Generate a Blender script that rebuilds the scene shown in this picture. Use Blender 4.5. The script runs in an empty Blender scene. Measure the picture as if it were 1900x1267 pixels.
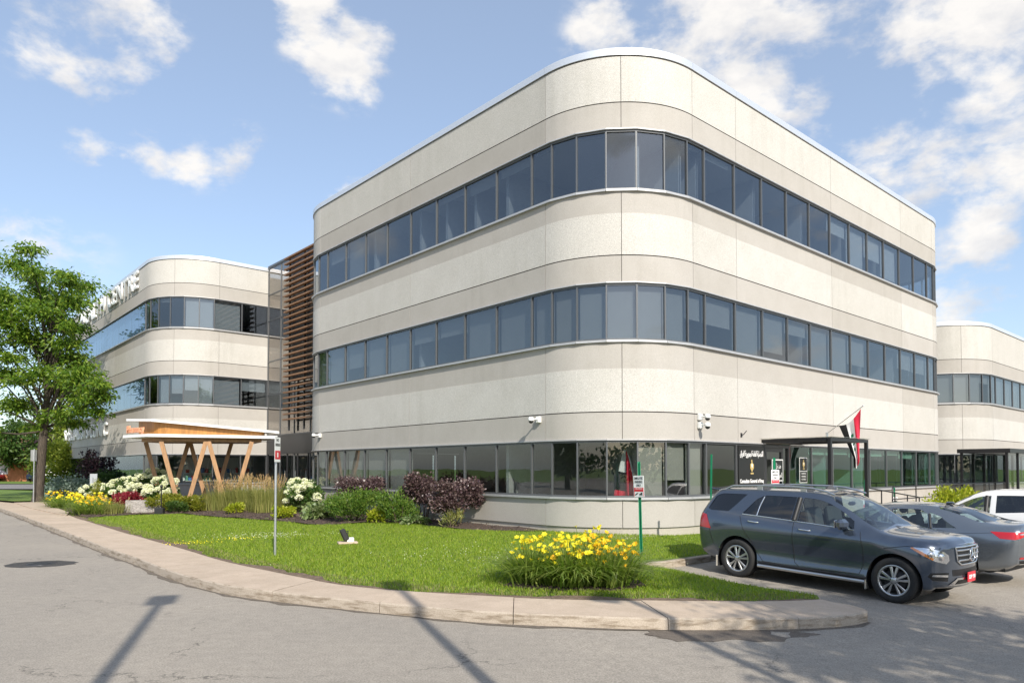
import bpy, bmesh, math, random
import numpy as np
from mathutils import Vector, Matrix
from mathutils.geometry import delaunay_2d_cdt
from mathutils.bvhtree import BVHTree

scene = bpy.context.scene
COL = scene.collection
R = math.radians

# ---------------------------------------------------------------- camera
CAM_H = 2.0
cam_data = bpy.data.cameras.new('camera')
cam = bpy.data.objects.new('camera', cam_data)
COL.objects.link(cam)
cam_data.sensor_fit = 'HORIZONTAL'
cam_data.sensor_width = 36.0
cam_data.lens = 1329.84 / 1900 * 36.0
cam_data.shift_x = 0.0
cam_data.shift_y = (832.48 - 633.5) / 1900
cam_data.clip_start = 0.1
cam_data.clip_end = 3000
cam.location = (0, 0, CAM_H)
cam.rotation_euler = (R(90) + 0.0275156, 0, 0)
scene.camera = cam

# ---------------------------------------------------------------- sun, sky, exposure
SUN_EL = R(36)
SUN_H = Vector((0.33, -0.944)).normalized()          # horizontal direction towards the sun
sun_dir = Vector((SUN_H.x * math.cos(SUN_EL), SUN_H.y * math.cos(SUN_EL), math.sin(SUN_EL)))
sl = bpy.data.lights.new('sun', 'SUN')
sl.energy = 3.6
sl.angle = R(0.55)
sl.color = (1.0, 0.935, 0.83)
sun = bpy.data.objects.new('sun', sl)
COL.objects.link(sun)
sun.location = sun_dir * 60
sun.rotation_euler = sun_dir.to_track_quat('Z', 'Y').to_euler()

world = bpy.data.worlds.new('World')
scene.world = world
world.use_nodes = True
wt = world.node_tree
wt.nodes.clear()


def wn(t, **kw):
    n = wt.nodes.new(t)
    for k, v in kw.items():
        setattr(n, k, v)
    return n


sky = wn('ShaderNodeTexSky')
sky.sky_type = 'NISHITA'
sky.sun_disc = False
sky.sun_elevation = SUN_EL
sky.sun_rotation = math.atan2(SUN_H.x, SUN_H.y)
sky.altitude = 150
sky.air_density = 1.0
sky.dust_density = 1.2
sky.ozone_density = 1.6
SKY_STRENGTH = 0.122
bg_sky = wn('ShaderNodeBackground')
bg_sky.inputs['Strength'].default_value = SKY_STRENGTH
# slight pale veil of summer haze on the sky colour
veil = wn('ShaderNodeMixRGB', blend_type='MIX')
veil.inputs[0].default_value = 0.26
veil.inputs[2].default_value = (4.0, 4.6, 5.5, 1)
wt.links.new(sky.outputs[0], veil.inputs[1])
wt.links.new(veil.outputs[0], bg_sky.inputs['Color'])

# clouds: fractal noise laid on a cloud layer overhead (direction divided by height)
tc = wn('ShaderNodeTexCoord')
sep = wn('ShaderNodeSeparateXYZ')
wt.links.new(tc.outputs['Generated'], sep.inputs[0])
zc = wn('ShaderNodeMath', operation='MAXIMUM')
wt.links.new(sep.outputs['Z'], zc.inputs[0]); zc.inputs[1].default_value = 0.0
za = wn('ShaderNodeMath', operation='ADD')
wt.links.new(zc.outputs[0], za.inputs[0]); za.inputs[1].default_value = 0.16
dx = wn('ShaderNodeMath', operation='DIVIDE')
dy = wn('ShaderNodeMath', operation='DIVIDE')
wt.links.new(sep.outputs['X'], dx.inputs[0]); wt.links.new(za.outputs[0], dx.inputs[1])
wt.links.new(sep.outputs['Y'], dy.inputs[0]); wt.links.new(za.outputs[0], dy.inputs[1])
cmb = wn('ShaderNodeCombineXYZ')
wt.links.new(dx.outputs[0], cmb.inputs[0]); wt.links.new(dy.outputs[0], cmb.inputs[1])


def wnoise(scale, detail, rough, off, dist=0.0):
    m = wn('ShaderNodeMapping')
    m.inputs['Location'].default_value = off
    m.inputs['Scale'].default_value = (1, 1, 1.75)
    wt.links.new(cmb.outputs[0] if scale < 2 else tc.outputs['Generated'], m.inputs[0])
    n = wn('ShaderNodeTexNoise')
    n.inputs['Scale'].default_value = scale
    n.inputs['Detail'].default_value = detail
    n.inputs['Roughness'].default_value = rough
    n.inputs['Distortion'].default_value = dist
    wt.links.new(m.outputs[0], n.inputs['Vector'])
    return n


n_big = wnoise(1.15, 2.0, 0.5, (3.0, 1.3, 0))
n_fine = wnoise(8.5, 10.0, 0.58, (0.4, 7.7, 0), 0.1)
n_shade = wnoise(8.5, 7.0, 0.58, (0.41, 7.69, -.03), 0.1)

# cumulus banks of the photographed sky: (azimuth x/y, elevation z) directions with a width
CLOUDS = [((110, 25), 0.085, 1.0), ((200, 80), 0.095, 1.1), ((585, 40), 0.065, .95), ((640, 95), 0.075, 1.0), ((180, 262), 0.04, 0.85), ((270, 268), 0.05, .95), ((350, 282), 0.05, 1.0), ((435, 292), 0.05, 0.95),
          ((1130, 70), 0.07, 0.7), ((1290, 40), 0.10, 1.0), ((1400, 150), 0.09, 1.0), ((1510, 185), 0.06, .85), ((1470, 40), 0.09, .9), ((1650, 25), 0.10, 1.0), ((1850, 25), 0.10, 1.0),
          ((1650, 270), 0.07, .95), ((1730, 330), 0.08, 1.0), ((1850, 290), 0.10, 1.05), ((1800, 420), 0.09, 1.0), ((1840, 560), 0.10, 0.85),
          ((650, 345), 0.04, 0.75), ((705, 305), 0.025, 0.75), ((1710, 150), 0.04, 0.8), ((60, 470), 0.10, 0.42)]


def px_dir(px, py):                      # a compass bearing and height read off as a unit direction
    a, b = (px - 950) / 1329.84, -(py - 832.48) / 1329.84
    c, s = math.cos(0.0275156), math.sin(0.0275156)
    return Vector((a, c - s * b, s + c * b)).normalized()


acc = None
for (p, w, amp) in CLOUDS:
    d = px_dir(*p)
    vd = wn('ShaderNodeVectorMath', operation='DISTANCE')
    wt.links.new(tc.outputs['Generated'], vd.inputs[0]); vd.inputs[1].default_value = d
    mr = wn('ShaderNodeMapRange', interpolation_type='SMOOTHSTEP')
    wt.links.new(vd.outputs['Value'], mr.inputs['Value'])
    mr.inputs['From Min'].default_value = w * 1.25; mr.inputs['From Max'].default_value = 0.0
    mr.inputs['To Min'].default_value = 0.0; mr.inputs['To Max'].default_value = amp * .92
    if acc is None:
        acc = mr.outputs[0]
    else:
        mx = wn('ShaderNodeMath', operation='MAXIMUM')
        wt.links.new(acc, mx.inputs[0]); wt.links.new(mr.outputs[0], mx.inputs[1])
        acc = mx.outputs[0]
# the rest of the sky carries scattered banks from the broad noise
bigm = wn('ShaderNodeMapRange', interpolation_type='SMOOTHSTEP')
wt.links.new(n_big.outputs[0], bigm.inputs['Value'])
bigm.inputs['From Min'].default_value = 0.53; bigm.inputs['From Max'].default_value = 0.72
bigm.inputs['To Min'].default_value = 0.0; bigm.inputs['To Max'].default_value = 0.75
behind = wn('ShaderNodeMapRange', interpolation_type='SMOOTHSTEP')   # the banks begin where the listed ones end
wt.links.new(sep.outputs['Y'], behind.inputs['Value'])
behind.inputs['From Min'].default_value = 0.62; behind.inputs['From Max'].default_value = 0.3
bm_ = wn('ShaderNodeMath', operation='MULTIPLY')
wt.links.new(bigm.outputs[0], bm_.inputs[0]); wt.links.new(behind.outputs[0], bm_.inputs[1])
mx = wn('ShaderNodeMath', operation='MAXIMUM')
wt.links.new(acc, mx.inputs[0]); wt.links.new(bm_.outputs[0], mx.inputs[1])
dens = wn('ShaderNodeMath', operation='MULTIPLY_ADD')        # bank + (noise-0.5)*k
nf = wn('ShaderNodeMath', operation='SUBTRACT')
wt.links.new(n_fine.outputs[0], nf.inputs[0]); nf.inputs[1].default_value = 0.5
wt.links.new(nf.outputs[0], dens.inputs[0]); dens.inputs[1].default_value = 4.2
wt.links.new(mx.outputs[0], dens.inputs[2])
cm = wn('ShaderNodeMapRange', interpolation_type='SMOOTHSTEP')
wt.links.new(dens.outputs[0], cm.inputs['Value'])
cm.inputs['From Min'].default_value = 0.30; cm.inputs['From Max'].default_value = 1.06
cm.inputs['To Min'].default_value = 0.0; cm.inputs['To Max'].default_value = 0.93
gate = wn('ShaderNodeMapRange', interpolation_type='SMOOTHSTEP')
wt.links.new(mx.outputs[0], gate.inputs['Value'])
gate.inputs['From Min'].default_value = 0.02; gate.inputs['From Max'].default_value = 0.35
cmg = wn('ShaderNodeMath', operation='MULTIPLY')
wt.links.new(cm.outputs[0], cmg.inputs[0]); wt.links.new(gate.outputs[0], cmg.inputs[1])
ccol = wn('ShaderNodeValToRGB')
ccol.color_ramp.elements[0].position = 0.30; ccol.color_ramp.elements[0].color = (0.60, 0.62, 0.68, 1)
ccol.color_ramp.elements[1].position = 0.58; ccol.color_ramp.elements[1].color = (1.0, 0.965, 0.92, 1)
wt.links.new(n_shade.outputs[0], ccol.inputs[0])
bg_cloud = wn('ShaderNodeBackground')
bg_cloud.inputs['Strength'].default_value = 0.66
wt.links.new(ccol.outputs[0], bg_cloud.inputs['Color'])
mixs = wn('ShaderNodeMixShader')
wt.links.new(cmg.outputs[0], mixs.inputs[0])
wt.links.new(bg_sky.outputs[0], mixs.inputs[1])
wt.links.new(bg_cloud.outputs[0], mixs.inputs[2])
wout = wn('ShaderNodeOutputWorld')
wt.links.new(mixs.outputs[0], wout.inputs['Surface'])

vs = scene.view_settings
vs.view_transform = 'Standard'
vs.look = 'None'
vs.gamma = 1.0
vs.use_curve_mapping = False
vs.exposure = 0.66

rng = np.random.default_rng(7)
random.seed(7)

# ================================================================= helpers
def tag(o, label=None, cat=None, group=None, kind=None):
    if label: o['label'] = label
    if cat: o['category'] = cat
    if group: o['group'] = group
    if kind: o['kind'] = kind
    return o


def empty(name, loc=(0, 0, 0), rz=0.0, parent=None):
    o = bpy.data.objects.new(name, None)
    o.empty_display_size = 0.3
    o.location = loc
    o.rotation_euler = (0, 0, rz)
    o.parent = parent
    COL.objects.link(o)
    return o


def link(name, mesh, parent=None, loc=None, rz=None):
    o = bpy.data.objects.new(name, mesh)
    COL.objects.link(o)
    o.parent = parent
    if loc is not None: o.location = loc
    if rz is not None: o.rotation_euler = (0, 0, rz)
    return o


def copy_tree(o, parent=None):
    c = o.copy()
    COL.objects.link(c)
    c.parent = parent
    for ch in list(o.children):
        copy_tree(ch, c)
    return c


class MB:
    """collects geometry of ONE part; build() links it as one mesh object"""
    def __init__(self):
        self.v, self.f, self.m, self.s = [], [], [], []

    def add(self, vs, fs, mat=0, smooth=False):
        b = len(self.v)
        self.v += [tuple(p) for p in vs]
        for f in fs:
            self.f.append(tuple(i + b for i in f))
            self.m.append(mat); self.s.append(smooth)
        return self

    def box(self, c, size, mat=0, rot=None):
        hx, hy, hz = [s / 2 for s in size]
        P = [Vector((x, y, z)) for x in (-hx, hx) for y in (-hy, hy) for z in (-hz, hz)]
        if rot is not None: P = [rot @ p for p in P]
        c = Vector(c)
        return self.add([p + c for p in P], [(0, 1, 3, 2), (4, 6, 7, 5), (0, 4, 5, 1), (2, 3, 7, 6), (0, 2, 6, 4), (1, 5, 7, 3)], mat)

    def bb(self, x0, x1, y0, y1, z0, z1, mat=0):
        return self.box(((x0 + x1) / 2, (y0 + y1) / 2, (z0 + z1) / 2), (abs(x1 - x0), abs(y1 - y0), abs(z1 - z0)), mat)

    def rbox(self, c, size, bev, mat=0, rot=None):      # box with chamfered vertical and horizontal edges
        hx, hy, hz = [s / 2 for s in size]
        b = min(bev, hx * .9, hy * .9, hz * .9)
        V, F = [], []
        ring = lambda x, y, z: [(-x + b, -y, z), (x - b, -y, z), (x, -y + b, z), (x, y - b, z), (x - b, y, z), (-x + b, y, z), (-x, y - b, z), (-x, -y + b, z)]
        def rg(x, y, z, bb):
            return [(-x + bb, -y, z), (x - bb, -y, z), (x, -y + bb, z), (x, y - bb, z), (x - bb, y, z), (-x + bb, y, z), (-x, y - bb, z), (-x, -y + bb, z)]
        levels = [rg(hx - b, hy - b, -hz, b * .3), rg(hx, hy, -hz + b, b), rg(hx, hy, hz - b, b), rg(hx - b, hy - b, hz, b * .3)]
        for L in levels: V += L
        for k in range(3):
            for i in range(8):
                j = (i + 1) % 8
                F.append((k * 8 + i, k * 8 + j, k * 8 + 8 + j, k * 8 + 8 + i))
        F.append(tuple(reversed(range(8)))); F.append(tuple(range(24, 32)))
        P = [Vector(p) for p in V]
        if rot is not None: P = [rot @ p for p in P]
        c = Vector(c)
        return self.add([p + c for p in P], F, mat)

    def tube(self, pts, r, n=8, mat=0, caps=True, smooth=True):
        pts = [Vector(p) for p in pts]
        rs = r if isinstance(r, (list, tuple)) else [r] * len(pts)
        V, F = [], []
        ref = None
        for i, p in enumerate(pts):
            if i == 0: t = pts[1] - pts[0]
            elif i == len(pts) - 1: t = pts[-1] - pts[-2]
            else: t = (pts[i + 1] - pts[i]).normalized() + (pts[i] - pts[i - 1]).normalized()
            if t.length < 1e-9: t = Vector((0, 0, 1))
            t.normalize()
            if ref is None:
                ref = Vector((0, 0, 1)) if abs(t.z) < .9 else Vector((1, 0, 0))
            a = (ref - t * ref.dot(t))
            if a.length < 1e-6: a = t.orthogonal()
            a.normalize(); ref = a
            b = t.cross(a)
            for k in range(n):
                an = 2 * math.pi * k / n
                V.append(p + (a * math.cos(an) + b * math.sin(an)) * rs[i])
        for i in range(len(pts) - 1):
            for k in range(n):
                F.append((i * n + k, i * n + (k + 1) % n, (i + 1) * n + (k + 1) % n, (i + 1) * n + k))
        self.add(V, F, mat, smooth)
        if caps:
            self.add(V[:n], [tuple(reversed(range(n)))], mat)
            self.add(V[-n:], [tuple(range(n))], mat)
        return self

    def lathe(self, prof, n=24, mat=0, axis='z', center=(0, 0, 0), smooth=True, closed=False):
        V, F = [], []
        c = Vector(center)
        for (r, h) in prof:
            for k in range(n):
                a = 2 * math.pi * k / n
                if axis == 'z': V.append(c + Vector((r * math.cos(a), r * math.sin(a), h)))
                elif axis == 'y': V.append(c + Vector((r * math.cos(a), h, r * math.sin(a))))
                else: V.append(c + Vector((h, r * math.cos(a), r * math.sin(a))))
        m = len(prof)
        for i in range(m if closed else m - 1):
            i2 = (i + 1) % m
            for k in range(n):
                F.append((i * n + k, i * n + (k + 1) % n, i2 * n + (k + 1) % n, i2 * n + k))
        return self.add(V, F, mat, smooth)

    def prism(self, poly, z0, z1, mat=0, mat_top=None):
        n = len(poly)
        V = [(x, y, z0) for x, y in poly] + [(x, y, z1) for x, y in poly]
        self.add(V, [(i, (i + 1) % n, n + (i + 1) % n, n + i) for i in range(n)], mat)
        self.add(V[:n], [tuple(reversed(range(n)))], mat)
        self.add(V[n:], [tuple(range(n))], mat if mat_top is None else mat_top)
        return self

    def mesh(self, name, mats):
        me = bpy.data.meshes.new(name)
        me.from_pydata([tuple(p) for p in self.v], [], self.f)
        for m in (mats if isinstance(mats, (list, tuple)) else [mats]):
            me.materials.append(m)
        me.polygons.foreach_set('material_index', self.m)
        me.polygons.foreach_set('use_smooth', self.s)
        me.update()
        bm = bmesh.new(); bm.from_mesh(me)
        bmesh.ops.recalc_face_normals(bm, faces=bm.faces)
        bm.to_mesh(me); bm.free()
        return me

    def build(self, name, mats, parent=None, loc=None, rz=None):
        return link(name, self.mesh(name, mats), parent, loc, rz)


def np_mesh(name, V, F, mats, midx=None, smooth=False):
    """fast mesh from numpy arrays; F is (n,k)"""
    me = bpy.data.meshes.new(name)
    V = np.ascontiguousarray(V, dtype=np.float32); F = np.ascontiguousarray(F, dtype=np.int32)
    n, k = F.shape
    me.vertices.add(len(V)); me.vertices.foreach_set('co', V.ravel())
    me.loops.add(n * k); me.loops.foreach_set('vertex_index', F.ravel())
    me.polygons.add(n); me.polygons.foreach_set('loop_start', np.arange(0, n * k, k, dtype=np.int32))
    try: me.polygons.foreach_set('loop_total', np.full(n, k, dtype=np.int32))
    except Exception: pass
    for m in (mats if isinstance(mats, (list, tuple)) else [mats]): me.materials.append(m)
    if midx is not None: me.polygons.foreach_set('material_index', np.ascontiguousarray(midx, dtype=np.int32))
    if smooth: me.polygons.foreach_set('use_smooth', np.ones(n, dtype=bool))
    me.update(calc_edges=True)
    return me


def in_poly(P, poly):
    P = np.asarray(P, float); poly = np.asarray(poly, float)
    x, y = P[:, 0], P[:, 1]
    res = np.zeros(len(P), bool)
    j = len(poly) - 1
    for i in range(len(poly)):
        xi, yi = poly[i]; xj, yj = poly[j]
        c = ((yi > y) != (yj > y)) & (x < (xj - xi) * (y - yi) / ((yj - yi) + 1e-15) + xi)
        res ^= c
        j = i
    return res


def cdt_sheet(poly, step, zf, skirt=None):
    """triangulated sheet filling a polygon, following a height function; returns (V,F)"""
    poly = [Vector((p[0], p[1])) for p in poly]
    bp = []
    for a, b in zip(poly, poly[1:] + poly[:1]):
        n = max(1, int((b - a).length / step))
        bp += [a + (b - a) * (i / n) for i in range(n)]
    A = np.array([(p.x, p.y) for p in bp])
    xs = np.arange(A[:, 0].min() + step / 2, A[:, 0].max(), step)
    ys = np.arange(A[:, 1].min() + step / 2, A[:, 1].max(), step)
    G = np.array([(x, y) for x in xs for y in ys]).reshape(-1, 2)
    if len(G):
        G = G[in_poly(G, A)]
    pts = bp + [Vector((g[0], g[1])) for g in G]
    m = len(bp)
    r = delaunay_2d_cdt(pts, [(i, (i + 1) % m) for i in range(m)], [], 0, 1e-5)
    V2 = np.array([(p.x, p.y) for p in r[0]])
    F = [f for f in r[2] if len(f) == 3]
    C = V2[np.array(F)].mean(axis=1)
    keep = in_poly(C, A)
    F = [f for f, k in zip(F, keep) if k]
    V = [(p[0], p[1], zf(p[0], p[1])) for p in V2]
    return V, F


def sheet(name, poly, step, zf, mat, parent=None):
    V, F = cdt_sheet(poly, step, zf)
    me = bpy.data.meshes.new(name)
    me.from_pydata(V, [], F)
    me.materials.append(mat)
    for p in me.polygons: p.use_smooth = True
    bm = bmesh.new(); bm.from_mesh(me)
    for f in bm.faces:
        if f.normal.z < 0: f.normal_flip()
    bm.to_mesh(me); bm.free()
    return link(name, me, parent)


def text_mesh(body, size, mat, extrude=0.004, align='CENTER', bold=0.0, spacing=1.0, width=None):
    cu = bpy.data.curves.new('text', 'FONT')
    cu.body = body
    cu.size = size
    cu.extrude = extrude
    cu.offset = bold
    cu.align_x = align
    cu.align_y = 'CENTER'
    cu.space_character = spacing
    cu.resolution_u = 3
    o = bpy.data.objects.new('text', cu)
    COL.objects.link(o)
    dg = bpy.context.evaluated_depsgraph_get()
    me = bpy.data.meshes.new_from_object(o.evaluated_get(dg))
    bpy.data.objects.remove(o)
    bpy.data.curves.remove(cu)
    me.materials.clear()
    me.materials.append(mat)
    if width and len(me.vertices):
        xs = [v.co.x for v in me.vertices]
        k = width / max(1e-6, max(xs) - min(xs))
        for v in me.vertices: v.co.x *= k
    return me


# ================================================================= materials
MATS = {}


def new_mat(name):
    m = bpy.data.materials.new(name)
    m.use_nodes = True
    nt = m.node_tree
    b = nt.nodes['Principled BSDF']
    MATS[name] = m
    return m, nt, b


def N(nt, t, **kw):
    n = nt.nodes.new(t)
    for k, v in kw.items():
        if k in ('scale', 'detail', 'rough', 'dist'):
            n.inputs[{'scale': 'Scale', 'detail': 'Detail', 'rough': 'Roughness', 'dist': 'Distortion'}[k]].default_value = v
        else:
            setattr(n, k, v)
    return n


def ramp(nt, src, p0, c0, p1, c1):
    r = nt.nodes.new('ShaderNodeValToRGB')
    r.color_ramp.elements[0].position = p0; r.color_ramp.elements[0].color = (*c0, 1)
    r.color_ramp.elements[1].position = p1; r.color_ramp.elements[1].color = (*c1, 1)
    nt.links.new(src, r.inputs[0])
    return r


def mixc(nt, fac, a, b, mode='MIX'):
    m = nt.nodes.new('ShaderNodeMixRGB'); m.blend_type = mode
    for i, s in ((0, fac), (1, a), (2, b)):
        if isinstance(s, (int, float)): m.inputs[i].default_value = s
        elif isinstance(s, tuple): m.inputs[i].default_value = (*s, 1)
        else: nt.links.new(s, m.inputs[i])
    return m.outputs[0]


def coords(nt, scale=(1, 1, 1), kind='Object', world=False):
    if world:
        g = nt.nodes.new('ShaderNodeNewGeometry'); out = g.outputs['Position']
    else:
        g = nt.nodes.new('ShaderNodeTexCoord'); out = g.outputs[kind]
    mp = nt.nodes.new('ShaderNodeMapping')
    mp.inputs['Scale'].default_value = scale
    nt.links.new(out, mp.inputs[0])
    return mp.outputs[0]


def noise(nt, vec, scale, detail=4, rough=.55, dist=0):
    n = N(nt, 'ShaderNodeTexNoise', scale=scale, detail=detail, rough=rough, dist=dist)
    nt.links.new(vec, n.inputs['Vector'])
    return n.outputs[0]


def bump(nt, b, h, strength, dist=0.01):
    bp = nt.nodes.new('ShaderNodeBump')
    bp.inputs['Strength'].default_value = strength
    bp.inputs['Distance'].default_value = dist
    nt.links.new(h, bp.inputs['Height'])
    nt.links.new(bp.outputs[0], b.inputs['Normal'])


def simple(name, col, rough=.5, metal=0.0, spec=.5, var=0.0, vscale=6.0, coat=0.0):
    m, nt, b = new_mat(name)
    b.inputs['Roughness'].default_value = rough
    b.inputs['Metallic'].default_value = metal
    b.inputs['Specular IOR Level'].default_value = spec
    b.inputs['Coat Weight'].default_value = coat
    b.inputs['Base Color'].default_value = (*col, 1)
    if var > 0:
        v = noise(nt, coords(nt, world=True), vscale, 5, .6)
        lo = tuple(c * (1 - var) for c in col); hi = tuple(min(1, c * (1 + var)) for c in col)
        r = ramp(nt, v, .3, lo, .7, hi)
        nt.links.new(r.outputs[0], b.inputs['Base Color'])
    return m


def concrete_panel(name, base, speck, streak, bstr, sscale=120):
    m, nt, b = new_mat(name)
    v = coords(nt, world=True)
    fine = noise(nt, v, sscale, 3, .7)
    mid = noise(nt, v, 1.3, 5, .6)
    sv = coords(nt, (1.6, 1.6, 0.12), world=True)
    st = noise(nt, sv, 2.2, 5, .65)
    lo = tuple(c * (1 - speck) for c in base); hi = tuple(min(1, c * (1 + speck)) for c in base)
    c1 = ramp(nt, fine, .34, lo, .66, hi).outputs[0]
    c2 = ramp(nt, mid, .3, (.955, .95, .94), .7, (1.03, 1.03, 1.03)).outputs[0]
    msk = noise(nt, v, .35, 3, .5)
    c3 = ramp(nt, mixc(nt, ramp(nt, msk, .42, (1, 1, 1), .60, (0, 0, 0)).outputs[0], st, (.6, .6, .6)), .30, (1 - streak, 1 - streak, 1 - streak * 1.15), .56, (1, 1, 1)).outputs[0]
    oi = nt.nodes.new('ShaderNodeObjectInfo')
    c4 = ramp(nt, oi.outputs['Random'], 0, (.935, .93, .915), 1, (1.04, 1.04, 1.04)).outputs[0]
    c = mixc(nt, 1, mixc(nt, 1, mixc(nt, 1, c1, c2, 'MULTIPLY'), c3, 'MULTIPLY'), c4, 'MULTIPLY')
    nt.links.new(c, b.inputs['Base Color'])
    b.inputs['Roughness'].default_value = .9
    b.inputs['Specular IOR Level'].default_value = .25
    bump(nt, b, fine, bstr, .006)
    return m


concrete_panel('panel_rough', (.505, .490, .458), .27, .07, .8, 62)
concrete_panel('panel_smooth', (.41, .388, .358), .12, .07, .15, 60)
concrete_panel('plinth', (.42, .39, .34), .16, .25, .3, 60)
simple('groove', (.10, .09, .08), .9)
simple('coping', (.72, .74, .77), .38, .55)
simple('trim_metal', (.50, .50, .50), .5, .5, var=.06)
simple('frame_dark', (.040, .041, .044), .38, .35)
simple('frame_grey', (.13, .135, .14), .4, .4)
simple('interior_wall', (.42, .42, .41), .9, var=.05)
simple('interior_dark', (.16, .16, .165), .95, var=.08)
simple('ceiling_tile', (.55, .55, .54), .95)
simple('blind_fabric', (.32, .305, .275), .9, var=.04, vscale=2.0)
simple('blind_light', (.50, .50, .48), .9)
simple('white_paint', (.80, .80, .78), .45)
simple('white_plastic', (.78, .78, .76), .35)
simple('black_metal', (.018, .018, .020), .38, .25)
simple('black_plastic', (.02, .02, .021), .55)
simple('chrome', (.80, .81, .82), .12, 1.0)
simple('steel', (.56, .58, .59), .38, .85, var=.08)
simple('red_paint', (.62, .035, .05), .4)
simple('flag_red', (.70, .02, .06), .75)
simple('flag_white', (.80, .80, .79), .75)
simple('flag_black', (.015, .016, .018), .75)
simple('flag_green', (.01, .20, .09), .75)
simple('sign_green', (.004, .22, .10), .45)
simple('gold', (.62, .46, .18), .4, .3)
simple('sign_black', (.012, .012, .013), .3)
simple('sign_white', (.82, .82, .81), .4)
simple('sign_grey_back', (.62, .64, .65), .45, .5)
simple('paint_yellow', (.70, .42, .05), .7)


def glass(name, tint, refl, ior=1.5, gcol=(1, 1, 1), rough=0.0, slab=True):
    m = bpy.data.materials.new(name); m.use_nodes = True
    MATS[name] = m
    nt = m.node_tree; nt.nodes.clear()
    out = nt.nodes.new('ShaderNodeOutputMaterial')
    tr = nt.nodes.new('ShaderNodeBsdfTransparent'); tr.inputs[0].default_value = (*tint, 1)
    gl = nt.nodes.new('ShaderNodeBsdfGlossy'); gl.inputs['Roughness'].default_value = rough
    gl.inputs['Color'].default_value = (*gcol, 1)
    fr = nt.nodes.new('ShaderNodeFresnel'); fr.inputs['IOR'].default_value = ior
    add = nt.nodes.new('ShaderNodeMath'); add.operation = 'ADD'; add.use_clamp = True
    nt.links.new(fr.outputs[0], add.inputs[0]); add.inputs[1].default_value = refl
    gb = nt.nodes.new('ShaderNodeNewGeometry')
    if slab:      # a pane with two faces: the coating sits on its outer face, the inner face only lets light through
        inv = nt.nodes.new('ShaderNodeMath'); inv.operation = 'SUBTRACT'; inv.inputs[0].default_value = 1
        nt.links.new(gb.outputs['Backfacing'], inv.inputs[1])
        mul = nt.nodes.new('ShaderNodeMath'); mul.operation = 'MULTIPLY'
        nt.links.new(add.outputs[0], mul.inputs[0]); nt.links.new(inv.outputs[0], mul.inputs[1])
        fac = mul.outputs[0]
        nt.links.new(mixc(nt, gb.outputs['Backfacing'], tint, (1.0, 1.0, 1.0)), tr.inputs[0])
    else:         # a single sheet reflects alike from both sides
        pw = nt.nodes.new('ShaderNodeMath'); pw.operation = 'MULTIPLY_ADD'
        nt.links.new(gb.outputs['Backfacing'], pw.inputs[0]); pw.inputs[1].default_value = 1 / ior - ior; pw.inputs[2].default_value = ior
        nt.links.new(pw.outputs[0], fr.inputs['IOR'])
        fac = add.outputs[0]
    mx = nt.nodes.new('ShaderNodeMixShader')
    nt.links.new(fac, mx.inputs[0]); nt.links.new(tr.outputs[0], mx.inputs[1]); nt.links.new(gl.outputs[0], mx.inputs[2])
    nt.links.new(mx.outputs[0], out.inputs['Surface'])
    # faint waviness of large panes
    g = nt.nodes.new('ShaderNodeNewGeometry')
    n = nt.nodes.new('ShaderNodeTexNoise'); n.inputs['Scale'].default_value = .9; n.inputs['Detail'].default_value = 1
    nt.links.new(g.outputs['Position'], n.inputs['Vector'])
    bp = nt.nodes.new('ShaderNodeBump'); bp.inputs['Strength'].default_value = .05; bp.inputs['Distance'].default_value = .05
    nt.links.new(n.outputs[0], bp.inputs['Height']); nt.links.new(bp.outputs[0], gl.inputs['Normal'])
    return m


glass('glass_office', (.45, .50, .54), .09, 1.55, (.88, .94, 1.0))
glass('glass_flush', (.44, .58, .78), .10, 1.45, (.80, .91, 1.0))
glass('glass_teal', (.46, .70, .64), .07, 1.5, (.9, 1.0, .98))
glass('glass_bronze', (.46, .42, .38), .20, 1.6, (1.0, .96, .92))
glass('glass_shop', (.66, .71, .70), .06, 1.5)
glass('glass_car', (.60, .70, .70), .05, 1.5, slab=False)
glass('glass_car_dark', (.10, .11, .12), .05, 1.5, slab=False)
glass('lamp_lens', (.88, .90, .92), .08, 1.5, slab=False)

# ================================================================= setting: ground, road, pavement, lawn
def sm(a, b, x):
    t = min(1.0, max(0.0, (x - a) / (b - a)))
    return t * t * (3 - 2 * t)


def road_z(x, y):
    P = -.144 - .028 * ((x - 6.02) * .63 - (y - 13.47) * .776)
    P = min(.05, max(-.3, P))
    return sm(.5, 4.5, x) * P


KERB_OUT = [(-46, 58.5), (-34, 45), (-24.08, 33.78), (-20.16, 29.33), (-16.49, 25.04), (-12.76, 20.7), (-9.57, 16.91), (-7.64, 14.77), (-6.56, 13.44), (-5.47, 12.27), (-4.31, 11.24), (-3.26, 10.69), (-2.37, 10.24), (-1.08, 9.63), (-.35, 9.33), (.8, 9.09), (1.81, 9.1), (3.42, 9.63), (4.39, 9.95), (4.79, 10.1), (5.09, 10.33)]
KERB_IN = [(-41, 57), (-30.2, 44.5), (-21.6, 33.6), (-17.1, 27.83), (-14.2, 24.33), (-10.14, 19.48), (-7.63, 16.62), (-5.93, 14.49), (-4.38, 12.96), (-3.39, 12.01), (-2.64, 11.36), (-1.54, 10.81), (-.39, 10.44), (.93, 10.09), (2.48, 10.42), (3.63, 10.78), (4.79, 11.11)]
INN = np.array(KERB_IN)


def dist_in(x, y):
    a, b = INN[:-1], INN[1:]
    d = b - a
    t = np.clip(((x - a[:, 0]) * d[:, 0] + (y - a[:, 1]) * d[:, 1]) / (d * d).sum(1), 0, 1)
    q = a + t[:, None] * d
    return float(np.hypot(q[:, 0] - x, q[:, 1] - y).min())


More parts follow.
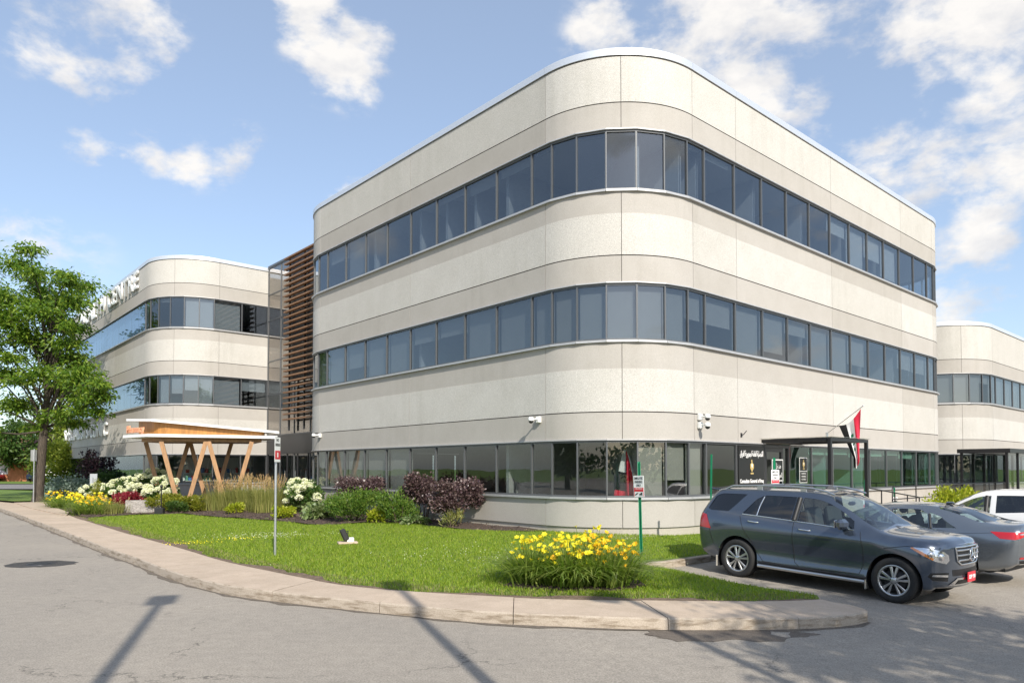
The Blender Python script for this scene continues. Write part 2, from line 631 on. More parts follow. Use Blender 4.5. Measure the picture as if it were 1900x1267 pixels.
STALL = [(4.79, 11.13), (4.94, 11.55), (4.4, 12.01), (3.96, 12.47), (3.46, 13.22), (3.0, 13.9), (2.62, 14.2), (2.58, 14.36), (3.34, 14.95), (4.62, 16.15), (6.6, 17.95), (9.0, 20.1), (13.2, 23.9), (19.0, 29.1), (27, 36.2)]
STN = np.array(STALL)


def poly_dist(X, Y, line):
    X = np.asarray(X, float); Y = np.asarray(Y, float)
    best = np.full(X.shape, 1e9)
    for a, b in zip(line[:-1], line[1:]):
        d = b - a
        t = np.clip(((X - a[0]) * d[0] + (Y - a[1]) * d[1]) / (d @ d), 0, 1)
        best = np.minimum(best, np.hypot(a[0] + t * d[0] - X, a[1] + t * d[1] - Y))
    return best


def lawn_z(x, y):
    ds = float(poly_dist(x, y, STN)) if x > -1 else 9.0
    return road_z(x, y) + .15 + min(.22, .025 * dist_in(x, y), max(0, .085 * (ds - .15)))


def lawn_zv(X, Y):
    t = np.clip((X - .5) / 4.0, 0, 1); w = t * t * (3 - 2 * t)
    P = np.clip(-.144 - .028 * ((X - 6.02) * .63 - (Y - 13.47) * .776), -.3, .05)
    return w * P + .15 + np.minimum(np.minimum(.22, .025 * poly_dist(X, Y, INN)), np.maximum(0, .085 * (poly_dist(X, Y, STN) - .15)))


# building frame: origin at the main block's corner, x along its right face, y along its left face
TH = 0.723006
BC = Vector((2.7235, 16.9963))
CT, ST = math.cos(TH), math.sin(TH)


def W(x, y):
    return (BC.x + CT * x - ST * y, BC.y + ST * x + CT * y)


# --- materials of the ground
def asphalt(name, c, far=False):
    m, nt, b = new_mat(name)
    v = coords(nt, world=True)
    f = noise(nt, v, 48, 5, .85)
    mid = noise(nt, v, 7, 5, .6)
    big = noise(nt, v, .35, 5, .6)
    c1 = ramp(nt, f, .32, tuple(k * .52 for k in c), .68, tuple(k * 1.5 for k in c)).outputs[0]
    c2 = ramp(nt, mid, .3, (.90, .90, .90), .7, (1.08, 1.08, 1.08)).outputs[0]
    c3 = ramp(nt, big, .32, (.90, .90, .90), .68, (1.07, 1.06, 1.04)).outputs[0]
    c4 = mixc(nt, 1, mixc(nt, 1, c1, c2, 'MULTIPLY'), c3, 'MULTIPLY')
    # light chips of stone and darker worn patches
    vor = N(nt, 'ShaderNodeTexVoronoi', scale=42); nt.links.new(v, vor.inputs['Vector'])
    chip = ramp(nt, vor.outputs['Distance'], .10, (1, 1, 1), .17, (0, 0, 0)).outputs[0]
    c5 = mixc(nt, .42, c4, mixc(nt, chip, c4, (.42, .39, .35)))
    # hairline cracks, a few oil drips and tyre darkening
    wv = nt.nodes.new('ShaderNodeVectorMath'); wv.operation = 'ADD'
    nz = N(nt, 'ShaderNodeTexNoise', scale=1.6, detail=6, rough=.65); nt.links.new(v, nz.inputs['Vector'])
    nt.links.new(v, wv.inputs[0]); nt.links.new(nz.outputs['Color'], wv.inputs[1])
    cr_ = N(nt, 'ShaderNodeTexVoronoi', scale=.22, feature='DISTANCE_TO_EDGE'); nt.links.new(wv.outputs[0], cr_.inputs['Vector'])
    line_ = ramp(nt, cr_.outputs['Distance'], .0012, (1, 1, 1), .0035, (0, 0, 0)).outputs[0]
    brk_ = ramp(nt, noise(nt, v, .9, 3, .5), .45, (0, 0, 0), .60, (1, 1, 1)).outputs[0]
    c6 = mixc(nt, mixc(nt, 1, line_, brk_, 'MULTIPLY'), c5, tuple(k * .35 for k in c))
    vo = N(nt, 'ShaderNodeTexVoronoi', scale=.9); nt.links.new(wv.outputs[0], vo.inputs['Vector'])
    oil = ramp(nt, vo.outputs['Distance'], .03, (1, 1, 1), .11, (0, 0, 0)).outputs[0]
    c6 = mixc(nt, mixc(nt, 1, oil, ramp(nt, noise(nt, v, .25, 2, .5), .50, (0, 0, 0), .62, (.5, .5, .5)).outputs[0], 'MULTIPLY'), c6, tuple(k * .45 for k in c))
    nt.links.new(c6, b.inputs['Base Color'])
    b.inputs['Roughness'].default_value = .88
    b.inputs['Specular IOR Level'].default_value = .3
    bump(nt, b, f, .55, .012)
    return m


asphalt('asphalt', (.315, .284, .244))


def walk_concrete(name, c):
    m, nt, b = new_mat(name)
    v = coords(nt, world=True)
    f = noise(nt, v, 55, 4, .8); mid = noise(nt, v, 3.2, 6, .62); st = noise(nt, v, .8, 4, .5)
    c1 = ramp(nt, f, .3, tuple(k * .80 for k in c), .7, tuple(k * 1.16 for k in c)).outputs[0]
    c2 = ramp(nt, mid, .32, (.91, .90, .88), .62, (1.03, 1.03, 1.03)).outputs[0]
    c3 = ramp(nt, st, .3, (.92, .91, .90), .7, (1.04, 1.03, 1.02)).outputs[0]
    oi = nt.nodes.new('ShaderNodeObjectInfo')
    c4 = ramp(nt, oi.outputs['Random'], 0, (.93, .93, .92), 1, (1.04, 1.04, 1.04)).outputs[0]
    c = mixc(nt, 1, mixc(nt, 1, mixc(nt, 1, c1, c2, 'MULTIPLY'), c3, 'MULTIPLY'), c4, 'MULTIPLY')
    nt.links.new(c, b.inputs['Base Color'])
    b.inputs['Roughness'].default_value = .9
    bump(nt, b, f, .35, .008)
    return m


walk_concrete('walk_concrete', (.50, .405, .315))


def kerb_mat():
    m, nt, b = new_mat('kerb_concrete')
    v = coords(nt, world=True)
    f = noise(nt, v, 60, 4, .75); st = noise(nt, coords(nt, (1, 1, 6), world=True), 2.4, 6, .65)
    c1 = ramp(nt, f, .3, (.33, .275, .215), .7, (.50, .43, .35)).outputs[0]
    c2 = ramp(nt, st, .34, (.50, .46, .40), .52, (1, 1, 1)).outputs[0]
    nt.links.new(mixc(nt, 1, c1, c2, 'MULTIPLY'), b.inputs['Base Color'])
    b.inputs['Roughness'].default_value = .92
    bump(nt, b, f, .6, .015)
kerb_mat()


def soil(name, a, c, s=16):
    m, nt, b = new_mat(name)
    v = coords(nt, world=True)
    n1 = noise(nt, v, s, 6, .75); n2 = noise(nt, v, 55, 3, .7)
    r = ramp(nt, n1, .32, a, .68, c).outputs[0]
    r2 = ramp(nt, n2, .3, (.6, .6, .6), .7, (1.3, 1.3, 1.3)).outputs[0]
    nt.links.new(mixc(nt, 1, r, r2, 'MULTIPLY'), b.inputs['Base Color'])
    b.inputs['Roughness'].default_value = .95
    bump(nt, b, n1, .9, .05)
soil('mulch', (.040, .026, .020), (.125, .085, .065))
soil('bare_soil', (.11, .075, .050), (.25, .18, .125), 9)


def turf():
    m, nt, b = new_mat('turf')
    v = coords(nt, world=True)
    n1 = noise(nt, v, 1.1, 5, .6); n2 = noise(nt, v, 40, 3, .7)
    r = ramp(nt, n1, .32, (.10, .175, .018), .70, (.165, .235, .034)).outputs[0]
    r2 = ramp(nt, n2, .3, (.55, .55, .55), .7, (1.3, 1.3, 1.3)).outputs[0]
    nt.links.new(mixc(nt, 1, r, r2, 'MULTIPLY'), b.inputs['Base Color'])
    b.inputs['Roughness'].default_value = .9
    bump(nt, b, n2, .8, .03)
turf()


def leafy(name, stops, rough=.5, trans=.35, spec=.4):
    """leaf material whose hue differs from leaf to leaf"""
    m = bpy.data.materials.new(name); m.use_nodes = True; MATS[name] = m
    nt = m.node_tree; nt.nodes.clear()
    out = nt.nodes.new('ShaderNodeOutputMaterial')
    g = nt.nodes.new('ShaderNodeNewGeometry')
    r = nt.nodes.new('ShaderNodeValToRGB')
    while len(r.color_ramp.elements) < len(stops): r.color_ramp.elements.new(.5)
    for i, c in enumerate(stops):
        r.color_ramp.elements[i].position = i / max(1, len(stops) - 1)
        r.color_ramp.elements[i].color = (*c, 1)
    nt.links.new(g.outputs['Random Per Island'], r.inputs[0])
    pr = nt.nodes.new('ShaderNodeBsdfPrincipled')
    pr.inputs['Roughness'].default_value = rough
    pr.inputs['Specular IOR Level'].default_value = spec
    nt.links.new(r.outputs[0], pr.inputs['Base Color'])
    tl = nt.nodes.new('ShaderNodeBsdfTranslucent')
    br = mixc(nt, 1, r.outputs[0], (1.5, 1.6, .9), 'MULTIPLY')
    nt.links.new(br, tl.inputs['Color'])
    mx = nt.nodes.new('ShaderNodeMixShader'); mx.inputs[0].default_value = trans
    nt.links.new(pr.outputs[0], mx.inputs[1]); nt.links.new(tl.outputs[0], mx.inputs[2])
    nt.links.new(mx.outputs[0], out.inputs['Surface'])
    return m


leafy('grass_blade', [(.14, .23, .014), (.21, .31, .022), (.28, .37, .035), (.36, .40, .06)], .55, .42)
leafy('grass_dry', [(.24, .21, .09), (.18, .20, .06), (.30, .25, .13)], .6, .3)

# --- big ground sheet to the horizon, road surface above it
gb = MB()
gb.add([(-1500, -1500, -.62), (1500, -1500, -.62), (1500, 1500, -.62), (-1500, 1500, -.62)], [(0, 1, 2, 3)])
tag(gb.build('ground', MATS['turf']), kind='structure')


def grid_sheet(name, x0, x1, y0, y1, nx, ny, zf, mat):
    xs = np.linspace(x0, x1, nx); ys = np.linspace(y0, y1, ny)
    V = np.array([(x, y, zf(x, y)) for x in xs for y in ys])
    F = [(i * ny + j, (i + 1) * ny + j, (i + 1) * ny + j + 1, i * ny + j + 1) for i in range(nx - 1) for j in range(ny - 1)]
    return link(name, np_mesh(name, V, np.array(F), mat, smooth=True))


tag(grid_sheet('road', -85, 85, -92, 75, 171, 168, road_z, MATS['asphalt']), kind='structure')


# --- pavement along the road: concrete slabs with joints, kerb pieces in front
def resample(line, n):
    P = [Vector(p) for p in line]
    L = [0]
    for a, b in zip(P, P[1:]): L.append(L[-1] + (b - a).length)
    out = []
    for i in range(n + 1):
        t = L[-1] * i / n
        k = 0
        while k < len(L) - 2 and L[k + 1] < t: k += 1
        u = (t - L[k]) / max(1e-9, L[k + 1] - L[k])
        out.append(P[k].lerp(P[k + 1], u))
    return out


def smooth_line(line, it=2):
    P = [Vector(p) for p in line]
    for _ in range(it):
        Q = [P[0]]
        for a, b in zip(P, P[1:]):
            Q += [a.lerp(b, .25), a.lerp(b, .75)]
        Q.append(P[-1]); P = Q
    return P


NS = 220
KO = resample(smooth_line(KERB_OUT), NS)
KI = resample(smooth_line(KERB_IN), NS)
KI[-1] = Vector((4.79, 11.11))
pave = empty('sidewalk')
tag(pave, kind='structure')
# find slab limits roughly every 1.75 m along the kerb
acc_l, cuts = 0.0, [0]
for i in range(NS):
    acc_l += (KO[i + 1] - KO[i]).length
    if acc_l > 1.72: cuts.append(i + 1); acc_l = 0
if cuts[-1] != NS: cuts.append(NS)
KW = .16                                                   # kerb width at the road side
prand = random.Random(3)
for a, b in zip(cuts, cuts[1:]):
    zoff = prand.uniform(-.006, .006)
    g = .005
    mb = MB()
    T, Bt = [], []
    ks = list(range(a, b + 1))
    o_pts, i_pts = [KO[k].copy() for k in ks], [KI[k].copy() for k in ks]
    for pts in (o_pts, i_pts):
        pts[0] = pts[0] + (pts[1] - pts[0]).normalized() * g
        pts[-1] = pts[-1] + (pts[-2] - pts[-1]).normalized() * g
    rows = []
    for o, i in zip(o_pts, i_pts):
        o2 = o + (i - o).normalized() * .022
        zo = road_z(o.x, o.y); zi = road_z(i.x, i.y)
        rows.append([(o.x - (i - o).normalized().x * .02, o.y - (i - o).normalized().y * .02, zo - .12), (o.x, o.y, zo + .128 + zoff), (o2.x, o2.y, zo + .148 + zoff), (i.x, i.y, zi + .156 + zoff), (i.x, i.y, zi - .12)])
    V = [p for r in rows for p in r]; n = len(rows)
    for k in range(n - 1):
        for j in range(4):
            mb.add([rows[k][j], rows[k][j + 1], rows[k + 1][j + 1], rows[k + 1][j]], [(0, 1, 2, 3)], 1 if j < 2 else 0, False)
    mb.add(rows[0], [(0, 1, 2, 3, 4)], 1); mb.add(rows[-1], [(4, 3, 2, 1, 0)], 1)
    mb.build('slab', [MATS['walk_concrete'], MATS['kerb_concrete']], pave)
# rounded nose at the car park end
nose = [(5.09, 10.33), (5.16, 10.46), (5.17, 10.62), (5.12, 10.82), (4.98, 11.0), (4.79, 11.11)]
mb = MB()
c0 = (4.6, 10.65)
for p, q in zip(nose, nose[1:]):
    zp, zq = road_z(*p), road_z(*q)
    mb.add([(p[0], p[1], zp - .1), (q[0], q[1], zq - .1), (q[0], q[1], zq + .135), (p[0], p[1], zp + .135)], [(0, 1, 2, 3)], 1)
    mb.add([(p[0], p[1], zp + .135), (q[0], q[1], zq + .135), (c0[0], c0[1], road_z(*c0) + .15)], [(0, 1, 2)], 0)
mb.build('slab', [MATS['walk_concrete'], MATS['kerb_concrete']], pave)

# --- kerb between lawn and parking stalls
sk = empty('parking_kerb'); tag(sk, kind='structure')


def kerb_run(pts, w, h, inward, n_each, parent):
    pts = [Vector(p) for p in pts]
    for a, b in zip(pts, pts[1:]):
        L = (b - a).length
        n = max(1, int(round(L / n_each)))
        for i in range(n):
            p, q = a.lerp(b, i / n), a.lerp(b, (i + 1) / n)
            d = (q - p).normalized(); nn = Vector((-d.y, d.x)) * inward
            p2, q2 = p + d * .004, q - d * .004
            mb = MB()
            bv = .02
            prof = [(0, -.15), (0, h - bv), (bv, h), (w - bv, h), (w, h - bv), (w, -.15)]
            r0 = [(p2.x + nn.x * o, p2.y + nn.y * o, road_z(p2.x, p2.y) + z) for o, z in prof]
            r1 = [(q2.x + nn.x * o, q2.y + nn.y * o, road_z(q2.x, q2.y) + z) for o, z in prof]
            for k in range(5): mb.add([r0[k], r0[k + 1], r1[k + 1], r1[k]], [(0, 1, 2, 3)])
            mb.add(r0, [tuple(range(6))]); mb.add(r1, [tuple(reversed(range(6)))])
            mb.build('kerb', MATS['kerb_concrete'], parent)


kerb_run(STALL[:8], .13, .125, 1, 1.6, sk)
kerb_run(STALL[7:], .15, .14, 1, 3.0, sk)

# --- lawn ground and beds
BED_F = [(-17.04, 28.1), (-15.9, 26.9), (-15.3, 27.6), (-13.98, 28.1), (-13.0, 28.2), (-11.1, 26.36), (-9.36, 25.05), (-7.98, 23.91), (-7.23, 23.35), (-6.4, 22.3), (-5.49, 22.15), (-4.28, 22.5), (-2.88, 22.0), (-2.36, 20.95), (-1.56, 20.01), (-.44, 19.35), (.5, 19.0)]
BED_B = [W(.4, 2.6), W(.4, 16.5), W(2.0, 22), W(2.0, 26.8), W(-2.4, 27.5), W(-2.6, 50), (-36, 51), (-27.5, 40.5), (-21.2, 33.4)]
BED = BED_F + BED_B
LAWN = [tuple(p) for p in KI[40:]] + [(4.9, 11.58)] + [(p[0] - .09, p[1] + .05) for p in STALL[2:6]] + [(2.5, 14.24), (2.48, 14.4)] + [(3.24, 15.06), (4.52, 16.26), (6.5, 18.06)] + [W(4.5, -1.0), W(4.5, .3), W(.2, .2), W(.3, 16.5), W(2, 22), W(2, 27), W(-2.6, 27.5), W(-2.6, 52), (-41, 57)]
lawn = sheet('lawn_ground', LAWN, .5, lambda x, y: lawn_z(x, y) - .012 - .03 * sm(.22, 0, dist_in(x, y)), MATS['turf'])
tag(lawn, kind='structure')
bed = sheet('planting_bed', BED, .4, lambda x, y: lawn_z(x, y) + .012 + .03 * math.sin(x * 3.1 + y) * math.sin(y * 2.3), MATS['mulch'])
tag(bed, kind='structure')
# strip of bare soil beside the pavement
STRIP = [tuple(p) for p in KI[45:]]
inw = []
srand = random.Random(5)
for k in range(45, NS + 1):
    a, b = KI[max(0, k - 1)], KI[min(NS, k + 1)]
    d = (b - a).normalized()
    w_ = .20 + .10 * math.sin(k * .31) + .07 * math.sin(k * 1.13) + .05 * math.sin(k * 2.9)
    inw.append((KI[k].x - d.y * max(.06, w_), KI[k].y + d.x * max(.06, w_)))
soil_strip = sheet('soil_edge', STRIP + inw[::-1], .25, lambda x, y: lawn_z(x, y) - .006, MATS['bare_soil'])
tag(soil_strip, kind='structure')
# soil patch under the day lilies
LILY_BED = [(-.15, 11.3), (.2, 11.05), (.8, 10.85), (1.6, 10.95), (2.15, 11.5), (2.1, 12.0), (1.2, 12.3), (.2, 12.1)]
tag(sheet('lily_bed', LILY_BED, .25, lambda x, y: lawn_z(x, y) - .002, MATS['mulch']), kind='structure')

# grit washed into the gutter along the kerb
g_out = []
for k in range(45, NS + 1):
    a, b = KO[max(0, k - 1)], KO[min(NS, k + 1)]
    d = (b - a).normalized()
    w_ = .05 + .04 * math.sin(k * .53) + .03 * math.sin(k * 1.7) + .03 * math.sin(k * 3.1)
    g_out.append((KO[k].x + d.y * (.03 + max(.02, w_)), KO[k].y - d.x * (.03 + max(.02, w_))))
soil('gutter_grit', (.13, .105, .080), (.24, .205, .165), 22)
tag(sheet('gutter_grit', [tuple(p) for p in KO[45:]] + g_out[::-1], .3, lambda x, y: road_z(x, y) + .005, MATS['gutter_grit']), kind='structure')

# ================================================================= buildings
RC = 2.76                                                  # corner radius
MOD = 1.495


class Path:
    def __init__(self, corners, radii):
        self.pts, self.nrm, self.s = [], [], []
        C = [Vector(c) for c in corners]
        segs = []
        cur = C[0]
        for i in range(1, len(C) - 1):
            a, b, c = C[i - 1], C[i], C[i + 1]
            d0, d1 = (b - a).normalized(), (c - b).normalized()
            r = radii[i]
            if r <= 0:
                segs.append((cur, b, None)); cur = b; continue
            t0, t1 = b - d0 * r, b + d1 * r
            segs.append((cur, t0, None))
            turn = 1 if d0.x * d1.y - d0.y * d1.x > 0 else -1
            cen = t0 + Vector((-d0.y, d0.x)) * r * turn
            segs.append((t0, t1, (cen, r, turn)))
            cur = t1
        segs.append((cur, C[-1], None))
        s = 0.0
        self.breaks = [0.0]
        def put(p, n, s):
            self.pts.append(p); self.nrm.append(n); self.s.append(s)
        for (p, q, arc) in segs:
            if arc is None:
                d = (q - p).normalized(); n = Vector((d.y, -d.x))
                L = (q - p).length
                put(p, n, s); put(q, n, s + L); s += L
            else:
                cen, r, turn = arc
                a0 = math.atan2(p.y - cen.y, p.x - cen.x)
                for k in range(33):
                    a = a0 + turn * math.pi / 2 * k / 32
                    e = Vector((math.cos(a), math.sin(a)))
                    put(cen + e * r, e * turn, s + r * math.pi / 2 * k / 32)
                s += r * math.pi / 2
            self.breaks.append(s)
        self.L = s
        self.S = np.array(self.s)

    def at(self, s):
        k = int(np.searchsorted(self.S, s, side='right')) - 1
        k = min(max(k, 0), len(self.s) - 2)
        while self.s[k + 1] - self.s[k] < 1e-9 and k < len(self.s) - 2: k += 1
        t = (s - self.s[k]) / max(1e-9, self.s[k + 1] - self.s[k])
        t = min(1, max(0, t))
        return self.pts[k].lerp(self.pts[k + 1], t), self.nrm[k].lerp(self.nrm[k + 1], t).normalized()

    def of(self, x, y):
        q = Vector((x, y)); best = (1e9, 0)
        for s in np.linspace(0, self.L, int(self.L / .02)):
            d = (self.at(s)[0] - q).length
            if d < best[0]: best = (d, s)
        return best[1]

    def samples(self, a, b):
        k = [s for s in self.s if a + 1e-4 < s < b - 1e-4]
        return [a] + sorted(set(k)) + [b]

    def poly(self, inset):
        out = []
        for p, n in zip(self.pts, self.nrm):
            q = p - n * inset
            if not out or (out[-1] - q).length > .02: out.append(q)
        return [(q.x, q.y) for q in out]


def sweep_panel(path, a, b, prof, back, name, mats, parent, smooth=True):
    """prof: list of (off0,z0,off1,z1,mat) faces bottom to top"""
    mb = MB()
    ss = path.samples(a, b)
    pn = [path.at(s) for s in ss]
    # take the end normals from inside the panel
    eps = 1e-3
    pn[0] = (pn[0][0], path.at(a + eps)[1]); pn[-1] = (pn[-1][0], path.at(b - eps)[1])
    for (o0, z0, o1, z1, m) in prof:
        V = []
        for p, n in pn:
            V += [(p.x + n.x * o0, p.y + n.y * o0, z0), (p.x + n.x * o1, p.y + n.y * o1, z1)]
        F = [(2 * i, 2 * i + 2, 2 * i + 3, 2 * i + 1) for i in range(len(pn) - 1)]
        mb.add(V, F, m, smooth and abs(z1 - z0) > .02 and abs(o1 - o0) < 1e-6)
    zb, zt = prof[0][1], prof[-1][3]
    for (p, n) in (pn[0], pn[-1]):                         # end returns
        P = [(p.x + n.x * prof[0][0], p.y + n.y * prof[0][0], zb)]
        for (o0, z0, o1, z1, m) in prof: P.append((p.x + n.x * o1, p.y + n.y * o1, z1))
        P += [(p.x + n.x * back, p.y + n.y * back, zt), (p.x + n.x * back, p.y + n.y * back, zb)]
        mb.add(P, [tuple(range(len(P)))], prof[0][4])
    for (o, z) in ((prof[-1][2], zt), (prof[0][0], zb)):   # top and bottom returns
        V = []
        for p, n in pn: V += [(p.x + n.x * o, p.y + n.y * o, z), (p.x + n.x * back, p.y + n.y * back, z)]
        mb.add(V, [(2 * i, 2 * i + 2, 2 * i + 3, 2 * i + 1) for i in range(len(pn) - 1)], prof[0][4])
    me = bpy.data.meshes.new(name)
    me.from_pydata([tuple(v) for v in mb.v], [], mb.f)
    for m in mats: me.materials.append(m)
    me.polygons.foreach_set('material_index', mb.m)
    me.polygons.foreach_set('use_smooth', mb.s)
    return link(name, me, parent)


PM = None
_wcache = {}


def window_meshes(w, h, gl):
    key = (round(w, 3), round(h, 3), gl)
    if key in _wcache: return _wcache[key]
    t, d = (.007, .014) if gl == 'glass_flush' else (.022, .09)
    f = MB()
    f.bb(-w / 2, -w / 2 + t, -d / 2, d / 2, 0, h)
    f.bb(w / 2 - t, w / 2, -d / 2, d / 2, 0, h)
    f.bb(-w / 2 + t, w / 2 - t, -d / 2, d / 2, 0, .05)
    f.bb(-w / 2 + t, w / 2 - t, -d / 2, d / 2, h - .05, h)
    fm = f.mesh('window', MATS['frame_grey'])
    g = MB(); g.bb(-w / 2 + t, w / 2 - t, -.006, .006, .05, h - .05)
    gm = g.mesh('pane', MATS[gl])
    s = MB()
    s.bb(-w / 2 - .004, w / 2 + .004, -.13, .045, -.055, 0)
    smh = s.mesh('sill', MATS['trim_metal'])
    hd = MB(); hd.bb(-w / 2 - .004, w / 2 + .004, -.095, -.05, h, h + .028)
    hm = hd.mesh('head_trim', MATS['trim_metal'])
    _wcache[key] = (fm, gm, smh, hm)
    return _wcache[key]


_bcache = {}


def blind_mesh(w, h, frac, mat):
    key = (round(w, 2), round(h, 2), round(frac, 2), mat)
    if key not in _bcache:
        b = MB()
        hh = h * frac
        b.bb(-w / 2 + .05, w / 2 - .05, -.004, .004, h - hh, h - .05)
        if frac < .97: b.bb(-w / 2 + .05, w / 2 - .05, -.012, .012, h - hh - .03, h - hh)
        b.bb(-w / 2 + .045, w / 2 - .045, -.03, .03, h - .05, h - .002)
        _bcache[key] = b.mesh('blind', MATS[mat])
    return _bcache[key]


def add_window(path, s0, s1, z0, z1, parent, blind=0.0, gl='glass_office', bmat='blind_fabric', rec=.05):
    p, q = path.at(s0)[0], path.at(s1)[0]
    d = q - p; w = d.length; d.normalize()
    n = Vector((d.y, -d.x))
    c = (p + q) / 2 - n * rec
    rz = math.atan2(d.y, d.x)                              # local x along the wall, local -y outwards
    fm, gm, sme, hm = window_meshes(w, z1 - z0, gl)
    o = link('window', fm, parent, (c.x, c.y, z0), rz)
    link('pane', gm, o)
    link('sill', sme, o)
    link('head_trim', hm, o)
    if blind > 0:
        link('blind', blind_mesh(w, z1 - z0, blind, bmat), o, (0, .13, 0))
    return o


GAP = .007


def facade(path, joints, bands, parent, cop, plinth_z=.0, cap=True):
    mats = [MATS['panel_smooth'], MATS['panel_rough'], MATS['groove']]
    for a, b in zip(joints, joints[1:]):
        for bd in bands:
            z0, z1 = bd['z0'], bd['z1']
            if bd['type'] == 'base':
                prof = [(0, z0, 0, z1 - .055, 0)]
            else:
                g, rv = .013, bd['rev']
                prof = [(0, z0 + .03, 0, rv - g, 0), (0, rv - g, -.035, rv - g, 2), (-.035, rv - g, -.035, rv + g, 2), (-.035, rv + g, 0, rv + g, 2)]
                if bd['type'] == 'mid':
                    prof += [(0, rv + g, 0, bd['chg'], 1), (0, bd['chg'], -.006, bd['chg'] + .004, 0), (-.006, bd['chg'] + .004, -.006, z1 - .055, 0)]
                else:
                    prof += [(0, rv + g, 0, z1 - .03, 1)]
            sweep_panel(path, a + GAP, b - GAP, prof, -.14, 'wall_panel', mats, parent)
        sweep_panel(path, a, b, [(-.045, -.1, -.045, bands[0]['z0'] + .01, 0)], -.2, 'plinth', [MATS['plinth']], parent)
        # a dark joint filler behind the panels
        for bd in bands:
            sweep_panel(path, b - .03, b + .03 if b + .03 < path.L else b, [(-.05, bd['z0'] + .04, -.05, bd['z1'] - .07, 0)], -.12, 'joint_seal', [MATS['groove']], parent) if b < path.L - .1 else None
        # coping lengths
        sweep_panel(path, a + .002, b - .002, [(-.02, cop - .03, -.02, cop, 1), (-.02, cop, .035, cop, 0), (.035, cop, .035, cop + .17, 0), (.035, cop + .17, .03, cop + .185, 0), (.03, cop + .185, -.36, cop + .16, 0)], -.38, 'coping', [MATS['coping'], MATS['groove']], parent)


def floors_and_core(path, floors, cop, parent, closing=(), core=None):
    poly = path.poly(.16) + list(closing)
    slab_z = []
    zs = [z for f in floors for z in f]
    # floor/ceiling zones behind the spandrels
    lev = [(-.2, floors[0][0] - 1.05)]
    for (a, b), (c, d) in zip(floors, floors[1:]): lev.append((b + .05, c - .8))
    lev.append((floors[-1][1] + .05, floors[-1][1] + .5))
    for (z0, z1) in lev:
        MB().prism(poly, z0, z1, 0, 1).build('floor_slab', [MATS['ceiling_tile'], MATS['interior_dark']], parent)
    MB().prism(path.poly(.15) + list(closing), cop - .34, cop - .26).build('roof', MATS['plinth'], parent)
    if core:
        MB().bb(*core, -.1, cop - .4).build('core_wall', MATS['interior_wall'], parent)


BASE = dict(type='base', z0=.503, z1=1.265)
SP1 = dict(type='mid', z0=2.717, rev=3.44, chg=4.54, z1=5.267)
SP2 = dict(type='mid', z0=6.73, rev=7.44, chg=8.52, z1=9.136)
TOP3 = dict(type='top', z0=10.69, rev=11.39, z1=12.61)
TOP2 = dict(type='top', z0=6.73, rev=7.44, z1=9.14)
F1, F2, F3 = (1.265, 2.717), (5.267, 6.73), (9.136, 10.69)

# ---------------------------------------------------------------- main block
main = empty('office_building', (BC.x, BC.y, 0), TH)
tag(main, 'three storey rounded office building with consulate entrance and pale precast concrete bands', 'building', 'joined blocks of the office complex')
X1, Y1 = 23.1, 18.63
mp = Path([(11.5, Y1), (0, Y1), (0, 0), (X1, 0), (X1, Y1), (11.5, Y1)], [0, RC, RC, RC, RC, 0])
sj = lambda x, y: mp.of(x, y)
arc = RC * math.pi / 2
brk = mp.breaks
joints = [0.0, brk[1], brk[1] + arc / 2, brk[2]]
joints += [sj(0, 9.31), brk[3], brk[3] + arc / 2, brk[4], sj(4.89, 0), sj(10.85, 0), sj(16.92, 0), brk[5], brk[5] + arc / 2, brk[6], (brk[6] + brk[7]) / 2, brk[7], brk[7] + arc / 2, brk[8], mp.L]
joints = sorted(set(round(j, 4) for j in joints))
facade(mp, joints, [BASE, SP1, SP2, TOP3], main, 12.61)
floors_and_core(mp, [F1, F2, F3], 12.61, main, core=(5.2, X1 - 5.2, 5.2, Y1 - 5.2))


def corner_facets(sa, sb, n):
    return [sa + (sb - sa) * i / n for i in range(n + 1)]


# window lines: left face from the far end to the corner, corner facets, right face, far corner
sL_far = brk[2] + .57                                     # y = 15.3
sL_near = brk[3] - .57
sR_a = brk[4] + .57
sR_b = brk[5] - .57
vl = corner_facets(brk[1] - .57, sL_far, 7)
left = corner_facets(sL_far, sL_near, 8)
corner = corner_facets(sL_near, sR_a, 7)
right = corner_facets(sR_a, sR_b, 11)
corner2 = corner_facets(sR_b, brk[6] + .57, 7)
line = vl + left[1:] + corner[1:] + right[1:] + corner2[1:]
nv = len(line) - 1                                        # 7+8+7+11+7 = 40 windows per floor
B3 = [1, 1, 1, 1, .2, .1, .1] + [.35, .9, .0, .0, .0, .12, .22, .16] + [.06, .0, .05, .0, .0, .04, .06] + [.10, .0, .0, .0, .0, .35, .95, .55, .85, .0, .0] + [0, 0, 0, 0, 0, 0, 0]
B2 = [1, 1, 1, 1, 1, 1, 1] + [.9, .62, 1, 1, .38, .36, 1, 1] + [1, 1, 1, 1, 1, 1, .50] + [.52, 1, .8, .32, 1, 1, .68, .05, .05, .5, .52] + [.95, .95, 1, 1, 1, 1, 1]
B1 = [1, 1, 1, 1, 1, 1, 1] + [1, 1, 1, 1, 0, 0, 0, 0] + [.0, .0, .0, .0, 1, .68, 1] + [0, .0, 0, .0, .16, .14, .2, .16, .12, .2, .0] + [0, 0, 0, 0, 0, 0, 0]
